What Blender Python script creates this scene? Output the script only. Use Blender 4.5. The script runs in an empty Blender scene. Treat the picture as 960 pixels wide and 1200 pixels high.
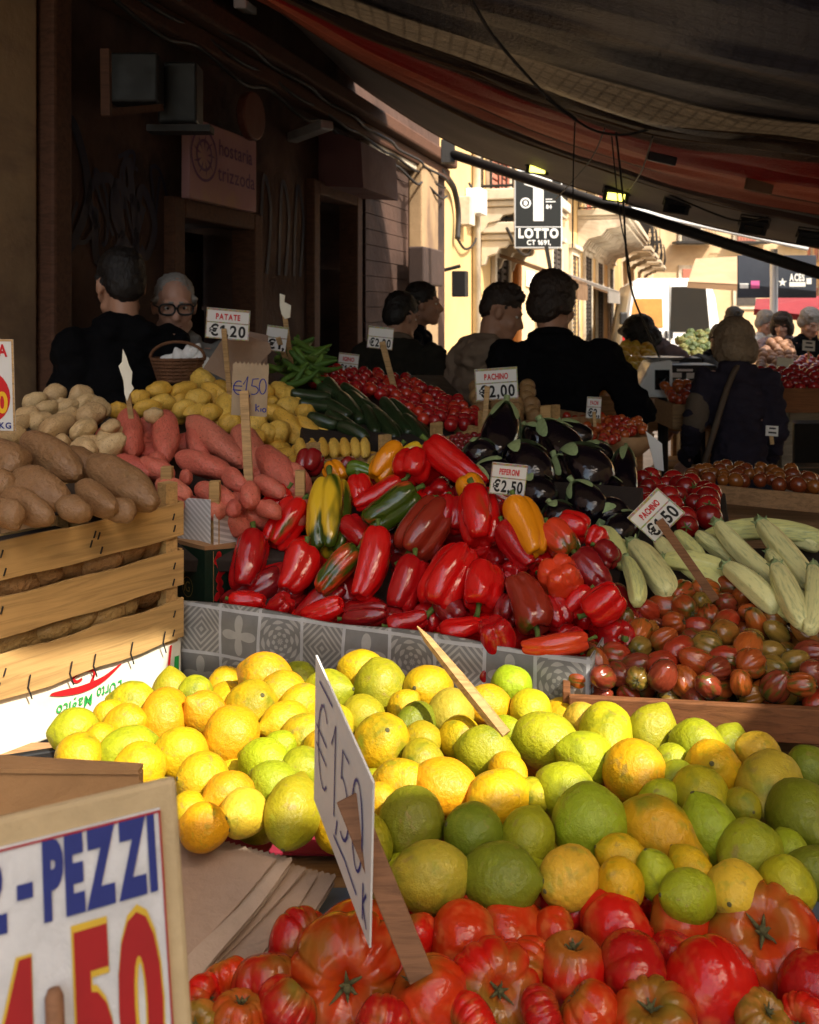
import bpy, bmesh, math, random
import numpy as np
from mathutils import Vector, Matrix, Quaternion, noise
R = math.radians
random.seed(7)
SC = bpy.context.scene
COL = SC.collection
# ------------------------------------------------------------------ camera, light, exposure
F = 1100.0            # focal length in pixels of the 960x1200 photograph
U0, V0 = 480.0, 365.0 # the horizon is at row 365: the picture is shifted, not tilted
EYE = 1.6
cam_d = bpy.data.cameras.new('camera'); cam = bpy.data.objects.new('camera', cam_d); COL.objects.link(cam)
cam.location = (0, 0, EYE); cam.rotation_euler = (R(90), 0, 0)
cam_d.sensor_width = 36; cam_d.lens = F / 1200 * 36; cam_d.shift_y = -(600 - V0) / 1200
cam_d.clip_start = .05; cam_d.clip_end = 1000
cam_d.dof.use_dof = True; cam_d.dof.focus_distance = 1.45; cam_d.dof.aperture_fstop = 12.5
SC.camera = cam
SUN = Vector((.50, -.45, .75)).normalized()
w = bpy.data.worlds.new('World'); SC.world = w; w.use_nodes = True
nt = w.node_tree; bg = nt.nodes['Background']; sky = nt.nodes.new('ShaderNodeTexSky'); sky.sky_type = 'NISHITA'
sky.sun_disc = False; sky.sun_elevation = math.asin(SUN.z); sky.sun_rotation = math.atan2(SUN.x, SUN.y)
sky.air_density = 1.0; sky.dust_density = 2.5
tint = nt.nodes.new('ShaderNodeMix'); tint.data_type = 'RGBA'; tint.blend_type = 'MULTIPLY'; tint.inputs[0].default_value = 1; tint.inputs[7].default_value = (1.13, 1, .80, 1)   # hazy, warm town air
nt.links.new(sky.outputs[0], tint.inputs[6]); nt.links.new(tint.outputs[2], bg.inputs[0]); bg.inputs[1].default_value = .15
sl = bpy.data.lights.new('sun', 'SUN'); so = bpy.data.objects.new('sun', sl); COL.objects.link(so)
sl.energy = 2.4; sl.angle = R(.5); sl.color = (1, .93, .80); so.rotation_euler = SUN.to_track_quat('Z', 'Y').to_euler(); so.location = (8, -8, 12)
SC.view_settings.view_transform = 'Standard'; SC.view_settings.look = 'None'; SC.view_settings.gamma = 1
SC.view_settings.use_curve_mapping = False
SC.view_settings.exposure = 1.8
SC.cycles.max_bounces = 8; SC.cycles.diffuse_bounces = 4; SC.cycles.glossy_bounces = 3; SC.cycles.transmission_bounces = 4
SC.cycles.use_denoising = True; SC.cycles.use_adaptive_sampling = True

# ------------------------------------------------------------------ helpers
def lin(c):
    return tuple((x / 12.92 if x <= .04045 else ((x + .055) / 1.055) ** 2.4) for x in c)
def hx(s):
    return lin(tuple(int(s[i:i + 2], 16) / 255 for i in (0, 2, 4)))
def P(u, v, Y):
    return Vector(((u - U0) / F * Y, Y, EYE + (V0 - v) / F * Y))
def proj(p):
    return U0 + F * p[0] / p[1], V0 - F * (p[2] - EYE) / p[1]
class Plane:
    """a plane through three points given as (u, v, distance); 1/Y is linear in the picture"""
    def __init__(s, a, b, c):
        A = np.array([[q[0], q[1], 1] for q in (a, b, c)], float); s.k = np.linalg.solve(A, np.array([1 / q[2] for q in (a, b, c)]))
        p = [P(*q) for q in (a, b, c)]; n = (p[1] - p[0]).cross(p[2] - p[0]).normalized(); s.n = n if n.z > 0 else -n
    def Y(s, u, v): return 1 / (s.k[0] * u + s.k[1] * v + s.k[2])
    def at(s, u, v): return P(u, v, s.Y(u, v))
def zplane(z):   # z relative to the eye
    class Z:
        n = Vector((0, 0, 1))
        def Y(s, u, v): return -z * F / (v - V0)
        def at(s, u, v): return P(u, v, s.Y(u, v))
    return Z()

class MB:
    def __init__(s): s.v = []; s.f = []
    def add(s, vs, fs):
        k = len(s.v); s.v += [tuple(x) for x in vs]; s.f += [tuple(i + k for i in f) for f in fs]; return s
    def box(s, c, size, ax=None, M=None):
        c = Vector(c); h = [x / 2 for x in size]; X, Y, Z = ax or (Vector((1, 0, 0)), Vector((0, 1, 0)), Vector((0, 0, 1)))
        vs = [c + X * (h[0] * i) + Y * (h[1] * j) + Z * (h[2] * k) for i in (-1, 1) for j in (-1, 1) for k in (-1, 1)]
        return s.add(vs, [(0, 1, 3, 2), (4, 6, 7, 5), (0, 4, 5, 1), (2, 3, 7, 6), (0, 2, 6, 4), (1, 5, 7, 3)])
    def bar(s, a, b, w_, t, up=(0, 0, 1)):
        a = Vector(a); b = Vector(b); d = (b - a); L = d.length; d.normalize(); up = Vector(up)
        x = d.cross(up)
        if x.length < 1e-4: x = d.cross(Vector((1, 0, 0)))
        x.normalize(); y = x.cross(d).normalized()
        return s.box((a + b) / 2, (w_, L, t), (x, d, y))
    def tube(s, pts, r, n=10, caps=True):
        pts = [Vector(p) for p in pts]; rs = r if isinstance(r, (list, tuple)) else [r] * len(pts)
        vs = []; fs = []; d0 = (pts[1] - pts[0]).normalized(); x = d0.orthogonal().normalized()
        for i, p in enumerate(pts):
            d = (pts[min(i + 1, len(pts) - 1)] - pts[max(i - 1, 0)]).normalized(); x = (x - d * x.dot(d)).normalized(); y = d.cross(x)
            vs += [p + (x * math.cos(2 * math.pi * k / n) + y * math.sin(2 * math.pi * k / n)) * rs[i] for k in range(n)]
        for i in range(len(pts) - 1):
            fs += [(i * n + k, i * n + (k + 1) % n, (i + 1) * n + (k + 1) % n, (i + 1) * n + k) for k in range(n)]
        if caps: fs += [tuple(range(n - 1, -1, -1)), tuple(range((len(pts) - 1) * n, len(pts) * n))]
        return s.add(vs, fs)
    def sph(s, c, rad, ax=None, nu=16, nt_=10):
        c = Vector(c); rx, ry, rz = rad if isinstance(rad, (tuple, list)) else (rad,) * 3
        X, Y, Z = ax or (Vector((1, 0, 0)), Vector((0, 1, 0)), Vector((0, 0, 1)))
        vs = [c + Z * rz]
        for i in range(1, nt_):
            t = math.pi * i / nt_
            vs += [c + X * (rx * math.sin(t) * math.cos(2 * math.pi * k / nu)) + Y * (ry * math.sin(t) * math.sin(2 * math.pi * k / nu)) + Z * (rz * math.cos(t)) for k in range(nu)]
        vs.append(c - Z * rz); e = len(vs) - 1; fs = [(0, 1 + k, 1 + (k + 1) % nu) for k in range(nu)]
        for i in range(nt_ - 2):
            a = 1 + i * nu; fs += [(a + k, a + nu + k, a + nu + (k + 1) % nu, a + (k + 1) % nu) for k in range(nu)]
        a = 1 + (nt_ - 2) * nu; fs += [(a + k, e, a + (k + 1) % nu) for k in range(nu)]
        return s.add(vs, fs)
    def cap(s, a, b, ra, rb=None, n=12):
        """a tapered limb with round ends"""
        a = Vector(a); b = Vector(b); rb = ra if rb is None else rb; d = (b - a)
        if d.length < 1e-5: return s.sph(a, ra)
        d.normalize(); pts = []; rs = []
        for i in range(5): t = math.pi / 2 * i / 5; pts.append(a - d * (ra * math.cos(t))); rs.append(max(ra * math.sin(t), ra * .04))
        pts += [a, b]; rs += [ra, rb]
        for i in range(1, 6): t = math.pi / 2 * i / 5; pts.append(b + d * (rb * math.sin(t))); rs.append(max(rb * math.cos(t), rb * .04))
        return s.tube(pts, rs, n)
    def prism(s, poly, d):
        """poly: 3D points in order; d: extrusion vector"""
        n = len(poly); poly = [Vector(p) for p in poly]; d = Vector(d)
        return s.add(poly + [p + d for p in poly], [tuple(range(n - 1, -1, -1)), tuple(range(n, 2 * n))] + [(i, (i + 1) % n, n + (i + 1) % n, n + i) for i in range(n)])
    def grid(s, rows):
        n = len(rows[0]); vs = [p for r in rows for p in r]
        return s.add(vs, [(i * n + j, i * n + j + 1, (i + 1) * n + j + 1, (i + 1) * n + j) for i in range(len(rows) - 1) for j in range(n - 1)])
    def mesh(s, name, org=None):
        me = bpy.data.meshes.new(name); o = Vector(org) if org is not None else Vector((0, 0, 0))
        me.from_pydata([(x[0] - o.x, x[1] - o.y, x[2] - o.z) for x in s.v], [], s.f); me.update(); return me
    def build(s, name, mat, parent=None, smooth=False, bev=0, org=None, fixn=True):
        """world coordinates; parented parts are stored relative to their parents' locations"""
        q = parent; off = Vector((0, 0, 0))
        while q is not None: off += q.location; q = q.parent
        if org is not None: off = Vector(org)
        me = s.mesh(name, off); o = bpy.data.objects.new(name, me); COL.objects.link(o)
        if fixn:
            bm = bmesh.new(); bm.from_mesh(me); bmesh.ops.recalc_face_normals(bm, faces=bm.faces); bm.to_mesh(me); bm.free()
        if mat: me.materials.append(mat)
        if smooth: me.shade_smooth()
        if bev:
            m = o.modifiers.new('bevel', 'BEVEL'); m.width = bev; m.segments = 2; m.limit_method = 'ANGLE'; m.angle_limit = R(40)
        if parent is not None: o.parent = parent
        elif org is not None: o.location = off
        return o
def tag(o, label=None, cat=None, group=None, kind=None):
    if label: o['label'] = label
    if cat: o['category'] = cat
    if group: o['group'] = group
    if kind: o['kind'] = kind
    return o
def empty(name, loc, label, cat, group=None):
    o = bpy.data.objects.new(name, None); o.empty_display_size = .05; COL.objects.link(o); o.location = loc
    return tag(o, label, cat, group)
def structure(o): o['kind'] = 'structure'; return o
def copy_tree(o, parent=None):
    c = o.copy(); COL.objects.link(c)
    if parent is not None: c.parent = parent
    for ch in o.children: copy_tree(ch, c)
    return c

# ------------------------------------------------------------------ materials
class NT:
    def __init__(s, name):
        s.m = bpy.data.materials.new(name); s.m.use_nodes = True; s.t = s.m.node_tree; s.b = s.t.nodes['Principled BSDF']; s.out = s.t.nodes['Material Output']
    def n(s, typ, props=None, **inp):
        x = s.t.nodes.new('ShaderNode' + typ)
        for k, v in (props or {}).items(): setattr(x, k, v)
        for k, v in inp.items():
            key = int(k[1:]) if k[0] == '_' and k[1:].isdigit() else k.replace('_', ' ')
            s.set(x.inputs[key], v)
        return x
    def set(s, sock, v):
        if isinstance(v, bpy.types.NodeSocket): s.t.links.new(v, sock)
        elif isinstance(v, bpy.types.Node): s.t.links.new(v.outputs[0], sock)
        else: sock.default_value = (*v, 1) if isinstance(v, tuple) and len(v) == 3 and sock.type == 'RGBA' else v
    def p(s, **k):
        for a, v in k.items(): s.set(s.b.inputs[a.replace('_', ' ')], v)
        return s
    def math(s, op, a, b=0, c=0, clamp=False):
        return s.n('Math', {'operation': op, 'use_clamp': clamp}, _0=a, _1=b, _2=c).outputs[0]
    def mix(s, f, a, b, mode='MIX'):
        x = s.n('Mix', {'data_type': 'RGBA', 'blend_type': mode}); s.set(x.inputs[0], f); s.set(x.inputs[6], a); s.set(x.inputs[7], b); return x.outputs[2]
    def ramp(s, f, lo, hi, a=0., b=1.):
        return s.n('MapRange', {'interpolation_type': 'SMOOTHSTEP'}, Value=f, From_Min=lo, From_Max=hi, To_Min=a, To_Max=b).outputs[0]
    def coords(s, rnd=True, scale=(1, 1, 1), kind='Object'):
        tc = s.n('TexCoord').outputs[kind]
        if rnd:
            oi = s.n('ObjectInfo').outputs['Random']; off = s.n('CombineXYZ', X=s.math('MULTIPLY', oi, 37.), Y=s.math('MULTIPLY', oi, 91.), Z=s.math('MULTIPLY', oi, 53.))
            tc2 = s.n('VectorMath', {'operation': 'MULTIPLY'}, _0=tc, _1=scale).outputs[0]
            return s.n('VectorMath', {'operation': 'ADD'}, _0=tc2, _1=off.outputs[0]).outputs[0]
        return s.n('VectorMath', {'operation': 'MULTIPLY'}, _0=tc, _1=scale).outputs[0]
    def noise(s, vec, scale, detail=3, rough=.55, dist=0):
        return s.n('TexNoise', None, Vector=vec, Scale=scale, Detail=float(detail), Roughness=rough, Distortion=float(dist)).outputs[0]
    def bump(s, h, strength, dist=.01, normal=None):
        x = s.n('Bump', None, Height=h, Strength=strength, Distance=dist)
        if normal is not None: s.set(x.inputs['Normal'], normal)
        s.set(s.b.inputs['Normal'], x.outputs[0]); return x.outputs[0]
def fruit_mat(name, rough, coat=0., spec=.5, patch=(.1, .16, .01), pscale=1.2, stretch=(1, 1, 1), edge=.12, bump=(30, .15, .02), vary=.25, speck=None, sss=0., grime=None, shoulder=None, pits=False):
    m = NT(name); oi = m.n('ObjectInfo'); co = m.coords(True, stretch)
    base = oi.outputs['Color']; al = oi.outputs['Alpha']
    n1 = m.noise(co, pscale, 3, .5, .4); inv = m.math('SUBTRACT', 1., al)
    # the share of the skin still unripe is the object's alpha
    thr = m.math('MULTIPLY_ADD', inv, .62, .2)
    fac = m.n('MapRange', {'interpolation_type': 'SMOOTHSTEP'}, Value=n1, From_Min=m.math('SUBTRACT', thr, edge), From_Max=m.math('ADD', thr, edge)).outputs[0]
    fac = m.math('MULTIPLY', fac, m.ramp(al, .0, .06))
    c = m.mix(fac, base, patch)
    n2 = m.noise(co, pscale * 3.1, 4, .6)
    c = m.mix(m.ramp(n2, .3, .7, 0, vary), c, m.mix(1., c, (.62, .55, .45), 'MULTIPLY'))
    if shoulder:
        col, lo, hi, amt = shoulder; sz = m.n('SeparateXYZ', None, Vector=m.n('TexCoord').outputs['Object']).outputs[2]
        c = m.mix(m.math('MULTIPLY', m.ramp(m.math('ADD', sz, m.math('MULTIPLY', m.math('SUBTRACT', n1, .5), 1.4)), lo, hi, 0, amt), m.ramp(m.noise(co, .45, 1), .35, .6)), c, col)
    if speck:
        col, sc, lo, hi, amt = speck
        n3 = m.noise(co, sc, 2, .6); c = m.mix(m.ramp(n3, lo, hi, 0, amt), c, col)
    if grime:
        col, sc, lo, hi, amt = grime
        n4 = m.noise(co, sc, 5, .65, .6); c = m.mix(m.ramp(n4, lo, hi, 0, amt), c, col)
    m.p(Base_Color=c, Roughness=m.ramp(n2, .2, .8, rough * .85, rough * 1.2), Coat_Weight=coat, Coat_Roughness=.06, Specular_IOR_Level=spec)
    if sss: m.p(Subsurface_Weight=sss, Subsurface_Radius=(.6, .25, .1), Subsurface_Scale=.01)
    nb = m.noise(co, bump[0], 2, .5)
    if pits: nb = m.math('ADD', m.math('MULTIPLY', m.ramp(m.n('TexVoronoi', None, Vector=co, Scale=17.).outputs[0], .0, .35), .6), m.math('MULTIPLY', m.noise(co, 5, 3), .4))
    m.bump(nb, bump[1], bump[2])
    return m.m
def plain(name, col, rough=.7, vary=.25, scale=6., bump=.15, metal=0., spec=.4, dirt=None, stretch=(1, 1, 1), coat=0., rnd=False):
    m = NT(name); co = m.coords(rnd, stretch); n1 = m.noise(co, scale, 5, .6, .3)
    c = m.mix(m.ramp(n1, .3, .7, 0, vary), col, tuple(x * .45 for x in col))
    if dirt: c = m.mix(m.ramp(m.noise(co, scale * .35, 6, .65, .8), .48, .66, 0, dirt[1]), c, dirt[0])
    m.p(Base_Color=c, Roughness=m.ramp(n1, .2, .8, rough * .85, min(1, rough * 1.15)), Metallic=metal, Specular_IOR_Level=spec, Coat_Weight=coat)
    if bump: m.bump(m.noise(co, scale * 5, 4, .6), bump, .01)
    return m.m
def wood(name, col, scale=8., grain=(1, 14, 14), dark=.5, rough=.75, rot=0.):
    m = NT(name); co = m.coords(True, grain)
    if rot: co = m.n('VectorMath', {'operation': 'MULTIPLY'}, _0=m.n('VectorRotate', {'rotation_type': 'Z_AXIS'}, Vector=m.n('TexCoord').outputs['Object'], Angle=-rot).outputs[0], _1=grain).outputs[0]
    n1 = m.noise(co, scale, 6, .62, .8); n2 = m.noise(m.coords(True, (1, 1, 1)), scale * .6, 4, .6, .5)
    c = m.mix(m.ramp(n1, .38, .68, 0, .75), col, tuple(x * dark for x in col)); c = m.mix(m.ramp(n2, .5, .75, 0, .45), c, (col[0] * .5, col[1] * .47, col[2] * .42))
    m.p(Base_Color=c, Roughness=rough, Specular_IOR_Level=.3); m.bump(n1, .25, .004); return m.m

M = {}
M['lemon'] = fruit_mat('lemon_skin', .46, .0, .36, patch=(.13, .17, .008), pscale=1.1, edge=.2, bump=(24, .26, .03), vary=.2, sss=.03, shoulder=((.16, .20, .008), .5, 1.7, .6), pits=True, grime=((.26, .18, .05), 1.8, .58, .70, .6), speck=((.24, .27, .015), 2.2, .54, .70, .4))
M['tomato'] = fruit_mat('tomato_skin', .19, .0, .36, patch=(.11, .10, .010), pscale=.8, edge=.22, bump=(3, .08, .05), vary=.25, sss=.0, speck=((.6, .2, .05), 1.7, .5, .75, .35), shoulder=((.16, .13, .015), .25, .75, .6))
M['pepper'] = fruit_mat('pepper_skin', .17, .4, .5, patch=(.045, .075, .006), pscale=.75, stretch=(1, 1, .4), edge=.06, bump=(2.4, .09, .08), vary=.22, speck=((.75, .3, .2), 26, .74, .8, .08))
M['plum'] = fruit_mat('dark_tomato_skin', .17, .4, .45, patch=(.085, .085, .012), pscale=1.6, stretch=(1.6, 1.6, .5), edge=.14, bump=(4, .1, .04), vary=.35, shoulder=((.07, .085, .012), .2, 1.1, .8))
M['cherry'] = fruit_mat('cherry_tomato_skin', .2, .4, .5, patch=(.5, .16, .02), pscale=1, bump=(3, .05, .03), vary=.2)
M['eggplant'] = fruit_mat('eggplant_skin', .12, .5, .5, patch=(.05, .012, .03), pscale=1, bump=(2.5, .1, .05), vary=.1)
M['zucchini'] = fruit_mat('pale_zucchini_skin', .42, .1, .4, patch=(.42, .46, .20), pscale=2.2, stretch=(2.2, 2.2, .35), edge=.2, bump=(8, .15, .03), vary=.08, speck=((.66, .68, .42), 16, .6, .68, .6), grime=((.2, .24, .07), 2.2, .66, .7, .5))
M['courgette'] = fruit_mat('courgette_skin', .3, .25, .5, patch=(.05, .09, .03), pscale=2.5, stretch=(3, 3, .3), edge=.15, bump=(8, .1, .02), vary=.3, speck=((.1, .17, .07), 20, .62, .7, .6))
M['potato'] = fruit_mat('potato_skin', .48, .0, .42, patch=(.2, .12, .05), pscale=1.5, edge=.2, bump=(6, .22, .05), vary=.35, speck=((.1, .05, .02), 10, .63, .69, .8), grime=((.24, .17, .10), 1.3, .52, .72, .25))
M['leafy'] = fruit_mat('green_leaf_skin', .5, .1, .4, patch=(.1, .2, .04), pscale=2, bump=(6, .3, .05), vary=.4)
M['stem'] = plain('green_stem', (.12, .19, .03), .6, .5, 9, .3, rnd=True)
M['calyx'] = plain('pale_green_calyx', (.34, .44, .19), .65, .4, 6, .4, rnd=True)
M['drystem'] = plain('dry_stem', (.11, .10, .035), .8, .5, 20, .4)
M['slat'] = wood('poplar_slat', (.52, .32, .125), 7)
M['crateslat'] = wood('crate_slat_wood', (.52, .32, .12), 5, (1, 16, 16), .55, rot=math.atan2(-.78, -.626))
M['crate'] = wood('old_crate_wood', (.36, .20, .09), 8)
M['traywood'] = wood('reddish_tray_wood', (.22, .085, .03), 9)
M['stick'] = wood('card_stick_wood', (.52, .33, .15), 12)
M['darkstick'] = wood('dark_stick_wood', (.25, .12, .06), 10)
M['kraft'] = plain('kraft_card', (.42, .24, .11), .85, .3, 14, .2)
M['bag'] = plain('brown_paper', (.36, .25, .18), .85, .25, 9, .35)
M['paper'] = plain('white_paper', (.68, .67, .64), .75, .12, 5, .1)
M['signpaper'] = plain('shaded_sign_paper', (.54, .54, .55), .7, .3, 30, .15, dirt=((.34, .32, .30), .4))  # greyer copy of the white paper, with the sign's shade in its colour
M['dull_red'] = plain('shaded_red_print', (.30, .007, .009), .6, .2, 25, 0)  # this and the next two prints are darkened for the shaded sign
M['dull_blue'] = plain('shaded_blue_print', (.014, .024, .16), .6, .2, 25, 0)
M['dull_yellow'] = plain('shaded_yellow_print', (.55, .36, .03), .6, .2, 25, 0)
M['cream'] = plain('cream_paper', (.80, .76, .62), .75, .2, 4, .12, dirt=((.42, .30, .15), .5))
M['red_ink'] = plain('red_print', hx('c4161c'), .6, .1, 9, 0)
M['blue_ink'] = plain('blue_print', hx('1f2f7d'), .6, .1, 9, 0)
M['black_ink'] = plain('black_print', (.012, .012, .012), .6, .1, 9, 0)
M['pen'] = plain('blue_black_pen', (.02, .03, .22), .6, .1, 9, 0)
M['yellow_ink'] = plain('yellow_print', hx('e8b51c'), .6, .1, 9, 0)
M['green_ink'] = plain('green_print', hx('2ea04a'), .6, .1, 9, 0)
M['white_ink'] = plain('white_print', (.82, .82, .8), .6, .1, 9, 0)
M['gold_ink'] = plain('gold_print', (.45, .33, .10), .5, .1, 9, 0)
M['purple_ink'] = plain('purple_print', (.10, .02, .09), .6, .2, 9, 0)
M['pink_ink'] = plain('pink_print', hx('d9629b'), .6, .1, 9, 0)
M['darkbox'] = plain('dark_green_card', (.008, .03, .018), .5, .3, 8, .1)
M['black_plastic'] = plain('black_plastic', (.012, .012, .013), .5, .3, 10, .1)
M['metal'] = plain('grey_metal', (.42, .42, .42), .4, .3, 8, .1, metal=.6)
M['dark_metal'] = plain('dark_metal', (.02, .02, .022), .45, .3, 8, .1)
M['white_paint'] = plain('white_paint', (.75, .76, .76), .35, .1, 3, 0, coat=.3)
M['glass_dark'] = plain('dark_glass', (.012, .014, .016), .08, .1, 3, 0, spec=.8)
M['asphalt'] = plain('worn_paving', (.24, .21, .18), .85, .4, 3, .4, dirt=((.14, .12, .10), .6))
M['redcloth'] = plain('dark_red_cloth', hx('8c1d34'), .8, .2, 20, .2)
M['bluecloth'] = plain('slate_blue_sheet', (.10, .13, .18), .6, .2, 8, .15)
def clear_glass():
    m = NT('clear_glass'); m.p(Base_Color=(.95, .97, .97), Transmission_Weight=1., Roughness=.02, IOR=1.03, Specular_IOR_Level=.6); return m.m
M['clear_glass'] = clear_glass()
M['under'] = plain('dark_gap_lining', (.03, .02, .015), .8, .3, 8, .2)  # dark so that gaps between the produce look shaded

# ------------------------------------------------------------------ lettering
GLY = {}
def glyph(ch, bold, shear):
    key = (ch, bold, shear)
    if key in GLY: return GLY[key]
    if ch == '1':
        vs = [(.16, 0), (.34, 0), (.34, .70), (.20, .70), (.02, .56), (.02, .42), (.16, .51)]
        if shear: vs = [(x + y * shear, y) for x, y in vs]
        g = (vs, [tuple(range(7))])
    else:
        cu = bpy.data.curves.new('glyph', 'FONT'); cu.body = ch; cu.offset = bold; cu.shear = shear; cu.resolution_u = 4
        o = bpy.data.objects.new('glyph', cu); COL.objects.link(o); bpy.context.view_layer.update()
        me = bpy.data.meshes.new_from_object(o.evaluated_get(bpy.context.evaluated_depsgraph_get()))
        g = ([(v.co.x, v.co.y) for v in me.vertices], [tuple(p.vertices) for p in me.polygons])
        bpy.data.objects.remove(o); bpy.data.curves.remove(cu); bpy.data.meshes.remove(me)
    GLY[key] = g; return g
def text2d(s, x0, y0, h, bold=.03, width=None, shear=0., gap=.07, cond=1.):
    """flat polygons of a line of lettering, cap height h, left edge x0, baseline y0"""
    out = []; x = 0.
    for ch in s:
        if ch == ' ': x += .28; continue
        vs, fs = glyph(ch, bold, shear); mn = min(v[0] for v in vs); mx = max(v[0] for v in vs)
        out.append(([(v[0] - mn + x, v[1]) for v in vs], fs)); x += mx - mn + gap
    tot = max(x - gap, .01); k = h / .70; kx = width / tot if width else k * cond
    return [([(x0 + a * kx, y0 + b * k) for a, b in vs], fs) for vs, fs in out], x0 + tot * kx
class Card:
    """a flat panel in space: centre, right and up vectors; things drawn on it sit a hair proud"""
    def __init__(s, c, right, up): s.c = Vector(c); s.r = Vector(right).normalized(); s.u = Vector(up).normalized(); s.n = s.r.cross(s.u)
    def p(s, x, y, off=0.): return s.c + s.r * x + s.u * y + s.n * off
    def board(s, name, w_, h_, t, mat, parent, bev=0, off=0., cx=0, cy=0):
        mb = MB(); mb.box(s.p(cx, cy, off - t / 2), (w_, h_, t), (s.r, s.u, s.n)); return mb.build(name, mat, parent, bev=bev)
    def poly(s, name, polys, mat, parent, off):
        mb = MB()
        for vs, fs in polys: mb.add([s.p(x, y, off) for x, y in vs], fs)
        return mb.build(name, mat, parent, fixn=False)
    def shape(s, name, pts, t, mat, parent, off=0.):
        mb = MB(); mb.prism([s.p(x, y, off - t) for x, y in pts], s.n * t); return mb.build(name, mat, parent)
    def text(s, name, txt, x0, y0, h, mat, parent, off=.0012, **k):
        return s.poly(name, text2d(txt, x0, y0, h, **k)[0], mat, parent, off)
    def strokes(s, name, lines, wd, mat, parent, off=.0008):
        mb = MB()
        for ln in lines:
            n = len(ln); L = []; Rr = []
            for i in range(n):
                a = Vector(ln[max(i - 1, 0)]); b = Vector(ln[min(i + 1, n - 1)]); d = (b - a).normalized(); q = Vector((-d.y, d.x)) * wd / 2
                L.append(s.p(ln[i][0] + q.x, ln[i][1] + q.y, off)); Rr.append(s.p(ln[i][0] - q.x, ln[i][1] - q.y, off))
            mb.add(L + Rr, [(i, i + 1, n + i + 1, n + i) for i in range(n - 1)])
        return mb.build(name, mat, parent, fixn=False)
def arc(cx, cy, rx, ry, a0, a1, n=12):
    return [(cx + rx * math.cos(R(a0 + (a1 - a0) * i / n)), cy + ry * math.sin(R(a0 + (a1 - a0) * i / n))) for i in range(n + 1)]
def disc(cx, cy, rx, ry, n=24):
    return (arc(cx, cy, rx, ry, 0, 360, n)[:-1], [tuple(range(n))])
def ring(cx, cy, r0, r1, n=32):
    a = arc(cx, cy, r0, r0, 0, 360, n)[:-1]; b = arc(cx, cy, r1, r1, 0, 360, n)[:-1]
    return (a + b, [(i, (i + 1) % n, n + (i + 1) % n, n + i) for i in range(n)])
def rect(x0, y0, x1, y1): return ([(x0, y0), (x1, y0), (x1, y1), (x0, y1)], [(0, 1, 2, 3)])
def catmull(pts, n):
    pts = [Vector(p) for p in pts]; m = len(pts); out = []
    for i in range(n):
        t = i / (n - 1) * (m - 1); k = min(int(t), m - 2); f = t - k
        p0, p1, p2, p3 = pts[max(k - 1, 0)], pts[k], pts[k + 1], pts[min(k + 2, m - 1)]
        out.append(.5 * ((2 * p1) + (p2 - p0) * f + (2 * p0 - 5 * p1 + 4 * p2 - p3) * f * f + (3 * p1 - p0 - 3 * p2 + p3) * f ** 3))
    return out
# ------------------------------------------------------------------ the setting: ground, building fronts, street, canopies
mb = MB(); mb.add([(-300, -300, 0), (300, -300, 0), (300, 300, 0), (-300, 300, 0)], [(0, 1, 2, 3)])
structure(mb.build('ground', M['asphalt']))
D = Vector((.292, .956, 0)).normalized(); N = Vector((D.y, -D.x, 0)); B0 = Vector((-2.72, 0, 0)); Z = Vector((0, 0, 1))
def W(s, t, z): return B0 + D * s + N * t + Z * z
def us(u): return 2992 / (321.2 - .956 * (u - 480))
def vz(u, v): return EYE + (V0 - v) / F * .956 * us(u)
def fbox(mb, s0, s1, t0, t1, z0, z1): return mb.box(W((s0 + s1) / 2, (t0 + t1) / 2, (z0 + z1) / 2), (s1 - s0, t1 - t0, z1 - z0), (D, N, Z))
def pbox(mb, u0, u1, v0, v1, t0, t1):
    s0, s1 = us(u0), us(u1); uc = (u0 + u1) / 2; return fbox(mb, s0, s1, t0, t1, vz(uc, v1), vz(uc, v0))

M['wall_dark'] = plain('shade_dark_plaster', (.075, .038, .026), .9, .7, 2.2, .9, dirt=((.016, .010, .009), .9))  # dark brown plaster, with canopy shade put into its colour as well
M['wall_stone'] = plain('flaking_stone', (.36, .24, .13), .9, .4, 2.2, .6, dirt=((.12, .07, .05), .7))
M['wall_sun'] = plain('ochre_plaster', (.66, .45, .20), .9, .4, .9, .4, dirt=((.40, .24, .10), .8))
M['wall_pale'] = plain('pale_plaster', (.66, .49, .29), .9, .4, .7, .4, dirt=((.44, .29, .17), .8))
M['stone_trim'] = plain('limestone_trim', (.62, .54, .41), .85, .4, 3, .4, dirt=((.28, .2, .14), .6))
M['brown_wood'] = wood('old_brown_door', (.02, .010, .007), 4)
M['rust_wood'] = wood('red_brown_pilaster', (.09, .038, .02), 4)
M['shutter_red'] = plain('faded_red_shutter', (.42, .15, .10), .7, .3, 6, .2)
M['shutter_grey'] = plain('grey_metal_shutter', (.06, .05, .045), .6, .4, 5, .2)
M['iron'] = plain('dark_iron', (.012, .010, .009), .6, .3, 9, .2)
M['cable'] = plain('black_cable', (.02, .017, .015), .6, .2, 9, 0)
M['graf'] = plain('dark_graffiti_paint', (.010, .011, .034), .7, .4, 3, 0)

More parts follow.
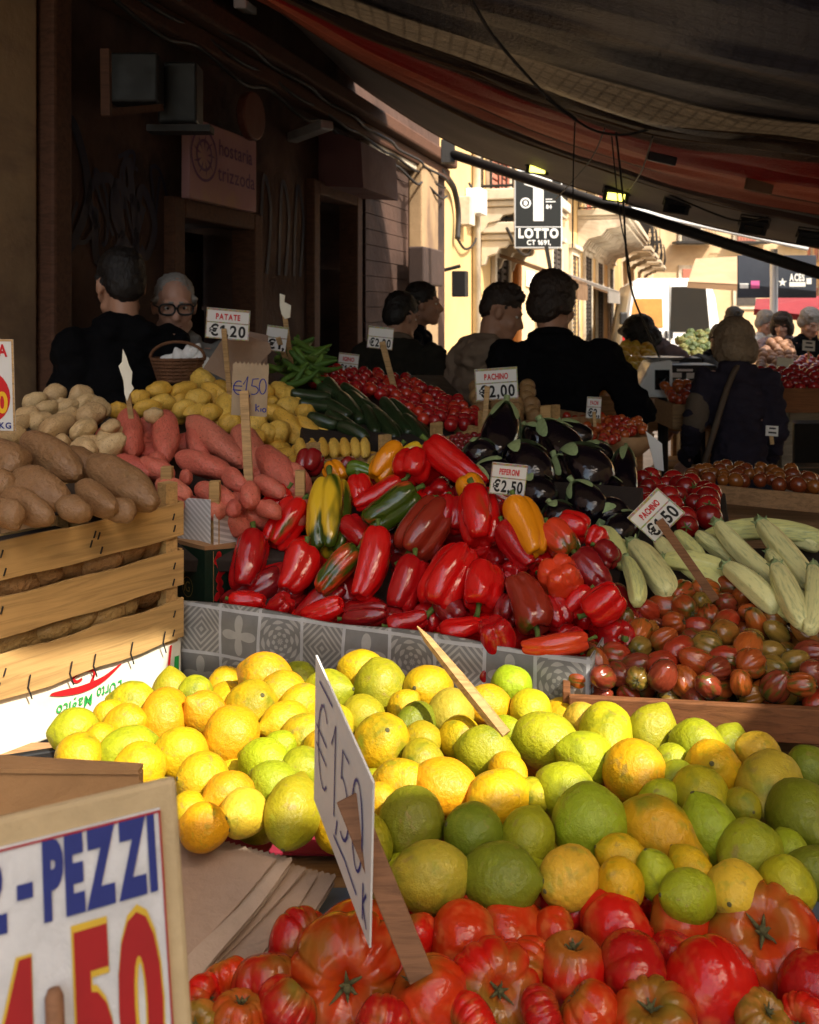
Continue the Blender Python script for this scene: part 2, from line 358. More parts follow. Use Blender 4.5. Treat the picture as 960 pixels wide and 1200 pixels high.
# dark building beside the stall
bA = empty('market_building', W(2, 0, 0), 'shade darkened old building with graffiti under the tarpaulins', 'building')
sA, sB = us(515), us(562)
mb = MB()
d1 = (us(203), us(290)); d2 = (us(365), us(412)); zd1 = vz(246, 258); zd2 = vz(390, 232); top = 9
for s0, s1, z0, z1 in ((-6, d1[0], 0, top), (d1[0], d1[1], zd1, top), (d1[1], d2[0], 0, top), (d2[0], d2[1], zd2, top), (d2[1], sA, 0, top)):
    fbox(mb, s0, s1, -.5, 0, z0, z1)
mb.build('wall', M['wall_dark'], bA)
for u0, u1, vt, t, m, nm in ((-60, 20, -900, .10, 'wall_stone', 'stone_pier'), (24, 47, -900, .16, 'rust_wood', 'pilaster'), (478, 498, 195, .14, 'wall_stone', 'pilaster'), (500, 515, 170, .06, 'wall_dark', 'pilaster')):
    mb = MB(); s0, s1 = us(u0), us(u1); fbox(mb, s0, s1, .003, t, 0, min(top, vz((u0 + u1) / 2, vt))); mb.build(nm, M[m], bA, bev=.015)
for (a, b_), zt in ((d1, zd1), (d2, zd2)):
    fr = MB(); fbox(fr, a - .09, a + .02, -.1, .06, 0, zt + .08); fbox(fr, b_ - .02, b_ + .09, -.1, .06, 0, zt + .08); fbox(fr, a + .02, b_ - .02, -.1, .06, zt - .02, zt + .08)
    f = fr.build('door_frame', M['rust_wood'], bA, bev=.01)
    lf = MB(); w2 = (b_ - a) / 2
    fbox(lf, a + .02, b_ - .02, -.33, -.28, 0, zt - .5)
    for k in range(2):
        for z0 in (.25, 1.2): fbox(lf, a + .12 + k * w2, a + w2 - .08 + k * w2, -.278, -.262, z0, z0 + .75)
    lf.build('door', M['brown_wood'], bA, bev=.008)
    tr = MB(); fbox(tr, a + .02, b_ - .02, -.33, -.29, zt - .48, zt - .04); tr.build('transom_window', M['glass_dark'], bA)
    h = MB(); h.sph(W((a + b_) / 2 + .06, -.25, 1.05), .03); h.build('handle', M['metal'], bA, True)
s0, s1 = us(423), us(476)
mb = MB(); zt = vz(450, 187)
for k in range(22):
    z = .1 + (zt - .1) * k / 22; fbox(mb, s0 + .03, s1 - .03, .006, .03, z, z + (zt - .1) / 22 - .006)
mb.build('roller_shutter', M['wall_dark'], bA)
mb = MB(); fbox(mb, s0 - .05, s1 + .05, .003, .09, zt + .005, zt + .1); mb.build('shutter_lintel', M['stone_trim'], bA, bev=.01)
mb = MB(); fbox(mb, 4.2, sA, .003, .2, 3.1, 3.22); fbox(mb, 4.2, sA, .003, .12, 2.98, 3.095); mb.build('cornice', M['rust_wood'], bA, bev=.02)
# graffiti strokes on the plaster
gr = MB()
cd = Card(W(us(120), .004, vz(120, 240)), D, Z)
cd.n = N
rr = random.Random(3)
for wd, n_, sc_ in ((.05, 5, 1.), (.022, 7, .8)):
    lines = []
    for k in range(n_):
        x = -.45 + .95 * (k + rr.random() * .7) / n_; y = rr.uniform(-.12, .12); a0 = rr.uniform(0, 6); pts = []
        for q in range(6): a = a0 + q * rr.uniform(.9, 1.5); pts.append((x + sc_ * rr.uniform(.04, .15) * math.cos(a), y + sc_ * rr.uniform(.10, .30) * math.sin(a), 0))
        lines.append([(p.x, p.y) for p in catmull(pts, 40)])
    cd.strokes('graffiti', lines, wd, M['graf'], bA, .002 + wd * .02)
cd = Card(W(us(335), .004, vz(335, 270)), D, Z); cd.n = N
cd.strokes('graffiti', [[(p.x, p.y) for p in catmull([(x, -.3, 0), (x + .05, .3, 0), (x + .16, .1, 0), (x + .1, -.3, 0)], 20)] for x in (-.4, -.12, .12)], .04, M['graf'], bA, .002)

# sunlit continuation of the row: plastered fronts with balconies
def front(label, s0, s1, h, mat, t, name='house'):
    b = empty(name, W((s0 + s1) / 2, t, 0), label, 'building'); mb = MB(); fbox(mb, s0, s1, t - 5, t, 0, h); mb.build('wall', mat, b)
    c = MB(); fbox(c, s0 + .01, s1 - .01, t + .002, t + .3, h - .35, h - .1); fbox(c, s0 + .01, s1 - .01, t + .002, t + .18, h - .55, h - .355); c.build('cornice', M['stone_trim'], b, bev=.03)
    return b
def window(b, s0, s1, z0, z1, t, mat='shutter_red', louvre=True):
    f = MB()
    fbox(f, s0 - .12, s0, t + .003, t + .07, z0, z1 + .12); fbox(f, s1, s1 + .12, t + .003, t + .07, z0, z1 + .12); fbox(f, s0, s1, t + .003, t + .07, z1, z1 + .12); fbox(f, s0 - .18, s1 + .18, t + .003, t + .14, z1 + .125, z1 + .22)
    w_ = f.build('window', M['stone_trim'], b, bev=.01)
    q = MB(); m = (s0 + s1) / 2; k = max(8, int((z1 - z0) / .09))
    for a, c in ((s0 + .01, m - .01), (m + .01, s1 - .01)):
        fbox(q, a, a + .06, t + .005, t + .05, z0, z1); fbox(q, c - .06, c, t + .005, t + .05, z0, z1)
        for i in range(k): fbox(q, a + .06, c - .06, t + .005, t + .03, z0 + (z1 - z0) * i / k, z0 + (z1 - z0) * (i + .62) / k)
    q.build('shutter', M[mat], w_)
    g = MB(); fbox(g, s0 + .01, s1 - .01, t + .001, t + .004, z0, z1); g.build('pane', M['glass_dark'], w_)
def balcony(b, s0, s1, z, t, dpt=.9, ornate=False):
    sl_ = MB(); fbox(sl_, s0, s1, t + .003, t + dpt, z - .14, z); fbox(sl_, s0 + .04, s1 - .04, t + .003, t + dpt - .05, z - .22, z - .145)
    bl = sl_.build('balcony', M['stone_trim'], b, bev=.015)
    n = max(2, int((s1 - s0) / (.42 if ornate else .9)))
    for i in range(n + 1):
        s = s0 + .12 + (s1 - s0 - .24) * i / n; w_ = .16 if ornate else .10; q_ = .85 if ornate else .4
        prof = [(a_ * (1 if ornate else .6), b_ * q_) for a_, b_ in [(0, 0), (dpt - .12, 0), (dpt - .12, -.12), (dpt * .75, -.22), (dpt * .55, -.25), (dpt * .45, -.42), (dpt * .2, -.5), (.08, -.75), (0, -.8)]]
        c = MB(); c.prism([W(s - w_ / 2, t + .004 + a, z - .225 + d) for a, d in prof], D * w_); c.build('corbel', M['stone_trim'], bl, bev=.01)
    r_ = MB(); k = int((s1 - s0) / .12)
    for i in range(k + 1):
        s = s0 + .05 + (s1 - s0 - .1) * i / k
        r_.tube([W(s, t + dpt - .06, z), W(s, t + dpt - .0 + (.06 if ornate else 0), z + .35), W(s, t + dpt - .06, z + 1)], .010, 5)
    for q in range(6):
        for s in (s0 + .05, s1 - .05): r_.tube([W(s, t + .03 + (dpt - .1) * q / 6, z), W(s, t + .03 + (dpt - .1) * q / 6, z + 1)], .010, 5)
    for zz in (.04, 1.0):
        r_.tube([W(s0 + .05, t + .02, z + zz), W(s0 + .05, t + dpt - .06, z + zz), W(s1 - .05, t + dpt - .06, z + zz), W(s1 - .05, t + .02, z + zz)], .018, 6)
    r_.build('railing', M['iron'], bl)
b1 = front('sunlit ochre plaster house with red louvred shutters behind the lottery sign', sA + .01, us(602), 11, M['wall_sun'], 0.0)
window(b1, us(573) - .1, us(573) + 1.15, vz(575, 248), vz(575, 175), 0, 'shutter_red')
balcony(b1, us(560), us(596), vz(575, 230), 0, .9)
balcony(b1, us(562), us(600), vz(580, 268), 0, .7)
window(b1, us(577), us(577) + .9, .2, vz(580, 302), 0, 'shutter_grey')
p = MB(); p.tube([W(us(553), .06, 0), W(us(553), .06, 10)], .05, 8); p.build('drainpipe', M['stone_trim'], b1, True)
p = MB(); p.tube([W(us(599), .09, 0), W(us(599), .09, vz(600, 300))], .07, 8); p.build('drainpipe', plain('orange_pipe', (.65, .25, .06), .6), b1, True)
b2 = front('pale house with carved balcony on scrolled corbels beyond the lottery sign', us(602) + .01, us(668), 12, M['wall_pale'], .05)
for k, s in enumerate((18.5, 21.3)):
    window(b2, s - .55, s + .55, 4.6, 7.0, .05, 'shutter_red'); balcony(b2, s - 1.1, s + 1.1, 4.55, .05, .9)
    window(b2, s - .6, s + .6, .3, 2.8, .05, 'shutter_grey')
b3 = front('tall pale house with long ornate stone balcony above the crowd', us(668) + .02, us(725), 13, M['wall_sun'], .08)
balcony(b3, us(672), us(712), 3.85, .08, 1.15, True)
for k, s in enumerate((23.6, 26.5, 30)): window(b3, s - .6, s + .6, 4.0, 6.6, .08, 'shutter_red'); window(b3, s - .7, s + .7, .2, 2.9, .08, 'shutter_grey')
b4 = front('distant ochre house at the street bend behind the van', us(725) + .02, 60, 12, M['wall_pale'], .1)
for s in (36, 40, 45, 50): window(b4, s - .6, s + .6, 4, 6.5, .1, 'shutter_red'); balcony(b4, s - 1.2, s + 1.2, 3.9, .1, 1)
# closing front across the end of the street
e = empty('end_house', Vector((22, 62, 0)), 'pale house closing the far end of the street', 'building')
mb = MB(); mb.box((24, 66, 8), (30, 8, 16)); mb.build('wall', M['wall_pale'], e)
for i in range(5):
    for j in range(3):
        f = MB(); x = 15 + i * 3.6; z = 2 + j * 4.2
        f.box((x, 61.95, z + 1.2), (1.7, .12, 2.9)); wn = f.build('window', M['stone_trim'], e)
        g = MB(); g.box((x, 61.87, z + 1.2), (1.2, .06, 2.4)); g.build('shutter', M['shutter_red' if (i + j) % 2 else 'shutter_grey'], wn)
        if j: 
            g = MB(); g.box((x, 61.4, z - .1), (2.6, 1.0, .16))
            for q in range(14): g.tube([(x - 1.25 + q * .192, 60.95, z), (x - 1.25 + q * .192, 60.95, z + .95)], .02, 4)
            g.tube([(x - 1.25, 60.95, z + .95), (x + 1.25, 60.95, z + .95)], .03, 4); g.build('balcony', M['iron'], e)
# opposite row on the far side of the street
def right_house(s0, s1, t, h, mat, label):
    b = empty('house', W((s0 + s1) / 2, t, 0), label, 'building'); mb = MB(); fbox(mb, s0, s1, t, t + 6, 0, h); mb.build('wall', mat, b)
    n = int((s1 - s0) / 3)
    for i in range(n):
        s = s0 + (i + .5) * (s1 - s0) / n
        for z0 in (.3, 4.2):
            f = MB(); fbox(f, s - .75, s + .75, t - .08, t - .003, z0, z0 + 2.6); wn = f.build('window', M['stone_trim'], b)
            g = MB(); fbox(g, s - .6, s + .6, t - .12, t - .083, z0 + .05, z0 + 2.5); g.build('shutter', M['shutter_red'], wn)
right_house(-16, -2.1, 8.4, 6.4, M['wall_pale'], 'low pale house across the street behind the photographer')
right_house(-2, 9, 8.6, 6.8, M['wall_sun'], 'low ochre house across the street beside the photographer')
right_house(22, 38, 8.2, 11, M['wall_sun'], 'ochre house on the shaded side of the street beyond the tan awning')
right_house(38.1, 58, 8.6, 12, M['wall_pale'], 'pale shuttered house on the shaded side near the street end')

# ------------------------------------------------------------------ tarpaulins overhead
def tarp_mat(name, col, trans, rough=.45, weave=(3, 60, 3), amt=.35, glow=.35, bands=(), grid=False):
    m = NT(name); co = m.coords(False); n1 = m.noise(co, 1.3, 5, .6, .4); st = m.noise(m.coords(False, weave), 3, 5, .65, .3)
    c = m.mix(m.ramp(n1, .35, .7, 0, .5), col, tuple(x * .4 for x in col)); c = m.mix(m.ramp(st, .4, .62, 0, amt), c, tuple(min(1, x * 2.3 + .02) for x in col))
    tcol = trans
    if bands:      # sewn widths of cloth and added light-passing ones: (from, to, colour, let-through colour) across the sheet
        uvv = m.n('SeparateXYZ', None, Vector=m.n('TexCoord').outputs['UV']).outputs[1]; uvv = m.math('ADD', uvv, m.math('MULTIPLY', m.math('SUBTRACT', n1, .5), .02))
        for b0_, b1_, bc, bt in bands:
            f_ = m.math('MULTIPLY', m.ramp(uvv, b0_ - .006, b0_ + .006), m.ramp(uvv, b1_ - .006, b1_ + .006, 1., 0.)); c = m.mix(f_, c, m.mix(m.ramp(st, .4, .62, 0, amt), bc, tuple(min(1, x * 1.8) for x in bc))); tcol = m.mix(f_, tcol, bt)
    if grid:       # reinforcing threads of the woven sheet
        sp = m.n('SeparateXYZ', None, Vector=m.n('TexCoord').outputs['UV']); g_ = m.math('MAXIMUM', m.ramp(m.math('SINE', m.math('MULTIPLY', sp.outputs[0], 420.)), .55, 1.), m.ramp(m.math('SINE', m.math('MULTIPLY', sp.outputs[1], 520.)), .55, 1.)); tcol = m.mix(m.math('MULTIPLY', g_, .45), tcol, m.mix(1., tcol, (.45, .42, .4), 'MULTIPLY')); c = m.mix(m.math('MULTIPLY', g_, .3), c, m.mix(1., c, (.5, .5, .5), 'MULTIPLY'))
    m.p(Base_Color=c, Roughness=rough, Specular_IOR_Level=.5); bm_ = m.bump(m.math('ADD', m.noise(m.coords(False, (22, 22, 22)), 3, 2), m.math('MULTIPLY', st, .8)), .35, .02)
    tr = m.n('BsdfTranslucent'); tc = m.mix(m.ramp(st, .35, .65, 0, .5), tcol, m.mix(1., tcol, (.35, .35, .35), 'MULTIPLY')); m.set(tr.inputs[0], tc); m.set(tr.inputs['Normal'], bm_)
    ms = m.n('MixShader', None, Fac=glow); m.set(ms.inputs[1], m.b.outputs[0]); m.set(ms.inputs[2], tr.outputs[0]); m.set(m.out.inputs[0], ms.outputs[0]); return m.m
M['tarp_dark'] = tarp_mat('dark_grey_tarpaulin', (.042, .042, .048), (.10, .09, .085), glow=.42, rough=.38, grid=True, bands=((-.1, .42, (.40, .36, .28), (.40, .34, .25)), (.42, .70, (.034, .034, .046), (.10, .092, .10)), (.835, .985, (.055, .052, .05), (.34, .28, .21)), (.985, 1.1, (.12, .07, .04), (.1, .05, .03)), (.826, .835, (.012, .01, .01), (.01, .01, .01)), (.905, .912, (.02, .016, .014), (.03, .02, .015)), (.70, .71, (.10, .08, .07), (.12, .09, .07))))  # unseen front width pale to pass light; lit middle put into let-through colour
M['tarp_red'] = tarp_mat('faded_red_tarpaulin', (.24, .08, .05), (.22, .10, .06), glow=.42, bands=((-.1, .22, (.09, .05, .03), (.06, .035, .02)), (.22, .45, (.13, .022, .016), (.21, .026, .019)), (.45, .66, (.13, .06, .042), (.32, .135, .085)), (.66, .675, (.04, .02, .015), (.03, .015, .01)), (.675, .86, (.12, .052, .038), (.26, .11, .07)), (.86, 1.1, (.10, .055, .04), (.09, .045, .03))), rough=.6, weave=(2, 30, 40))
M['tarp_grey'] = tarp_mat('grey_valance', (.26, .24, .22), (.12, .10, .09), glow=.25, rough=.7, amt=.1)
M['tarp_pale'] = tarp_mat('cream_canvas', (.5, .45, .35), (.62, .52, .38), glow=.5, rough=.7, amt=.1)  # made translucent to drop soft sunlight on the tomatoes
M['tarp_hem'] = plain('brown_hem', (.16, .09, .045), .7, .5, 5, .3)
def sheet(name, curves, mat, label, nu=90, nv=40, wr=.03, hem=None, parent=None, freq=3.):
    cs = [catmull([P(*q) if len(q) == 3 and not q_world else Vector(q) for q in c], nu) for c, q_world in curves]
    rows = [list(x) for x in zip(*[catmull([cs[k][i] for k in range(len(cs))], nv) for i in range(nu)])]
    for j, r_ in enumerate(rows):
        for i, p_ in enumerate(r_):
            a = noise.noise(Vector((i * freq / nu * 1.0, j * .42, 3.3))) + .5 * noise.noise(Vector((i * freq / nu * 2.2, j * .9, 9.1)))
            b_ = math.sin(j * 41. / nv + 2.2 * noise.noise(Vector((i * 2.2 / nu, j * .05, 1.7)))) * (.5 + noise.noise(Vector((i * 2.5 / nu, j * .2, 5.5))))
            p_.z += wr * (a + .55 * b_) * min(1, min(j, nv - 1 - j) / 3 + .25)
    mb = MB(); mb.grid(rows); o = mb.build(name, mat, parent, True, fixn=False)
    uv = o.data.uv_layers.new(name='UVMap'); ids = np.empty(len(o.data.loops), int); o.data.loops.foreach_get('vertex_index', ids); nu_ = len(rows[0])
    uv.data.foreach_set('uv', np.stack([(ids % nu_) / (nu_ - 1), (ids // nu_) / (nv - 1)], 1).astype(np.float32).ravel())
    s_ = o.modifiers.new('thickness', 'SOLIDIFY'); s_.thickness = .004
    if label: tag(o, label, 'tarpaulin', 'tarpaulins over the stalls')
    for row, rad in (hem or []):
        h = MB(); h.tube(rows[row], rad, 6); h.build('hem', M['tarp_hem'], o, True)
    return rows
b0 = [(-2.15, 2.5, 3.3), (-1.3, 1.95, 3.15), (-.55, 1.3, 3.02), (.0, .75, 2.95), (.3, .46, 2.92), (.55, .42, 2.9), (.70, .54, 2.9), (.82, .64, 2.89), (.92, .50, 2.9), (1.02, .47, 2.9), (1.25, .47, 2.9), (1.5, .40, 2.9), (1.72, .36, 2.88), (1.9, .3, 2.85), (2.6, .3, 2.75), (3.2, .4, 2.7)]  # unseen front edge, bent so the sun patch falls on lemons and crate
bm1 = [(-1.95, 3.0, 3.35), (-1.2, 2.7, 3.2), (-.5, 2.3, 3.05), (.3, 1.9, 2.92), (1.2, 1.8, 2.75), (2.4, 1.9, 2.6), (3.4, 2.1, 2.5)]
bm2 = [(-1.65, 3.6, 3.35), (-.6, 3.6, 3.1), (.5, 3.6, 2.8), (1.5, 3.5, 2.52), (2.4, 3.4, 2.35), (3.4, 3.3, 2.25)]
c1 = [(180, -75, 4.6), (340, 0, 4.7), (440, 45, 4.9), (560, 88, 5), (640, 118, 5), (760, 155, 4.9), (860, 168, 4.7), (960, 180, 4.5), (1160, 200, 4.4)]
c1b = [(u, v - 14, Y - .3) for u, v, Y in c1]
c2 = [(180, -75, 4.9), (330, 12, 5.5), (440, 80, 6), (560, 142, 6.5), (640, 174, 6.6), (760, 215, 6.6), (860, 243, 6.4), (960, 262, 6.2), (1160, 300, 6.0)]
c12 = [((a[0] + b[0]) / 2, (a[1] + b[1]) / 2 + 3, (a[2] + b[2]) / 2) for a, b in zip(c1, c2)]
c2b = [(u, v - 10, Y - .2) for u, v, Y in c2]
c3 = [(230, -40, 6.6), (330, 30, 7.2), (440, 112, 7.5), (540, 172, 7.7), (640, 207, 7.5), (760, 245, 7.2), (860, 271, 6.9), (960, 290, 6.7), (1160, 330, 6.5)]
def K(c, world=False): return (c, world)
TB = sheet('tarpaulin', [K(b0, True), K(bm1, True), K(bm2, True), K(c1)], M['tarp_dark'], 'dark grey woven tarpaulin sagging over the whole stall', 120, 60, .05, [(0, .02), (-1, .018)])
TR = sheet('tarpaulin', [K(c1b), K(c12), K(c2)], M['tarp_red'], 'faded red tarpaulin strip in folds below the dark one', 120, 40, .05, [(-1, .02)])
TV = sheet('tarpaulin', [K(c2b), K(c3)], M['tarp_grey'], 'narrow grey canvas strip carrying the floodlights', 90, 12, .015, [(-1, .012)])
# unseen awning added behind the camera, its edge shaping the sun strip
cB = [(.3, -.11, 2.92), (.45, -.105, 2.9), (.6, -.1, 2.9), (1.0, -.07, 2.9), (1.35, -.02, 2.9), (1.54, .04, 2.89), (1.70, .18, 2.85), (1.88, .55, 2.77), (2.5, .85, 2.6)]
cA = [(.3, -.72, 2.98), (.45, -.72, 2.97), (.6, -.72, 2.97), (1.0, -.72, 2.96), (1.35, -.7, 2.95), (1.54, -.66, 2.94), (1.66, -.6, 2.92), (1.85, -.5, 2.88), (2.5, -.4, 2.8)]
sheet('tarpaulin', [K(cB, True), K(cA, True)], M['tarp_pale'], 'narrow cream awning added out of view to shade the tomatoes', 60, 12, .01, [(0, .015)])
# unseen dark canopy added to keep the sun off the aisle
cR1 = [(2.3, 4.3, 2.5), (3.6, 3.6, 2.55), (5.5, 2.6, 2.6)]; cR2 = [(2.9, 6.3, 2.18), (4.3, 5.6, 2.2), (6.5, 4.6, 2.3)]
sheet('tarpaulin', [K(cR1, True), K([((a[0] + b[0]) / 2, (a[1] + b[1]) / 2, (a[2] + b[2]) / 2 - .05) for a, b in zip(cR1, cR2)], True), K(cR2, True)], M['tarp_dark'], 'dark tarpaulin added out of view to shade the aisle', 50, 24, .03)

cS1 = [(3.55, 6.1, 2.34), (5.0, 5.6, 2.36), (7.5, 4.6, 2.4)]; cS2 = [(3.85, 10.3, 2.42), (5.6, 10.2, 2.42), (8.5, 9.9, 2.45)]
sheet('tarpaulin', [K(cS1, True), K([((a[0] + b[0]) / 2, (a[1] + b[1]) / 2, (a[2] + b[2]) / 2 - .06) for a, b in zip(cS1, cS2)], True), K(cS2, True)], M['tarp_dark'], 'dark canopy roof over the far right stalls behind the slate banner', 50, 24, .03)
# iron support pole under the canopy edge
mb = MB(); pa, pb = P(522, 178, 8.3), P(1010, 336, 6.3); mb.tube([pa, pa.lerp(pb, .5) - Z * .01, pb], .043, 12)
o = mb.build('awning_pole', M['iron'], None, True); tag(o, 'long dark iron pole slanting under the canopy edge', 'pole')
mb = MB(); mb.box(P(525, 178, 8.28), (.12, .12, .2)); mb.tube([P(525, 150, 8.3), P(525, 182, 8.3)], .035, 8); mb.build('bracket', M['iron'], o)
# white bar standing in for the bright gap beyond the pole
mb = MB(); mb.box(P(842, 268, 8.6), (1.62, .06, .05), (Vector((1, -.12, -.235)).normalized(), Vector((.12, 1, 0)).normalized(), Vector((.235, 0, 1)).normalized()))
tag(mb.build('gap_bar', M['white_paint'], None, bev=.01), 'bright white bar standing in for the lit gap above the pole', 'gap bar')
# ------------------------------------------------------------------ produce: prototypes of unit radius
def lathe(fn, nu=28, nt_=18):
    vs = [fn(0., 1e-4)]
    for i in range(1, nt_):
        t = math.pi * i / nt_
        vs += [fn(2 * math.pi * k / nu, t) for k in range(nu)]
    vs.append(fn(0., math.pi - 1e-4)); mb = MB(); e = len(vs) - 1; fs = [(0, 1 + k, 1 + (k + 1) % nu) for k in range(nu)]
    for i in range(nt_ - 2):
        a = 1 + i * nu; fs += [(a + k, a + nu + k, a + nu + (k + 1) % nu, a + (k + 1) % nu) for k in range(nu)]
    a = 1 + (nt_ - 2) * nu; fs += [(a + k, e, a + (k + 1) % nu) for k in range(nu)]
    mb.add(vs, fs); return mb
def nz(x, y, z, sd, sc): return noise.noise(Vector((x * sc + sd * 3.7, y * sc + sd * 7.1, z * sc - sd * 5.3)))
PROTO = {}
def proto(kind, mb, mat):
    o = mb.build(kind, M[mat], None, True); PROTO.setdefault(kind, []).append(o); return o
def part(name, mb, mat, o): return mb.build(name, M[mat], o, True)
def star_cap(fn, n, t0, t1, off, nu=40, nt_=6, curl=0.):
    """a calyx lying on the shoulder of a fruit: pointed sepals"""
    rows = []
    for i in range(nt_ + 1):
        row = []
        for k in range(nu + 1):
            th = 2 * math.pi * k / nu; s_ = abs(math.cos(n * th / 2)) ** 1.6; tm = t0 + (t1 - t0) * s_; t = .02 + tm * i / nt_
            q = Vector(fn(th, t)); row.append(q * (1 + off) + Vector((0, 0, off * .5 + curl * (i / nt_) ** 3 * s_)))
        rows.append(row)
    return MB().grid(rows)
for sd in range(7):      # lemons
    L = (1.12, 1.2, 1.05, 1.3, 1.08, 1.16, 1.24)[sd]; nip = (.16, .24, .10, .30, .12, .20, .34)[sd]
    def fn(th, t, L=L, nip=nip, sd=sd):
        c, s_ = math.cos(t), math.sin(t); z = L * c + (nip * math.exp(-((math.pi - t) / .30) ** 2) * -1) + nip * .45 * math.exp(-(t / .28) ** 2)
        x, y = s_ * math.cos(th), s_ * math.sin(th); k = 1 + .09 * nz(x, y, c, sd, 1.1) + .018 * nz(x, y, c, sd, 4)
        return (x * k, y * k, z * (1 + .05 * nz(x, y, c, sd + 9, 1)))
    o = proto('lemon', lathe(fn, 30, 22), 'lemon')
    b = MB(); zt = fn(0, 1e-4)[2]; b.sph((0, 0, zt - .012), (.085, .085, .03), None, 10, 6); part('stem_button', b, 'drystem', o)
for sd in range(7):      # ribbed beefsteak tomatoes
    n = (9, 11, 7, 10, 8, 6, 12)[sd]; dp = (.17, .2, .15, .19, .13, .10, .18)[sd]; sq = (.76, .70, .8, .72, .82, .9, .72)[sd]
    def fn(th, t, n=n, dp=dp, sq=sq, sd=sd):
        ph = th + .22 * math.sin(2 * th + sd) + .12 * math.sin(3 * th + 2 * sd); g = abs(math.sin(n * ph / 2)); s_, c = math.sin(t), math.cos(t)
        amp = dp * 1.0 * (.25 + .65 * (.5 + .5 * noise.noise(Vector((math.cos(th) * 1.3, math.sin(th) * 1.3, sd * 4.1))))) * (1.25 if t < 1.2 else max(.25, 1.25 - (t - 1.2) * .75))
        k = 1 - amp * (1 - g) ** 1.8; k *= 1 + .07 * nz(math.cos(th), math.sin(th), c, sd, 1.2)
        r_ = s_ ** .8 * k; z = sq * c - .34 * math.exp(-(r_ / .30) ** 2) * (1 if c > 0 else -.12); return (r_ * math.cos(th), r_ * math.sin(th), z)
    o = proto('beefsteak_tomato', lathe(fn, 96, 30), 'tomato')
    b = MB(); zc = sq - .30
    for k in range(6):
        a = k * math.pi / 3 + sd; d = Vector((math.cos(a), math.sin(a), 0)); ln_ = .75 + .35 * math.sin(k * 2.3 + sd); b.tube([Vector((0, 0, zc)), d * .12 * ln_ + Vector((0, 0, zc + .06)), d * .24 * ln_ + Vector((0, 0, zc + .17 + .03 * math.sin(k * 3.1 + sd))), d * .32 * ln_ + Vector((0, 0, zc + .16 + .06 * math.sin(k + sd * 2)))], [.045, .04, .024, .004], 6)
    b.tube([(0, 0, zc - .05), (.02, 0, zc + .16)], [.07, .06], 8); part('calyx', b, 'drystem', o)
for sd in range(8):      # bell peppers, tip at -Z
    nl = (3, 4, 4, 3, 4, 3, 4, 3)[sd]; L = (1.35, 1.5, 1.2, 1.75, 1.6, 2.1, 1.3, 1.9)[sd]; tp = (.12, .15, .05, .3, .22, .3, .1, .38)[sd]; bd = (.1, -.15, .05, .25, -.1, .3, 0, -.25)[sd]; ld = (.20, .17, .21, .15, .19, .12, .22, .16)[sd]
    def fn(th, t, nl=nl, L=L, tp=tp, bd=bd, ld=ld, sd=sd):
        c, s_ = math.cos(t), math.sin(t); r_ = max(s_, 0) ** .55; z = L * math.copysign(abs(c) ** .72, c)
        ph = th + .25 * math.sin(th + sd); g = abs(math.cos(nl * ph / 2)); zz = (z / L + 1) / 2
        k = (1 - ld * (1.5 if zz < .25 else 1.0) * (1 - g) ** 1.6) * (1 - tp * (1 - zz) ** 1.3) * (1 + .10 * nz(math.cos(th), math.sin(th), z * .7, sd, .9) + .03 * nz(math.cos(th), math.sin(th), z, sd, 2.6))
        r2 = r_ * k; z -= .34 * math.exp(-(r2 / .36) ** 2) * (1 if c > 0 else -.75); z += .12 * (1 if c > 0 else -1) * g * r_ * (abs(c) ** 2)
        x, y = r2 * math.cos(th), r2 * math.sin(th); x += bd * (z / L) ** 2; return (x, y, z)
    o = proto('pepper', lathe(fn, 48, 30), 'pepper')
    b = MB(); zc = L - .40; q = bd
    b.tube([(q, 0, zc), (q * 1.0, .02, zc + .30), (q + .06, .08, zc + .62), (q + .16, .12, zc + .86)], [.17, .115, .12, .16], 9)
    b.add(*(lambda g_: (g_.v, g_.f))(star_cap(lambda th, t, q=q, zc=zc: (q + math.sin(t) * .52 * math.cos(th), math.sin(t) * .52 * math.sin(th), zc + .07 + .10 * math.sin(t)), 5, .5, .9, .0)))
    part('stem', b, 'stem', o)
for sd in range(4):      # eggplants, stem at +Z
    L = (1.45, 1.2, 1.75, 1.35)[sd]; bd = (.12, .05, .3, -.15)[sd]
    def fn(th, t, L=L, bd=bd, sd=sd):
        c, s_ = math.cos(t), math.sin(t); z = L * c; k = 1 - .34 * ((c + 1) / 2) ** 1.6 + .035 * nz(math.cos(th), math.sin(th), c, sd, 1.2); r_ = s_ ** .85 * k
        return (r_ * math.cos(th) + bd * c * c, r_ * math.sin(th), z)
    o = proto('eggplant', lathe(fn, 32, 22), 'eggplant')
    b = star_cap(fn, 5, .5, 1.6, .07, 50, 9, .16); zt = L
    b.tube([(bd, 0, zt - .05), (bd + .03, .02, zt + .22), (bd + .12, .05, zt + .45)], [.17, .13, .16], 9); part('calyx', b, 'calyx', o)
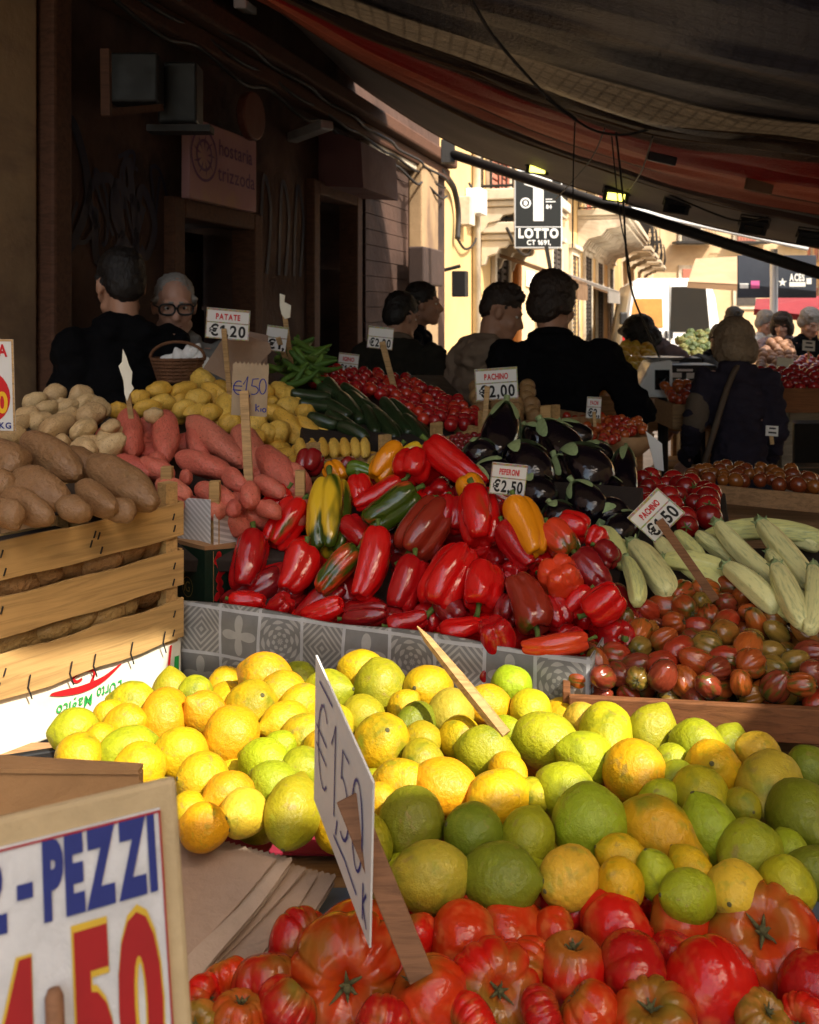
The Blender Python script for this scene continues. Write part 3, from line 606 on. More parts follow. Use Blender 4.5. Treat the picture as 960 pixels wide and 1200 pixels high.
for sd in range(5):      # pale zucchini, stem at +Z
    L = 3.6; bd = (.3, -.4, .15, 1.6, -.2)[sd]
    def fn(th, t, L=L, bd=bd, sd=sd):
        c, s_ = math.cos(t), math.sin(t); z = L * math.copysign(abs(c) ** .8, c); k = (1 - .13 * ((c + 1) / 2) ** 1.5 + .05 * math.cos(6 * th) + .012 * math.cos(12 * th)) * (1 + .05 * nz(math.cos(th), math.sin(th), z * .6, sd, .9)); r_ = max(s_, 0) ** .5 * k
        return (r_ * math.cos(th) + bd * (z / L) ** 2, r_ * math.sin(th), z)
    o = proto('pale_zucchini', lathe(fn, 48, 24), 'zucchini')
    b = MB(); b.tube([(bd, 0, L - .2), (bd + .03, 0, L + .15), (bd + .08, .05, L + .55)], [.62, .44, .38], 10)
    for k in range(5):
        a = k * 1.257; d = Vector((math.cos(a), math.sin(a), 0)); b.tube([Vector((bd, 0, L - .1)) + d * .42, Vector((bd, 0, L + .1)) + d * .5, Vector((bd, 0, L + .3)) + d * .74], [.13, .12, .03], 6)
    part('stem', b, 'calyx', o)
    def fn2(th, t, L=4.2, bd=bd * .6, sd=sd + 11):
        c, s_ = math.cos(t), math.sin(t); z = L * math.copysign(abs(c) ** .75, c); k = (1 - .10 * ((c + 1) / 2) + .025 * math.cos(8 * th)) * (1 + .05 * nz(math.cos(th), math.sin(th), z * .6, sd, .9)); r_ = max(s_, 0) ** .5 * k
        return (r_ * math.cos(th) + bd * (z / L) ** 2, r_ * math.sin(th), z)
    if sd < 3:
        o = proto('courgette', lathe(fn2, 28, 18), 'courgette'); b = MB(); b.tube([(bd * .6, 0, 4.0), (bd * .6, 0, 4.6)], [.5, .4], 8); part('stem', b, 'stem', o)
for sd in range(6):      # potatoes along Z
    L = (1.25, 1.5, 1.75, 1.4, 1.1, 2.1)[sd]
    def fn(th, t, L=L, sd=sd):
        c, s_ = math.cos(t), math.sin(t); x, y = math.cos(th), math.sin(th); k = 1 + .24 * nz(x * s_, y * s_, c * 1.3, sd, 1.0) + .09 * nz(x * s_, y * s_, c * 1.5, sd, 2.4) + .02 * nz(x * s_, y * s_, c * 2, sd, 6); r_ = max(s_, 0) ** .85 * k
        return (r_ * x + .12 * (sd % 3 - 1) * c * c, r_ * y * .9, L * c * (1 + .08 * nz(x, y, c, sd + 5, .8)))
    proto('potato', lathe(fn, 24, 18), 'potato')
for sd in range(5):      # dark ribbed plum tomatoes, stem +Z
    L = (1.3, 1.1, 1.5, 1.2, 1.0)[sd]; n = (5, 6, 5, 7, 6)[sd]; dp = (.08, .13, .06, .15, .18)[sd]
    def fn(th, t, L=L, n=n, dp=dp, sd=sd):
        c, s_ = math.cos(t), math.sin(t); g = abs(math.sin(n * (th + .2 * math.sin(2 * th + sd)) / 2)); k = (1 - dp * (1 - g) ** 1.7) * (1 + .07 * nz(math.cos(th), math.sin(th), c, sd, 1)); r_ = s_ ** .88 * k * (1 - .1 * (1 - c) / 2)
        return (r_ * math.cos(th), r_ * math.sin(th), L * c - .16 * math.exp(-(r_ / .25) ** 2) * (1 if c > 0 else .5))
    o = proto('dark_plum_tomato', lathe(fn, 40, 18), 'plum'); b = MB()
    for k in range(5):
        a = k * 1.257 + sd; d = Vector((math.cos(a), math.sin(a), 0)); b.tube([Vector((0, 0, L - .16)), d * .2 + Vector((0, 0, L - .02)), d * .36 + Vector((0, 0, L + .02))], [.06, .05, .01], 5)
    part('calyx', b, 'drystem', o)
b = MB(); b.sph((0, 0, 0), (1, 1, .93), None, 18, 12); o = proto('cherry_tomato', b, 'cherry'); q = MB()
for k in range(5):
    a = k * 1.257; d = Vector((math.cos(a), math.sin(a), 0)); q.tube([Vector((0, 0, .95)), d * .3 + Vector((0, 0, .98)), d * .55 + Vector((0, 0, 1.0))], [.07, .06, .01], 5)
q.tube([(0, 0, .9), (.05, 0, 1.3)], [.07, .05], 5); part('calyx', q, 'stem', o)
for sd in range(2):      # slim green peppers
    def fn(th, t, sd=sd):
        c, s_ = math.cos(t), math.sin(t); z = 5 * c; r_ = max(s_, 0) ** .7 * (.55 + .45 * (c + 1) / 2) * (1 + .12 * nz(math.cos(th), math.sin(th), z, sd, 1)); return (r_ * math.cos(th) + (1.2 if sd else -.8) * c * c, r_ * math.sin(th), z)
    o = proto('slim_green_pepper', lathe(fn, 14, 14), 'leafy'); b = MB(); q = 1.2 if sd else -.8; b.tube([(q, 0, 4.8), (q + .2, 0, 5.5), (q + .6, 0, 6.2)], [.4, .25, .2], 6); part('stem', b, 'stem', o)
def fn(th, t):
    c, s_ = math.cos(t), math.sin(t); r_ = s_ ** .9 * (1 + .06 * math.cos(8 * th)); return (r_ * math.cos(th), r_ * math.sin(th), .85 * c + .55 * math.exp(-(t / .35) ** 2))
proto('garlic_bulb', lathe(fn, 24, 14), 'paper')
def fn(th, t):
    c, s_ = math.cos(t), math.sin(t); x, y = math.cos(th), math.sin(th); k = 1 + .22 * nz(x * s_, y * s_, c, 3, 2.2) + .1 * nz(x * s_, y * s_, c, 3, 6); return (s_ * x * k, s_ * y * k, c * k)
proto('leafy_head', lathe(fn, 30, 20), 'leafy')
b = MB(); b.sph((0, 0, 0), (1, 1, .9), None, 16, 10); proto('onion', b, 'potato')

# ------------------------------------------------------------------ produce: placing
ITEMS = []
PILES = {}
def put(pile, kind, c, r, axis=None, col=(.5, .5, .5), al=0., var=None, roll=None, fill=False, label=None, ry=1., hl=1.2, cw=''):
    """c: world centre, r: half-width in metres, hl: half-length in half-widths"""
    ps = PROTO[kind]; pr = ps[(random.randrange(len(ps)) if var is None else var) % len(ps)]
    if axis is None: axis = Vector((random.gauss(0, 1), random.gauss(0, 1), random.gauss(0, .5)))
    it = dict(pile=pile, kind=kind, c=Vector(c), r=r, axis=Vector(axis).normalized(), col=col, al=al, pr=pr, roll=random.uniform(0, 6.28) if roll is None else roll, fill=fill, label=label, sy=ry, hl=hl, cw=cw)
    ITEMS.append(it); return it
def relax(items, it=25, slack=.9, hold=.15):
    if not items: return
    C = np.array([tuple(i['c']) for i in items]); C0 = C.copy(); r_ = np.array([i['r'] for i in items]) * slack
    for _ in range(it):
        d = C[:, None] - C[None]; L = np.linalg.norm(d, axis=2) + 1e-9; s_ = r_[:, None] + r_[None]; ov = np.clip(s_ - L, 0, None); np.fill_diagonal(ov, 0)
        C += (d / L[..., None] * ov[..., None] * .25).sum(1); C += (C0 - C) * hold
    for i, c in zip(items, C): i['c'] = Vector(c)
def inpoly(u, v, poly):
    k = False; n = len(poly)
    for i in range(n):
        (x0, y0), (x1, y1) = poly[i], poly[(i + 1) % n]
        if (y0 > v) != (y1 > v) and u < (x1 - x0) * (v - y0) / (y1 - y0) + x0: k = not k
    return k
def scatter(pile, kind, poly, pl, r, gap=1.7, lift=.35, pal=None, al=(0, 0), fill=False, drop=0., avoid=None, hl=1.2, limit=999, rs=.1, axis=None, seed=1, label=None, cw=''):
    rg = random.Random(seed); us_ = [p_[0] for p_ in poly]; vs_ = [p_[1] for p_ in poly]; pts = []; out = []
    for _ in range(6000):
        u, v = rg.uniform(min(us_), max(us_)), rg.uniform(min(vs_), max(vs_))
        if not inpoly(u, v, poly): continue
        rr_ = r * rg.uniform(1 - rs, 1 + rs); c = pl.at(u, v) + pl.n * (rg.uniform(-1, 1) * lift * r - drop)
        if any((c - q).length < gap * r for q in pts): continue
        if avoid and any((c - i['c']).length < (rr_ + i['r']) * avoid for i in ITEMS if i['pile'] == pile): continue
        pts.append(c); k = rg.randrange(len(pal)); random.seed(rg.random())
        ax = axis(rg) if axis else None
        out.append(put(pile, kind, c, rr_, ax, pal[k][0], rg.uniform(*al), fill=fill, hl=hl, label=label, cw=pal[k][1] if len(pal[k]) > 1 else cw))
        if len(pts) >= limit: break
    relax(out, 20, .92, .1); return out
def lie(pile, kind, us_, vs_, ut, vt, w_, pl, col, al=0., k=.55, lift=0., toward=0., var=None, label=None, cw='', proto_hl=None, roll=None, fill=False):
    """an elongated fruit from its stem end (us, vs) to its tip (ut, vt) on a sloping pile"""
    uc, vc = (us_ + ut) / 2, (vs_ + vt) / 2; Yc = pl.Y(uc, vc) - lift; Ya = Yc + k * (pl.Y(us_, vs_) - pl.Y(uc, vc)) + toward; Yb = Yc + k * (pl.Y(ut, vt) - pl.Y(uc, vc)) - toward
    a, b = P(us_, vs_, Ya), P(ut, vt, Yb); r_ = w_ / 2 / F * Yc; d = a - b
    return put(pile, kind, (a + b) / 2, r_, d, col, al, var, roll, fill, label, hl=max(d.length / 2 / r_, .8), cw=cw)
KIND_HL = dict(lemon=1.2, beefsteak_tomato=.76, pepper=1.0, eggplant=1.0, pale_zucchini=1.0, courgette=1.0, potato=1.0, dark_plum_tomato=1.25, cherry_tomato=1, slim_green_pepper=1, garlic_bulb=1, leafy_head=1, onion=1)
ORD = 'first second third fourth fifth sixth seventh eighth ninth tenth eleventh twelfth thirteenth fourteenth fifteenth sixteenth seventeenth eighteenth nineteenth twentieth'.split()
ORD += ['twenty ' + x for x in ORD[:9]] + ['thirtieth'] + ['thirty ' + x for x in ORD[:9]] + ['fortieth'] + ['forty ' + x for x in ORD[:9]]
def flush():
    """keep what shows, name each one by its row, and make the objects"""
    k = .8533; Wd, H = 819, 1024; zb = np.full((H, Wd), 1e9); idb = np.full((H, Wd), -1, int)
    for n, i in enumerate(ITEMS):
        m = 1 if i['hl'] < 1.5 else (3 if i['hl'] < 3 else 7)
        for q in range(m):
            c = i['c'] + i['axis'] * (i['r'] * (i['hl'] - 1) * (0 if m == 1 else (2 * q / (m - 1) - 1)))
            if c.y < .2: continue
            u, v = proj(c); u *= k; v *= k; pr_ = i['r'] * F / c.y * k * .95
            x0, x1, y0, y1 = max(0, int(u - pr_)), min(Wd, int(u + pr_) + 2), max(0, int(v - pr_)), min(H, int(v + pr_) + 2)
            if x0 >= x1 or y0 >= y1: continue
            X, Yy = np.meshgrid(np.arange(x0, x1), np.arange(y0, y1)); d2 = ((X - u) ** 2 + (Yy - v) ** 2) / pr_ ** 2; dep = c.y - i['r'] * np.sqrt(np.clip(1 - d2, 0, 1))
            msk = (d2 <= 1) & (dep < zb[y0:y1, x0:x1]); zb[y0:y1, x0:x1][msk] = dep[msk]; idb[y0:y1, x0:x1][msk] = n
    cnt = np.bincount(idb[idb >= 0].ravel(), minlength=len(ITEMS))
    keep = [i for n, i in enumerate(ITEMS) if cnt[n] > (max(5, .10 * math.pi * (i['r'] * F / i['c'].y * k) ** 2) if i['fill'] else 3)]
    rest = {}
    for i in keep:
        i['uv'] = proj(i['c'])
        if not i['label'] and PILES[i['pile']]['rows']: rest.setdefault(i['pile'], []).append(i)
    for pn, its in rest.items():
        pd = PILES[pn]; its.sort(key=lambda i: -i['uv'][1]); nr = pd['rows']; per = math.ceil(len(its) / nr)
        for r_ in range(nr):
            row = sorted(its[r_ * per:(r_ + 1) * per], key=lambda i: i['uv'][0]); rn = 'front row' if r_ == 0 else 'back row' if r_ == nr - 1 else ORD[r_] + ' row'
            for q, i in enumerate(row):
                i['label'] = f"{i['cw']} {pd['noun']}, {ORD[q]} from left in {rn} of {pd['heap']}".strip()
    for i in keep:
        pd = PILES[i['pile']]; o = copy_tree(i['pr']); L = KIND_HL[i['kind']]
        hl0 = max(abs(v[2]) for v in i['pr'].bound_box)
        o.location = i['c']; q = i['axis'].to_track_quat('Z', 'Y') @ Quaternion((0, 0, 1), i['roll']); o.rotation_euler = q.to_euler()
        o.scale = (i['r'], i['r'], i['r'] * (i['hl'] / hl0 if i['hl'] != 1.2 else 1.0)); o.color = (*i['col'], i['al'])
        tag(o, i['label'] or pd['common'], pd['cat'], pd['group'])
        if i['r'] * F / i['c'].y < 11:      # too small in the picture to show its stem
            for ch in list(o.children): bpy.data.objects.remove(ch)
    for ps in PROTO.values():
        for p_ in ps:
            for ch in list(p_.children): bpy.data.objects.remove(ch)
            bpy.data.objects.remove(p_)
    print('produce', len(keep), 'of', len(ITEMS))
def pile(name, noun, heap, cat, group, rows, common=None):
    PILES[name] = dict(noun=noun, heap=heap, cat=cat, group=group, rows=rows, common=common); return name
# ------------------------------------------------------------------ produce: what lies where
YEL = (.62, .36, .006); ORA = (.68, .33, .006); PAL = (.62, .43, .03); GRN = (.31, .33, .010); OLI = (.36, .31, .010); DGR = (.16, .18, .008); LIM = (.37, .40, .010); YGR = (.50, .42, .010); BRO = (.46, .34, .03)
CN = {YEL: 'yellow lemon', ORA: 'orange-yellow lemon', PAL: 'pale yellow lemon', GRN: 'green lemon', OLI: 'olive green lemon', DGR: 'dark green lemon', LIM: 'lime green lemon', YGR: 'yellow-green lemon', BRO: 'dull brownish lemon'}
pile('lemons', '', 'the lemon heap', 'lemon', 'lemons heaped on the front of the stall', 7)
LZ = zplane(-.60)
LEM = [(87, 857, 26, LIM, 0, 'bright lime green lemon lying apart beside the printed white box'), (92, 888, 27, YEL), (120, 868, 20, YEL), (154, 826, 25, YGR), (127, 838, 17, YEL), (145, 853, 26, YEL), (149, 879, 27, LIM), (167, 898, 28, YEL), (195, 839, 29, ORA), (229, 812, 20, LIM), (240, 837, 25, ORA), (210, 883, 30, YEL), (271, 863, 33, ORA), (296, 830, 32, YEL), (312, 795, 29, ORA), (332, 818, 27, YEL), (238, 914, 30, YEL), (270, 935, 28, ORA), (283, 951, 27, PAL), (238, 968, 27, ORA), (222, 952, 22, YEL), (312, 892, 27, LIM), (325, 918, 26, GRN), (343, 951, 33, OLI),
       (335, 848, 24, YEL), (352, 824, 24, YEL), (357, 862, 25, YGR), (327, 878, 20, LIM), (350, 905, 26, OLI), (382, 813, 26, LIM), (425, 790, 27, YEL), (445, 806, 32, GRN, .25, 'large green lemon with a pale scar against the grey cloth'), (421, 841, 25, OLI), (451, 872, 34, ORA), (474, 830, 20, YEL), (503, 808, 28, YEL), (489, 846, 22, DGR), (492, 868, 22, OLI), (496, 893, 24, OLI), (527, 837, 28, BRO), (541, 866, 25, YEL), (567, 881, 30, GRN, .2, 'green lemon with a brown scar under the pointed wooden splint'), (573, 828, 25, YEL), (599, 804, 24, LIM), (622, 834, 25, YGR), (634, 867, 33, LIM), (467, 920, 28, YEL), (522, 924, 32, ORA), (588, 936, 33, YEL), (481, 967, 40, DGR, 0, 'large dark green lemon beside the handwritten card'), (556, 979, 35, DGR, .2), (619, 983, 31, GRN), (505, 1028, 38, BRO), (586, 1030, 38, DGR, .2), (630, 932, 18, YGR), (595, 905, 22, YEL), (600, 860, 18, LIM),
       (688, 846, 20, PAL), (707, 855, 31, YGR, .3), (690, 890, 31, LIM), (762, 858, 28, OLI), (746, 906, 37, ORA, .28, 'orange-yellow lemon with a dark green patch in the middle of the heap'), (818, 877, 31, GRN, .3), (790, 893, 20, GRN), (834, 903, 34, YEL), (657, 932, 34, LIM), (692, 966, 45, GRN, 0, 'biggest round yellow-green lemon in the heap'), (777, 976, 39, ORA, .3), (818, 934, 34, YGR, .35), (900, 922, 38, BRO, .2, 'rough brownish lemon with a blunt nipple near the red cloth'), (889, 882, 24, PAL, .2), (948, 902, 26, DGR), (941, 961, 43, DGR, 0, 'dark green lemon with a long neck at the end of the heap'), (842, 984, 35, GRN), (875, 993, 36, GRN, .15), (952, 1022, 28, DGR), (668, 1029, 34, PAL, .3), (728, 1036, 28, YEL), (770, 1027, 24, LIM), (811, 1023, 25, YEL), (806, 1050, 30, GRN), (862, 1046, 34, PAL), (924, 1038, 32, LIM, .3), (731, 1008, 27, YEL), (792, 912, 20, GRN), (781, 934, 20, LIM), (918, 1000, 22, GRN), (864, 945, 22, OLI), (446, 940, 22, YEL), (430, 985, 30, OLI), (385, 880, 26, YEL), (392, 850, 24, YGR)]
its = []
for q in LEM:
    u, v, r_, c = q[:4]; c2 = tuple(min(1, x * random.uniform(.88, 1.1)) for x in c); Yd = LZ.Y(u, v)
    its.append(put('lemons', 'lemon', P(u, v, Yd), r_ / F * Yd * 1.0, (random.gauss(0, 1), random.gauss(0, .8), random.gauss(0, .45)), c2, q[4] if len(q) > 4 else random.choice((0, .1, .18, .25, .32)), label=q[5] if len(q) > 5 else None, cw=CN[c]))
relax(its, 30, .93, .2)
PALL = [((c), CN[c]) for c in (YEL, ORA, OLI, GRN, YGR, PAL, DGR)]
scatter('lemons', 'lemon', [(100, 880), (215, 800), (330, 790), (600, 792), (700, 835), (955, 890), (955, 1050), (480, 1040), (420, 960), (230, 975)], zplane(-.635), .033, 1.55, .2, PALL, (0, .25), True, .01, avoid=.8, seed=11)

pile('beefsteak', 'beefsteak tomato', 'the tomato heap', 'tomato', 'beefsteak tomatoes at the front edge of the stall', 4)
TZ = zplane(-.635)
RD = (.50, .009, .005); ORR = (.48, .030, .005); DRD = (.36, .007, .006); GR_ = (.42, .14, .02)
TN = {RD: 'red', ORR: 'orange-red', DRD: 'dark red', GR_: 'greenish brown'}
TOM = [(893, 1101, 61, ORR, .2, 0, 'largest deeply ribbed orange-red beefsteak tomato near the corner'), (721, 1096, 43, RD, 0, 4), (661, 1067, 37, DRD, 0, 2), (797, 1087, 37, ORR, .15, 5), (765, 1055, 26, RD, .2, 3), (714, 1053, 24, DRD, 0, 1), (832, 1158, 50, RD, 0, 4, 'big bright red beefsteak tomato below the ribbed orange one'), (742, 1148, 44, DRD, .1, 2), (758, 1188, 45, ORR, .3, 1), (662, 1140, 38, RD, .05, 5), (632, 1094, 27, ORR, 0, 2), (620, 1143, 32, ORR, .25, 1), (946, 1162, 38, DRD, 0, 5), (855, 1070, 27, ORR, .35, 5), (684, 1188, 34, ORR, .2, 0), (896, 1190, 30, GR_, .6, 3),
       (402, 1141, 61, ORR, .35, 3, 'big ribbed green and red beefsteak tomato with its stem facing out'), (362, 1115, 36, DRD, .1, 1), (507, 1171, 42, ORR, 0, 5), (590, 1160, 47, RD, .3, 3), (547, 1099, 38, ORR, 0, 5), (512, 1059, 31, DRD, 0, 2), (545, 1066, 30, ORR, 0, 4), (606, 1058, 26, RD, 0, 5), (610, 1096, 38, ORR, .2, 1), (496, 1099, 26, RD, .1, 4), (640, 1064, 18, DRD, .2, 1), (331, 1170, 33, DRD, .3, 0), (467, 1150, 20, ORR, .2, 2), (240, 1170, 24, RD, .1, 1), (270, 1150, 24, ORR, .2, 3), (306, 1160, 36, DRD, .45, 6, 'dark greenish ribbed beefsteak tomato beside the paper bags'), (282, 1190, 30, ORR, .3, 0), (240, 1196, 22, GR_, .5, 2), (552, 1190, 30, RD, .1, 1), (455, 1195, 30, DRD, .2, 0), (640, 1188, 30, DRD, .1, 3), (800, 1120, 26, DRD, 0, 0), (930, 1195, 30, RD, 0, 1), (985, 1120, 40, RD, 0, 1)]
its = []
rt = random.Random(5)
for q in TOM:
    u, v, r_, c, al, va = q[:6]; Yd = TZ.Y(u, v); ax = Vector((rt.gauss(0, .9), rt.gauss(-.1, .7), rt.gauss(.2, .6)))
    if va == 3 and r_ > 40: ax = Vector((rt.uniform(-.1, .2), -.8, .45))
    if q[0] == 893: ax = Vector((-.25, -.62, .75))
    if q[0] == 402: ax = Vector((.05, -.9, .28))
    its.append(put('beefsteak', 'beefsteak_tomato', P(u, v, Yd), r_ / F * Yd * 1.14, ax, c, al, va, label=q[6] if len(q) > 6 else None, hl=1.2, cw=TN[c]))
relax(its, 30, .86, .2)
scatter('beefsteak', 'beefsteak_tomato', [(262, 1195), (352, 1128), (480, 1092), (850, 1072), (960, 1110), (960, 1240), (230, 1240)], zplane(-.672), .052, 1.5, .2, [(DRD, 'dark red'), (ORR, 'orange-red')], (0, .2), True, .01, avoid=.78, seed=3)

pile('peppers', '', 'the pepper heap', 'pepper', 'bell peppers heaped in the cloth covered box', 5)
PP = Plane((210, 715, 1.86), (690, 775, 1.53), (520, 530, 2.12))
R1 = (.60, .006, .006); R2 = (.40, .005, .007); R3 = (.24, .008, .010); O1 = (.80, .27, .006); Y1 = (.72, .46, .02); G1 = (.09, .16, .012); RO = (.66, .05, .014); B1 = (.26, .022, .010)
PN = {R1: 'bright red pepper', R2: 'deep red pepper', R3: 'dark red pepper', O1: 'orange pepper', Y1: 'yellow pepper', G1: 'green pepper', RO: 'orange-red pepper', B1: 'brownish red pepper'}
PEP = [(340, 577, 288, 622, 33, R1, 0, 5), (352, 588, 318, 640, 44, R1, .3, 6, 0, 0, 'red pepper darkening to green beside the tall yellow-green one'), (388, 562, 383, 648, 52, Y1, .52, 2, .01, 0, 'tall yellow pepper striped with green standing upright'), (300, 625, 286, 690, 46, R2, 0, 0), (362, 642, 338, 696, 47, R1, 0, 3), (418, 642, 372, 692, 36, RO, .52, 4, .01, 0, 'orange and dark green pepper leaning beside a long red one'), (449, 622, 426, 703, 43, R1, 0, 5, .02, 0, 'long narrow bright red pepper standing on end'), (488, 577, 430, 617, 48, RO, .72, 1, .02, 0, 'mostly green pepper with a red tip near the top of the heap'), (478, 652, 520, 590, 58, B1, .15, 2), (507, 712, 545, 640, 60, R1, 0, 1, .02), (488, 655, 466, 716, 44, R2, 0, 0), (420, 560, 425, 590, 34, R1, 0, 6), (470, 565, 415, 595, 30, R1, 0, 5), (468, 522, 438, 560, 37, O1, 0, 4, .01, 0, 'smooth orange pepper on the crest of the heap'), (492, 522, 458, 550, 24, Y1, .2, 5), (478, 560, 488, 532, 46, R1, 0, 2, .03), (500, 520, 566, 572, 46, R1, 0, 7, .0, 0, 'biggest curved red pepper along the crest of the heap'), (366, 533, 360, 552, 36, R3, 0, 6), (386, 545, 400, 563, 28, O1, 0, 6), (408, 548, 436, 551, 22, G1, 0, 5), (272, 704, 312, 706, 30, R1, 0, 3, .03), (318, 722, 338, 702, 32, R2, 0, 6, .04, .02), (356, 726, 402, 708, 32, R1, 0, 0, .03, .01), (404, 726, 455, 718, 33, R3, 0, 4, .03, .01), (456, 737, 502, 724, 32, R2, 0, 3, .03), (516, 744, 566, 732, 36, R1, 0, 7, .03), (558, 574, 566, 636, 54, R1, .18, 2, .04, 0, 'glossy red pepper with green streaks below the orange one'), (545, 562, 562, 586, 36, O1, 0, 6, .0), (606, 588, 632, 652, 47, O1, .0, 3, .04, 0, 'creased orange pepper beside the price card'), (588, 618, 622, 668, 38, R2, 0, 3), (642, 614, 672, 650, 44, RO, .35, 1), (660, 690, 652, 662, 55, RO, .18, 6, .04, .035, 'orange-red pepper showing its green stem at the side of the heap'), (688, 722, 728, 694, 47, R1, 0, 0, .04, .01, 'bright red pepper lying with its stem out beside the dark tomatoes'), (676, 648, 712, 690, 44, R3, 0, 3), (636, 738, 608, 674, 52, B1, .2, 3, .03), (562, 712, 572, 660, 52, R1, 0, 0, .03), (588, 762, 576, 728, 46, R2, 0, 6, .05, .025), (690, 752, 610, 760, 30, RO, 0, 5, .05), (680, 762, 668, 738, 32, R2, 0, 6, .03, .01), (530, 585, 526, 622, 44, R2, 0, 2), (706, 622, 694, 642, 30, R1, 0, 4), (700, 640, 722, 660, 36, R3, 0, 2), (640, 700, 662, 735, 40, R2, 0, 2, -.03), (690, 690, 660, 720, 34, R1, 0, 4, -.02), (405, 610, 430, 640, 36, R2, 0, 0, -.03), (330, 570, 352, 560, 24, R2, 0, 6), (600, 700, 590, 730, 36, R3, 0, 2, -.02), (655, 612, 690, 622, 40, R1, .1, 2, -.01), (520, 700, 540, 730, 40, R3, 0, 1, -.04)]
for q in PEP:
    lie('peppers', 'pepper', *q[:5], PP, q[5], q[6], k=.6, lift=(q[8] if len(q) > 8 else 0) * .7, toward=q[9] if len(q) > 9 else 0, var=q[7], label=q[10] if len(q) > 10 else None, cw=PN[q[5]])
scatter('peppers', 'pepper', [(270, 710), (300, 590), (370, 545), (490, 530), (570, 560), (650, 610), (725, 690), (690, 770), (520, 745)], PP, .036, 1.5, .2, [(R2, PN[R2]), (R3, PN[R3]), (R1, PN[R1])], (0, .1), True, .055, avoid=None, seed=8)

pile('eggplants', '', 'the eggplant heap', 'eggplant', 'black eggplants heaped behind the peppers', 3)
EP = Plane((600, 540, 2.12), (700, 620, 1.95), (670, 520, 2.38)); EG = (.006, .003, .006)
for q in [(594, 478, 580, 540, 44, 0, .03), (606, 522, 632, 578, 54, 1, .02), (640, 500, 672, 548, 50, 2, 0), (668, 526, 706, 580, 58, 0, .03), (730, 524, 732, 586, 30, 2, .03), (674, 568, 702, 612, 42, 1, .05), (690, 600, 736, 604, 38, 3, .05), (742, 606, 716, 634, 36, 1, .06), (560, 520, 566, 548, 40, 1, -.04), (644, 592, 664, 622, 40, 3, .02), (768, 596, 788, 604, 24, 2, .0), (690, 520, 712, 552, 36, 0, -.06), (618, 560, 640, 600, 46, 1, -.03), (560, 545, 600, 570, 44, 0, -.06), (700, 560, 730, 610, 44, 1, -.02), (650, 540, 690, 580, 46, 0, -.05), (655, 500, 690, 522, 34, 2, -.05), (620, 500, 640, 530, 36, 0, -.05)]:
    lie('eggplants', 'eggplant', *q[:4], q[4] * 1.18, EP, EG, 0, k=.55, lift=q[6], var=q[5], cw='glossy black eggplant')

pile('zucchini', '', 'the zucchini heap', 'zucchini', 'pale ribbed zucchini heaped on the stall', 3)
ZP = Plane((740, 690, 1.68), (900, 710, 1.60), (880, 612, 1.98)); ZC = (.80, .76, .34); ZD = (.72, .71, .26)
for q in [(706, 618, 734, 660, 27, 0, .02), (738, 655, 752, 708, 23, 1, .03), (744, 636, 788, 696, 33, 2, .02), (778, 652, 856, 668, 27, 0, .02), (808, 622, 962, 618, 26, 3, .0), (816, 626, 884, 672, 22, 2, -.02), (840, 618, 908, 686, 26, 1, .03), (852, 660, 912, 712, 30, 0, .04), (894, 614, 952, 688, 30, 4, .04), (908, 662, 942, 734, 30, 2, .06), (958, 664, 954, 740, 26, 1, .06), (900, 645, 930, 690, 24, 0, 0), (794, 626, 822, 655, 22, 4, -.01), (768, 634, 800, 665, 22, 0, .0), (724, 636, 748, 672, 22, 4, -.02), (880, 680, 925, 725, 26, 1, .0), (800, 660, 850, 690, 26, 2, -.02), (900, 615, 960, 640, 24, 0, -.04), (925, 690, 960, 730, 26, 0, .0), (975, 640, 990, 700, 26, 2, .0)]:
    lie('zucchini', 'pale_zucchini', *q[:5], ZP, random.choice((ZC, ZD)), random.uniform(.2, .4), k=.65, lift=q[6] - .01, var=q[5], cw='pale green zucchini')

pile('plums', '', 'the dark tomato tray', 'tomato', 'dark ribbed plum tomatoes in the wooden tray', 6)
BP = Plane((680, 812, 1.475), (950, 818, 1.40), (830, 690, 1.72))
PLP = [((0.374, 0.074, 0.014), 'brown-red plum tomato'), ((0.393, 0.037, 0.013), 'dark red plum tomato'), ((0.318, 0.119, 0.020), 'olive brown plum tomato'), ((0.487, 0.112, 0.018), 'orange-brown plum tomato'), ((0.225, 0.037, 0.016), 'dusky purple-brown plum tomato'), ((0.412, 0.067, 0.014), 'reddish brown plum tomato'), ((0.281, 0.164, 0.029), 'greenish plum tomato')]
scatter('plums', 'dark_plum_tomato', [(676, 796), (690, 762), (720, 742), (742, 716), (800, 688), (850, 682), (900, 704), (966, 742), (966, 806), (820, 802)], BP, .0215, 1.56, .35, PLP, (.05, .42), False, 0, hl=1.2, rs=.2, axis=lambda g: (g.gauss(0, 1), g.gauss(0, .8), g.gauss(0, .5)), seed=21)
scatter('plums', 'dark_plum_tomato', [(680, 796), (742, 716), (800, 688), (850, 682), (900, 704), (962, 742), (962, 800), (820, 798)], BP, .0215, 1.6, .2, PLP, (.05, .4), True, .033, hl=1.2, rs=.16, seed=22)

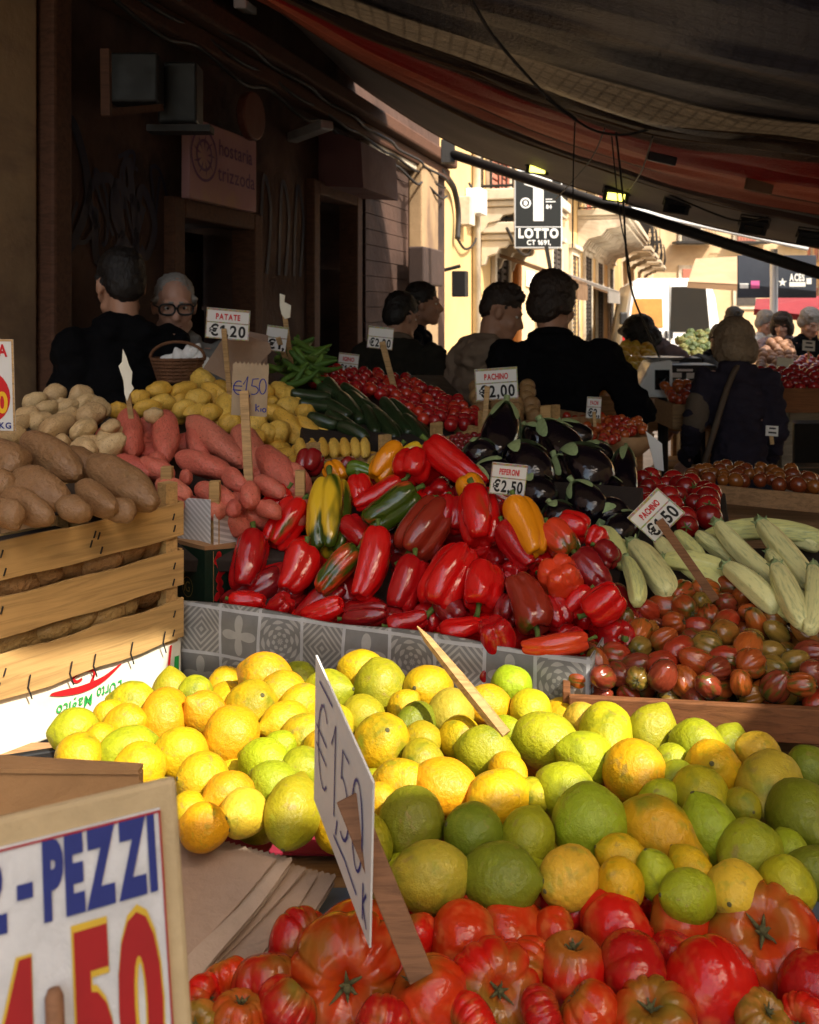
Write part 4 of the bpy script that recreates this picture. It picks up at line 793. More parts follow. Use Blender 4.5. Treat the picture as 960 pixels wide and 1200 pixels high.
pile('brown', 'big brown potato', 'the slatted crate', 'potato', 'brown potatoes filling the slatted crate', 4)
BT = Plane((143, 567, 1.69), (43, 570, 1.61), (62, 535, 1.75)); PB = (.215, .115, .05); PB2 = (.28, .15, .06)
for q in [(30, 513, 94, 560, 46, 1), (14, 556, 78, 592, 44, 3), (104, 540, 184, 594, 47, 1, .02), (92, 568, 136, 602, 34, 0, .02), (-6, 522, 22, 556, 48, 0), (4, 578, 62, 610, 37, 1, .02), (-10, 590, 26, 612, 36, 0, .03), (70, 588, 106, 606, 34, 3, .03), (70, 530, 120, 560, 40, 0, -.06), (120, 590, 160, 604, 30, 0, 0), (-20, 560, 20, 580, 44, 0, -.02)]:
    lie('brown', 'potato', *q[:5], BT, PB, .1, k=.8, lift=q[6] if len(q) > 6 else 0, var=q[5], cw='')
CF = Plane((0, 632, 1.5), (208, 590, 1.77), (0, 835, 1.5))      # the crate's face
ins = Vector((-.78, .626, 0)) * .045
for q in [(30, 682, 26), (68, 668, 24), (97, 662, 20), (126, 655, 24), (156, 645, 24), (181, 639, 22), (4, 690, 24), (10, 757, 26), (38, 747, 27), (66, 738, 25), (96, 727, 26), (130, 717, 27), (157, 706, 24), (176, 699, 20), (192, 693, 18), (-14, 765, 26)]:
    c = CF.at(q[0], q[1]); put('brown', 'potato', c + ins, q[2] / F * c.y * 1.1, (-.626 + random.uniform(-.4, .4), -.78, random.uniform(-.3, .3)), PB2 if q[1] < 700 else (.30, .19, .07), .1, random.randrange(5), hl=1.2)

pile('redpot', 'red potato', 'the red potato heap', 'potato', 'red potatoes heaped behind the crate', 4)
RP = Plane((200, 575, 2.02), (300, 580, 2.05), (200, 500, 2.38)); RC = (.62, .145, .095); RC2 = (.66, .19, .12); RC3 = (.50, .10, .07)
for q in [(151, 482, 154, 536, 34, 1, .02), (193, 484, 194, 540, 34, 1, .02), (84, 512, 118, 522, 30, 0), (123, 503, 124, 530, 27, 3), (166, 492, 180, 512, 24, 0, -.02), (220, 488, 285, 545, 37, 5, .02), (160, 540, 205, 558, 26, 2, .02), (205, 532, 272, 558, 33, 5, .03), (212, 560, 224, 560, 20, 4, .04), (138, 536, 178, 558, 24, 2, .01), (182, 566, 224, 582, 25, 2, .03), (228, 569, 282, 596, 29, 2, .03), (262, 552, 288, 574, 22, 3, .02), (293, 568, 293, 594, 27, 4, .04), (298, 560, 334, 580, 23, 2, .03), (276, 500, 312, 558, 37, 2, .01), (304, 524, 348, 582, 38, 2, .01), (273, 588, 274, 604, 20, 4, .05), (330, 545, 362, 575, 32, 0, 0), (225, 498, 240, 540, 30, 1, -.02), (88, 524, 98, 538, 20, 4, .03), (190, 585, 214, 598, 26, 0, 0), (240, 590, 262, 604, 26, 0, 0), (100, 508, 126, 516, 26, 0, -.02), (300, 590, 330, 604, 22, 0, 0)]:
    lie('redpot', 'potato', *q[:5], RP, random.choice((RC, RC, RC2, RC3)), .08, k=.6, lift=q[6] if len(q) > 6 else 0, var=q[5], cw='')
scatter('redpot', 'potato', [(90, 520), (150, 490), (250, 495), (340, 540), (355, 590), (230, 595)], RP, .032, 1.5, .2, [(RC3, ''), (RC, '')], (0, .1), True, .04, seed=31)

pile('beige', 'pale dusty potato', 'the pale potato heap', 'potato', 'pale dusty potatoes heaped at the back', 4)
GP = Plane((60, 510, 2.12), (130, 500, 2.2), (70, 460, 2.62)); GC = (.58, .40, .20); GC2 = (.62, .44, .22)
for q in [(54, 466, 76, 458, 24), (26, 474, 56, 466, 22), (40, 484, 70, 476, 22), (80, 466, 110, 460, 23), (14, 492, 46, 482, 22), (66, 480, 94, 473, 20), (86, 478, 116, 468, 22), (92, 494, 122, 480, 30), (68, 496, 92, 484, 26), (50, 510, 84, 490, 32), (34, 498, 60, 488, 24), (112, 470, 124, 486, 22), (4, 502, 36, 492, 22), (84, 510, 110, 496, 26), (120, 504, 140, 496, 18), (168, 488, 192, 486, 20), (0, 516, 30, 506, 28), (20, 520, 50, 512, 24), (-6, 484, 12, 478, 22)]:
    lie('beige', 'potato', *q[:5], GP, random.choice((GC, GC2)), .12, k=.6, var=random.randrange(5), cw='')
scatter('beige', 'potato', [(-5, 490), (60, 455), (110, 460), (140, 495), (110, 530), (40, 540), (0, 530)], GP, .026, 1.5, .2, [(GC, ''), (GC2, '')], (0, .15), True, .035, seed=41)

pile('yellowpot', 'yellow potato', 'the yellow potato heap', 'potato', 'yellow potatoes heaped in the wooden box', 6)
YP = Plane((330, 530, 2.38), (425, 520, 2.55), (240, 445, 2.9)); YC = (.78, .46, .065); YC2 = (.82, .52, .09)
for q in [(222, 435, 252, 453, 23), (170, 458, 202, 456, 22), (201, 462, 230, 452, 22), (174, 474, 206, 470, 22), (236, 452, 264, 466, 20), (218, 470, 248, 464, 22), (265, 463, 266, 492, 25), (234, 486, 260, 480, 22), (202, 482, 232, 476, 22), (216, 486, 244, 478, 18), (156, 480, 190, 476, 21), (126, 482, 150, 478, 20), (152, 468, 176, 464, 18), (250, 450, 274, 458, 18), (256, 498, 284, 494, 24), (286, 500, 312, 494, 26), (304, 506, 326, 510, 26), (284, 516, 310, 510, 24), (318, 452, 344, 470, 23), (334, 456, 354, 478, 22), (326, 480, 354, 474, 24), (322, 482, 354, 512, 25), (346, 484, 370, 482, 22), (348, 490, 372, 512, 22), (360, 490, 384, 512, 20), (372, 496, 392, 500, 20), (380, 488, 404, 512, 20), (318, 514, 334, 500, 30), (310, 486, 330, 482, 24), (288, 470, 310, 474, 24), (298, 458, 322, 462, 22), (276, 480, 300, 486, 22), (244, 504, 262, 508, 20)]:
    lie('yellowpot', 'potato', *q[:5], YP, random.choice((YC, YC2)), .06, k=.6, var=random.randrange(5), cw='')
for u in (352, 365, 378, 391, 404, 416, 427): lie('yellowpot', 'potato', u, 514, u + 1, 536, 14.5, YP, random.choice((YC, YC2)), .05, k=.5, lift=.02, var=random.choice((0, 3, 4)), cw='')
scatter('yellowpot', 'potato', [(130, 490), (220, 440), (260, 450), (330, 455), (400, 500), (430, 530), (320, 535), (250, 505)], YP, .026, 1.5, .2, [(YC, '')], (0, .1), True, .035, seed=51)

pile('courgettes', '', 'the courgette heap', 'courgette', 'dark green courgettes beside the yellow potatoes', 3)
CP = Plane((420, 510, 2.55), (480, 510, 2.66), (380, 450, 3.05)); CC = (.018, .035, .012)
for q in [(340, 462, 388, 468, 17), (350, 474, 396, 478, 17), (382, 446, 404, 476, 18), (398, 462, 424, 496, 20), (408, 458, 446, 504, 20), (428, 476, 442, 508, 17), (438, 480, 466, 516, 20), (448, 470, 480, 512, 20), (458, 470, 506, 516, 18), (384, 484, 422, 510, 19), (396, 496, 432, 514, 19), (400, 452, 430, 476, 18), (372, 452, 400, 466, 16), (424, 470, 470, 512, 18), (360, 488, 396, 500, 18), (380, 472, 410, 492, 20), (474, 488, 500, 518, 18)]:
    lie('courgettes', 'courgette', *q[:5], CP, CC, random.uniform(.1, .3), k=.6, var=random.randrange(3), cw='dark green courgette')

CR = [((.42, .012, .014),), ((.34, .01, .014),), ((.50, .03, .014),)]
pile('cherryback', '', '', 'tomato', 'cherry tomatoes heaped before the dark men', 0, 'small red cherry tomato in the heap below the dark jacketed men')
scatter('cherryback', 'cherry_tomato', [(345, 446), (362, 436), (400, 432), (470, 440), (560, 482), (566, 500), (500, 494), (440, 462), (380, 452)], Plane((500, 490, 2.8), (560, 492, 2.9), (400, 440, 3.4)), .021, 1.6, .4, CR, (0, .05), seed=61, limit=140)
pile('cherrymid', '', '', 'tomato', 'tiny tomatoes in baskets before the man in black', 0, 'tiny orange-red tomato in the baskets below the man in black')
scatter('cherrymid', 'cherry_tomato', [(642, 492), (690, 486), (752, 492), (756, 506), (700, 520), (642, 512)], Plane((650, 512, 2.95), (750, 512, 2.95), (690, 486, 3.35)), .016, 1.75, .4, [((.40, .03, .015),), ((.46, .09, .02),)], (0, .1), seed=62, limit=90)
pile('cherryflat', '', '', 'tomato', 'dark cherry tomatoes behind the pepper crest', 0, 'tiny dark red tomato just behind the crest of peppers')
scatter('cherryflat', 'cherry_tomato', [(524, 512), (560, 510), (582, 524), (540, 526)], Plane((524, 526, 2.4), (580, 526, 2.4), (550, 510, 2.6)), .011, 1.8, .3, [((.22, .012, .014),)], (0, .0), seed=63, limit=40)
pile('saladtom', '', 'the tomatoes behind the eggplants', 'tomato', 'round red tomatoes between the eggplants and the crate edge', 2)
scatter('saladtom', 'cherry_tomato', [(744, 566), (760, 560), (800, 562), (835, 572), (838, 600), (800, 618), (750, 590)], Plane((750, 595, 2.15), (835, 600, 2.1), (780, 560, 2.5)), .027, 1.75, .3, [((.36, .008, .008), 'round red tomato'), ((.24, .007, .007), 'dark round red tomato')], (0, .0), seed=64, rs=.15)
pile('orangetom', '', 'the far wooden crate', 'tomato', 'orange tomatoes in the far wooden crate', 2)
scatter('orangetom', 'cherry_tomato', [(800, 556), (850, 546), (930, 552), (962, 560), (962, 574), (880, 564), (800, 564)], Plane((800, 564, 2.7), (960, 574, 2.6), (880, 546, 2.95)), .021, 1.8, .3, [((.26, .08, .015), 'dull orange tomato'), ((.20, .04, .012), 'orange-red tomato')], (0, .0), seed=65, rs=.2)
pile('slimgreen', '', '', 'pepper', 'slim green peppers heaped beyond the potatoes', 0, 'slim curled green pepper in the heap behind the yellow potatoes')
scatter('slimgreen', 'slim_green_pepper', [(322, 428), (345, 402), (372, 408), (384, 436), (350, 446)], Plane((320, 440, 3.0), (384, 440, 3.0), (350, 404, 3.5)), .013, 2.6, 1.5, [((.06, .14, .015),), ((.10, .20, .02),)], (0, .2), hl=1.2, seed=66, axis=lambda g: (g.gauss(0, 1), g.gauss(0, .6), g.gauss(0, .5)), limit=45)
pile('garlic', 'white garlic bulb', 'the wicker basket', 'garlic', 'garlic bulbs in the wicker basket', 2)
for q in [(196, 424, 9), (210, 418, 9), (222, 416, 10), (233, 421, 9), (216, 428, 9), (228, 412, 9), (203, 430, 8), (240, 428, 8)]:
    put('garlic', 'garlic_bulb', P(q[0], q[1], 2.95), q[2] / F * 2.95, (random.gauss(0, .5), -.3, 1), (.7, .66, .6), 0)
pile('farlemons', '', '', 'lemon', 'lemons heaped on the stall beyond the scale', 0, 'small yellow lemon in the far heap behind the weighing scale')
scatter('farlemons', 'lemon', [(712, 412), (738, 402), (764, 408), (768, 442), (716, 444)], Plane((715, 442, 5.9), (765, 442, 5.9), (740, 402, 6.6)), .037, 1.7, .3, [((.62, .44, .06),), ((.62, .38, .04),)], (0, .1), seed=67, limit=60)
pile('greens', '', 'the far greens stall', 'vegetable', 'green vegetables heaped before the van', 2)
scatter('greens', 'leafy_head', [(796, 398), (815, 388), (838, 392), (844, 410), (820, 420), (800, 412)], Plane((800, 418, 7.8), (842, 418, 7.8), (820, 388, 8.8)), .04, 1.5, .3, [((.05, .075, .015), 'green leafy vegetable head'), ((.13, .13, .03), 'yellowish green vegetable head')], (0, .3), seed=68, limit=40)
pile('onions', '', '', 'onion', 'brown onions heaped on the far right stall', 0, 'small brown onion heaped on the stall behind the woman')
scatter('onions', 'onion', [(888, 418), (900, 402), (922, 400), (934, 420), (926, 438), (894, 436)], Plane((890, 436, 6.6), (930, 436, 6.6), (910, 400, 7.4)), .038, 1.7, .3, [((.24, .12, .07),), ((.30, .15, .08),)], (0, .1), seed=69, limit=60)
pile('radish', '', '', 'radish', 'red radishes heaped on the far right stall', 0, 'small red radish heaped beside the onions across the aisle')
scatter('radish', 'cherry_tomato', [(930, 428), (945, 420), (975, 422), (975, 446), (932, 442)], Plane((930, 444, 6.2), (970, 444, 6.2), (950, 420, 6.9)), .035, 1.7, .3, [((.40, .02, .03),)], (0, 0), seed=70, limit=40)
pile('leaves', '', '', 'vegetable', 'green vegetables laid along the far stall edge', 0, 'pale green vegetable lying along the edge of the far stall')
scatter('leaves', 'leafy_head', [(892, 444), (930, 440), (985, 446), (985, 456), (892, 452)], Plane((890, 452, 5.6), (970, 456, 5.6), (930, 440, 6.0)), .05, 1.5, .3, [((.16, .22, .06),)], (0, .2), seed=71, limit=24)
flush()
# ------------------------------------------------------------------ the stall: table, boxes, trays, crates
E1 = Vector((.922, -.387, 0)); E2 = Vector((.387, .922, 0))
def zz(z): return EYE + z
TBL = empty('market_table', (0.2, 1.2, 0), 'long market table under the blue sheet carrying the lemons and tomatoes', 'table')
mb = MB(); mb.box((.15, 1.05, zz(-.735)), (2.2, 1.0, .05)); mb.build('table_top', M['crate'], TBL, bev=.004)
for x in (-.85, 1.15):
    for y in (.62, 1.48): mb = MB(); mb.box((x, y, zz(-.76) / 2), (.06, .06, zz(-.76))); mb.build('leg', M['crate'], TBL)
mb = MB(); mb.grid([[(-.96, .50, zz(-1.25)), (1.26, .50, zz(-1.25))], [(-.96, .53, zz(-.706)), (1.26, .53, zz(-.706))], [(-.96, 1.15, zz(-.706)), (1.26, 1.15, zz(-.706))]])
o = mb.build('plastic_sheet', M['bluecloth'], None); tag(o, 'slate blue plastic sheet under the tomatoes and paper bags', 'sheet')
mb = MB(); mb.grid([[(-.42, 1.22, zz(-.702)), (1.4, 1.16, zz(-.702))], [(-.42, 1.56, zz(-.700)), (1.4, 1.56, zz(-.700))]]); o = mb.build('tablecloth', M['redcloth'], None); o.modifiers.new('t', 'SOLIDIFY').thickness = .003; tag(o, 'dark red cloth under the lemon heap', 'cloth')
TB2 = empty('market_table', (0, 2.2, 0), 'second stepped table behind carrying peppers and potato boxes', 'table')
mb = MB(); ax = (E1, E2, Z)
def tf(a, b, z): return Vector((.286, 1.5, 0)) + E1 * a + E2 * b + Z * zz(z)
mb.box(tf(-.25, .42, -.715), (2.6, .76, .04), ax); mb.build('table_top', M['crate'], TB2)
mb = MB(); mb.box(tf(-.05, 1.25, -.60), (2.7, .9, .04), ax); mb.build('rear_shelf', M['crate'], TB2)
for a in (-1.5, 1.0):
    for b in (.12, .75, 1.6): mb = MB(); h = zz(-.735) if b < 1 else zz(-.62); mb.box(tf(a, b, 0) - Z * (EYE - h / 2), (.06, .06, h), ax); mb.build('leg', M['crate'], TB2)
# the pepper box wrapped in patterned oilcloth
def oilcloth():
    m = NT('patterned_oilcloth'); co = m.coords(False); sx = m.n('SeparateXYZ', None, Vector=co)
    sc = 11.5
    def cell(x): return m.math('SUBTRACT', m.math('FRACT', m.math('MULTIPLY', x, sc)), .5), m.math('FLOOR', m.math('MULTIPLY', x, sc))
    fx, ix = cell(sx.outputs[0]); fz, iz = cell(sx.outputs[2])
    r_ = m.math('SQRT', m.math('ADD', m.math('POWER', m.math('ABSOLUTE', fx), 2.), m.math('POWER', m.math('ABSOLUTE', fz), 2.))); an = m.math('ARCTAN2', fz, fx)
    par = m.math('MODULO', m.math('ABSOLUTE', m.math('ADD', ix, m.math('MULTIPLY', iz, 2.))), 3.)
    rings = m.math('SINE', m.math('MULTIPLY', r_, 52.)); pet = m.math('SINE', m.math('MULTIPLY', an, 8.)); pet2 = m.math('COSINE', m.math('MULTIPLY', an, 4.))
    pa_ = m.math('GREATER_THAN', m.math('ADD', rings, m.math('MULTIPLY', pet, .8)), .3)
    pb_ = m.math('GREATER_THAN', m.math('SUBTRACT', m.math('ADD', .27, m.math('MULTIPLY', pet2, .16)), r_), 0.)
    pc_ = m.math('GREATER_THAN', m.math('SINE', m.math('MULTIPLY', m.math('ADD', m.math('ABSOLUTE', fx), m.math('ABSOLUTE', fz)), 45.)), .2)
    s0 = m.mix(m.math('LESS_THAN', par, .5), m.mix(m.math('LESS_THAN', par, 1.5), pc_, pb_), pa_)
    ed = m.math('GREATER_THAN', m.math('MAXIMUM', m.math('ABSOLUTE', fx), m.math('ABSOLUTE', fz)), .465)
    dk, lt = (.17, .165, .155), (.40, .385, .35); c = m.mix(m.math('MULTIPLY', s0, .7), dk, lt); c = m.mix(ed, c, (.42, .42, .42))
    wn = m.noise(m.coords(False), 30, 4); c = m.mix(m.ramp(wn, .3, .7, 0, .35), c, m.mix(1., c, (.5, .5, .5), 'MULTIPLY'))
    m.p(Base_Color=c, Roughness=.5, Specular_IOR_Level=.4); m.bump(m.noise(m.coords(False), 9, 3), .25, .02); return m.m
M['oilcloth'] = oilcloth()
PB_ = bpy.data.objects.new('pepper_box', None); COL.objects.link(PB_); PB_.location = tf(0, 0, -.56)
tag(PB_, 'low pepper box wrapped in grey patterned oilcloth', 'box')
def local_mesh(name, mat, parent, fn, rotz=0., **k):
    mb = MB(); fn(mb); o = mb.build(name, mat, None, **k); o.parent = parent; return o
PB_.rotation_euler = (0, 0, math.atan2(E1.y, E1.x))
L_ = .80
def fcloth(mb):
    rows = []
    for z, y0 in ((.004, .012), (.006, 0), (-.03, -.004), (-.06, -.006), (-.09, -.006), (-.135, -.002)):
        rows.append([(x, y0 + .004 * math.sin(x * 31 + z * 20) * (1 if z < 0 else .3), z + .004 * math.sin(x * 17)) for x in np.linspace(-L_, .005, 60)])
    mb.grid(rows); mb.grid([[(.005 + .002 * i, y, z) for y in np.linspace(0, .62, 20)] for i, z in enumerate((.008, -.03, -.08, -.135))])
o = local_mesh('oilcloth_cover', M['oilcloth'], PB_, fcloth, smooth=True); o.modifiers.new('t', 'SOLIDIFY').thickness = .003
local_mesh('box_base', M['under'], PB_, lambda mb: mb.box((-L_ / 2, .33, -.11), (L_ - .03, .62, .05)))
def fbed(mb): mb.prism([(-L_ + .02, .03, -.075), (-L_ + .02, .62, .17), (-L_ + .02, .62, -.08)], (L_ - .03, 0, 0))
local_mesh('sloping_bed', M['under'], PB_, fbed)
# the dark tomatoes' wooden tray
TR_ = empty('wooden_tray', P(815, 840, 1.44), 'reddish wooden tray holding the dark plum tomatoes', 'tray')
a, b = P(667, 816, 1.455), P(1010, 834, 1.385); dd = (b - a).normalized(); dn = Vector((-dd.y, dd.x, 0)).normalized(); zt = (a.z + b.z) / 2
mb = MB(); mb.box((a + b) / 2 - Z * .024, ((b - a).length, .014, .052), (dd, dn, dd.cross(dn))); mb.build('front_board', M['traywood'], TR_, bev=.002)
mb = MB(); q = a + dn * .17; mb.box(q - Z * .02 - dd * .004, (.012, .325, .05), (dd, dn, Z)); mb.build('side_board', M['traywood'], TR_, bev=.002)
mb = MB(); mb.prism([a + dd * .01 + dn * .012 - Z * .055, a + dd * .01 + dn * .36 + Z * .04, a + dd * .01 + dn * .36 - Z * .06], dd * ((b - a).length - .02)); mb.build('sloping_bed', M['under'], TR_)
# beds under the other heaps: sloping boards added, dark so the gaps look shaded
def bed(label, pts, drop, thick=.03, mat='under', name='display_board', cat='display board'):
    q = [P(*p) for p in pts]; n = (q[1] - q[0]).cross(q[2] - q[0]).normalized(); n = n if n.z > 0 else -n
    mb = MB(); mb.prism([p - n * drop for p in q], -n * thick); o = mb.build(name, M[mat], None, bev=.004); tag(o, label, cat); return o
def quad(pl, *uv): return [(u, v, pl.Y(u, v)) for u, v in uv]
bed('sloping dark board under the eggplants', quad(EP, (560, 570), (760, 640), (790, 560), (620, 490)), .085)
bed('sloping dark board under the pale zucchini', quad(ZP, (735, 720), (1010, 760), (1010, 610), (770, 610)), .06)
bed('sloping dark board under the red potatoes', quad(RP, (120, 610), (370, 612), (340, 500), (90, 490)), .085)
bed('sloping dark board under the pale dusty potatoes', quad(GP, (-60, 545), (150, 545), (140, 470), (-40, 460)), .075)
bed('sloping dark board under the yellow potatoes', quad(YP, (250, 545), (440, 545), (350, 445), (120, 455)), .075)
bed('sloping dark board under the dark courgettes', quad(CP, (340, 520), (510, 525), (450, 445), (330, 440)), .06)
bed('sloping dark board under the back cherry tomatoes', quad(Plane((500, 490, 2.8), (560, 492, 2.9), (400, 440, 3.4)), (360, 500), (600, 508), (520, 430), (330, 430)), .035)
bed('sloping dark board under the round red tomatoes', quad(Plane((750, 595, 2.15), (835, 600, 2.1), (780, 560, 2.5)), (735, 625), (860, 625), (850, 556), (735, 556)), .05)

# slatted crate of brown potatoes
CO = P(208, 590, 1.77); Fd = Vector((-.626, -.78, 0)); Gd = Vector((-.78, .626, 0)); CR_ = empty('slatted_crate', Vector((CO.x, CO.y, zz(-.60))), 'pale slatted wooden crate filled with big brown potatoes', 'crate')
CL = .62; CW = .40
def cr(f, g, z): return Vector((CO.x, CO.y, 0)) + Fd * f + Gd * g + Z * zz(z)
def slat(f0, f1, g, z0, z1, t=.006, tilt=0., wob=0.):
    mb = MB(); n = 14; rows = []
    for s_ in (0, 1):
        for zt_ in (0, 1):
            rows.append([cr(f0 + (f1 - f0) * i / n, g - t * s_ , (z1 if zt_ else z0) + tilt * (i / n - .5) + wob * math.sin(i * 1.7 + z0 * 40 + zt_) - .006 * math.sin(math.pi * i / n) * (1 if wob else 0)) for i in range(n + 1)])
    a_, b_, c_, d_ = rows
    mb.grid([a_, b_, d_, c_, a_]); mb.add([a_[0], b_[0], d_[0], c_[0], a_[-1], b_[-1], d_[-1], c_[-1]], [(0, 1, 2, 3), (4, 5, 6, 7)]); return mb.build('slat', M['crateslat'], CR_)
slat(-.01, CL, .0, -.423, -.360, wob=.0012); slat(-.01, CL, .0, -.514, -.450, wob=.0016); slat(-.01, CL, .0, -.615, -.543, wob=.0025)
for z0, z1 in ((-.42, -.352), (-.518, -.455), (-.612, -.55)): slat(-.01, CL, CW + .006, z0, z1)
for g0 in (0, CW):
    for f0 in (.012, CL - .03):
        mb = MB(); mb.box(cr(f0, g0 + (.014 if g0 == 0 else -.014), -.472), (.026, .026, .30), (Fd, Gd, Z)); mb.build('corner_post', M['slat'], CR_)
for f0 in (-.012, CL + .006):
    for z0 in (-.39, -.48, -.575): mb = MB(); mb.box(cr(f0, CW / 2, z0), (.006, CW - .01, .06), (Fd, Gd, Z)); mb.build('end_slat', M['slat'], CR_)
mb = MB(); mb.box(cr(CL / 2, CW / 2, -.606), (CL - .02, CW - .02, .01), (Fd, Gd, Z)); mb.build('crate_floor', M['slat'], CR_)
st = MB()
for f0, z0 in ((.010, -.4), (.012, -.378), (.010, -.47), (.012, -.50), (.010, -.56), (.012, -.595), (.17, -.384), (.185, -.395), (.178, -.380), (.165, -.41), (.345, -.38), (.34, -.41), (.345, -.47), (.34, -.57), (.35, -.59)):
    st = MB(); st.bar(cr(f0, -.0075, z0), cr(f0 + .004, -.0075, z0 - .012), .0022, .0016, Gd); st.build('staple', M['dark_metal'], CR_)
for f0 in (.035, .105, .18, .225, .30, .37): st = MB(); st.tube([cr(f0, -.010, -.592), cr(f0 + .003, -.008, -.612), cr(f0 - .005, -.006, -.634)], .0013, 5); st.build('wire_tie', M['dark_metal'], CR_)
mb = MB(); mb.box(cr(CL / 2, CW / 2 + .03, -.46), (CL - .07, CW - .13, .02), (Fd, Gd, Z)); mb.build('gap_backing', M['under'], CR_)  # dark board added so the gaps between the slats look shaded
# white printed box under the crate, standing upside down
WB = empty('cardboard_box', cr(.3, .2, -.70), 'white printed cardboard box turned upside down under the crate', 'box')
mb = MB(); mb.prism([cr(-.012, .004, -.618), cr(CL + .02, .004, -.618), cr(CL + .02, .004, -.715), cr(-.012, .004, -.715)], Gd * (CW - .02)); mb.build('box_body', M['cream'], WB, bev=.003)
fc = Card(cr(.187, .0025, -.66), -Fd, Z); fc.n = -Gd
# everything printed on it reads upside down
ud = Card(fc.c, -fc.r, -fc.u); ud.n = -Gd
ud.text('lettering', "L'Orto", -.067, -.002, .021, M['green_ink'], WB, .001, bold=.012, width=.050, shear=.12); ud.text('lettering', "Magico", -.008, .004, .019, M['green_ink'], WB, .001, bold=.012, width=.068, shear=.12)
sw = catmull([(-.067, -.030, 0), (-.03, -.010, 0), (.01, -.004, 0), (.05, -.010, 0), (.072, -.018, 0)], 30)
top_ = [(p.x, p.y) for p in sw]; bot_ = [(p.x, p.y - .012 * math.sin(math.pi * i / 29) ** .7 - .0005) for i, p in enumerate(sw)]
ud.poly('red_swoosh', [(top_ + bot_, [(i, i + 1, 30 + i + 1, 30 + i) for i in range(29)])], M['red_ink'], WB, .001)
ud.strokes('red_swoosh', [[(p.x, p.y) for p in catmull([(-.005, -.016, 0), (-.012, -.034, 0), (.012, -.040, 0), (.030, -.034, 0), (.022, -.026, 0), (.012, -.028, 0)], 24)]], .005, M['red_ink'], WB, .0012)
fc.poly('red_edge_line', [([(.160, -.05), (.165, -.05), (.176, .034), (.171, .034)], [(0, 1, 2, 3)])], M['red_ink'], WB, .001)
fc.poly('green_edge_print', [([(.178, -.05), (.190, -.05), (.192, .01), (.182, .01)], [(0, 1, 2, 3)])], M['green_ink'], WB, .001)
# black tray rim in front of it
mb = MB(); mb.box(P(66, 897, 1.33), (.30, .012, .05), (Vector((.93, .36, 0)).normalized(), Vector((-.36, .93, 0)).normalized(), Z)); tag(mb.build('tray_rim', M['black_plastic'], None, bev=.003), 'black plastic tray edge beside the printed white box', 'tray')
# red potato box: white ribbed card panels on wooden posts
def ribbed():
    m = NT('ribbed_white_card'); co = m.coords(False); s_ = m.n('SeparateXYZ', None, Vector=co); k = m.math('SINE', m.math('MULTIPLY', m.math('ADD', s_.outputs[2], m.math('MULTIPLY', s_.outputs[0], .8)), 520.))
    m.p(Base_Color=m.mix(m.ramp(k, -.2, .4), (.5, .5, .5), (.74, .74, .74)), Roughness=.75); return m.m
M['ribbed'] = ribbed()
RB = empty('potato_box', P(240, 650, 1.96), 'open box with white ribbed card sides holding red potatoes', 'box')
a, b, c = P(206, 645, 2.0), P(247, 649, 1.93), P(286, 638, 2.03)
at, bt, ct = P(206, 583, 2.0), P(247, 586, 1.93), P(286, 606, 2.03)
mb = MB(); mb.prism([a, b, bt, at], (-.001, .006, 0)); mb.build('card_side', M['ribbed'], RB); mb = MB(); mb.prism([b + Vector((.006, 0, 0)), c, ct, bt + Vector((.006, 0, -.03))], (.001, .006, 0)); mb.build('card_side', M['ribbed'], RB)
mb = MB(); mb.box(P(252, 607, 1.955), (.022, .02, .155)); mb.build('corner_post', M['slat'], RB, bev=.002); mb = MB(); mb.box(P(196, 585, 2.0), (.024, .02, .14)); mb.build('corner_post', M['slat'], RB, bev=.002)
mb = MB(); mb.box(P(352, 572, 2.1), (.022, .02, .08)); mb.build('corner_post', M['slat'], RB, bev=.002)
GB = empty('cardboard_box', P(240, 705, 1.95), 'dark green cardboard box with gold emblem and red berry print', 'box')
a, b, c = P(204, 700, 1.99), P(240, 712, 1.90), P(292, 704, 2.02); up = Z * (66 / F * 1.93)
mb = MB(); mb.prism([a, b, c, c + Vector((-.05, .25, 0)), a + Vector((-.05, .25, 0))], up); mb.build('box_body', M['darkbox'], GB)
mb = MB(); mb.prism([a + up, b + up, c + up, c + up + Vector((-.05, .25, 0)), a + up + Vector((-.05, .25, 0))], Z * .008); mb.build('card_rim', M['kraft'], GB)
f1 = Card((a + b) / 2 + up / 2, b - a, Z); f2 = Card((b + c) / 2 + up / 2, c - b, Z)
f1.poly('gold_emblem', [ring(-.004, -.026, .0195, .021)] + text2d('IG', -.017, -.036, .022, bold=-.005, width=.022)[0], M['gold_ink'], GB, .0012)
f1.poly('small_print', text2d('86', .0, .035, .008, width=.012)[0] + [rect(-.004, .026, .014, .028), rect(-.002, .022, .012, .024)], M['white_ink'], GB, .0012)
rr = random.Random(2); f2.poly('berry_print', [disc(-.036 + rr.uniform(-.001, .018) + .003 * (k % 2), -.05 + k * .0042, .0075, .0075, 12) for k in range(24)][::1], M['red_ink'], GB, .0012)
f2.poly('leaf_print', [([(.012, .0), (.018, .0), (.026, .045), (.022, .046)], [(0, 1, 2, 3)]), rect(.0, .020, .012, .026)], M['purple_ink'], GB, .0012)
f2.poly('print_edge', [rect(-.0462, -.055, -.0445, .055)], M['kraft'], GB, .0014)
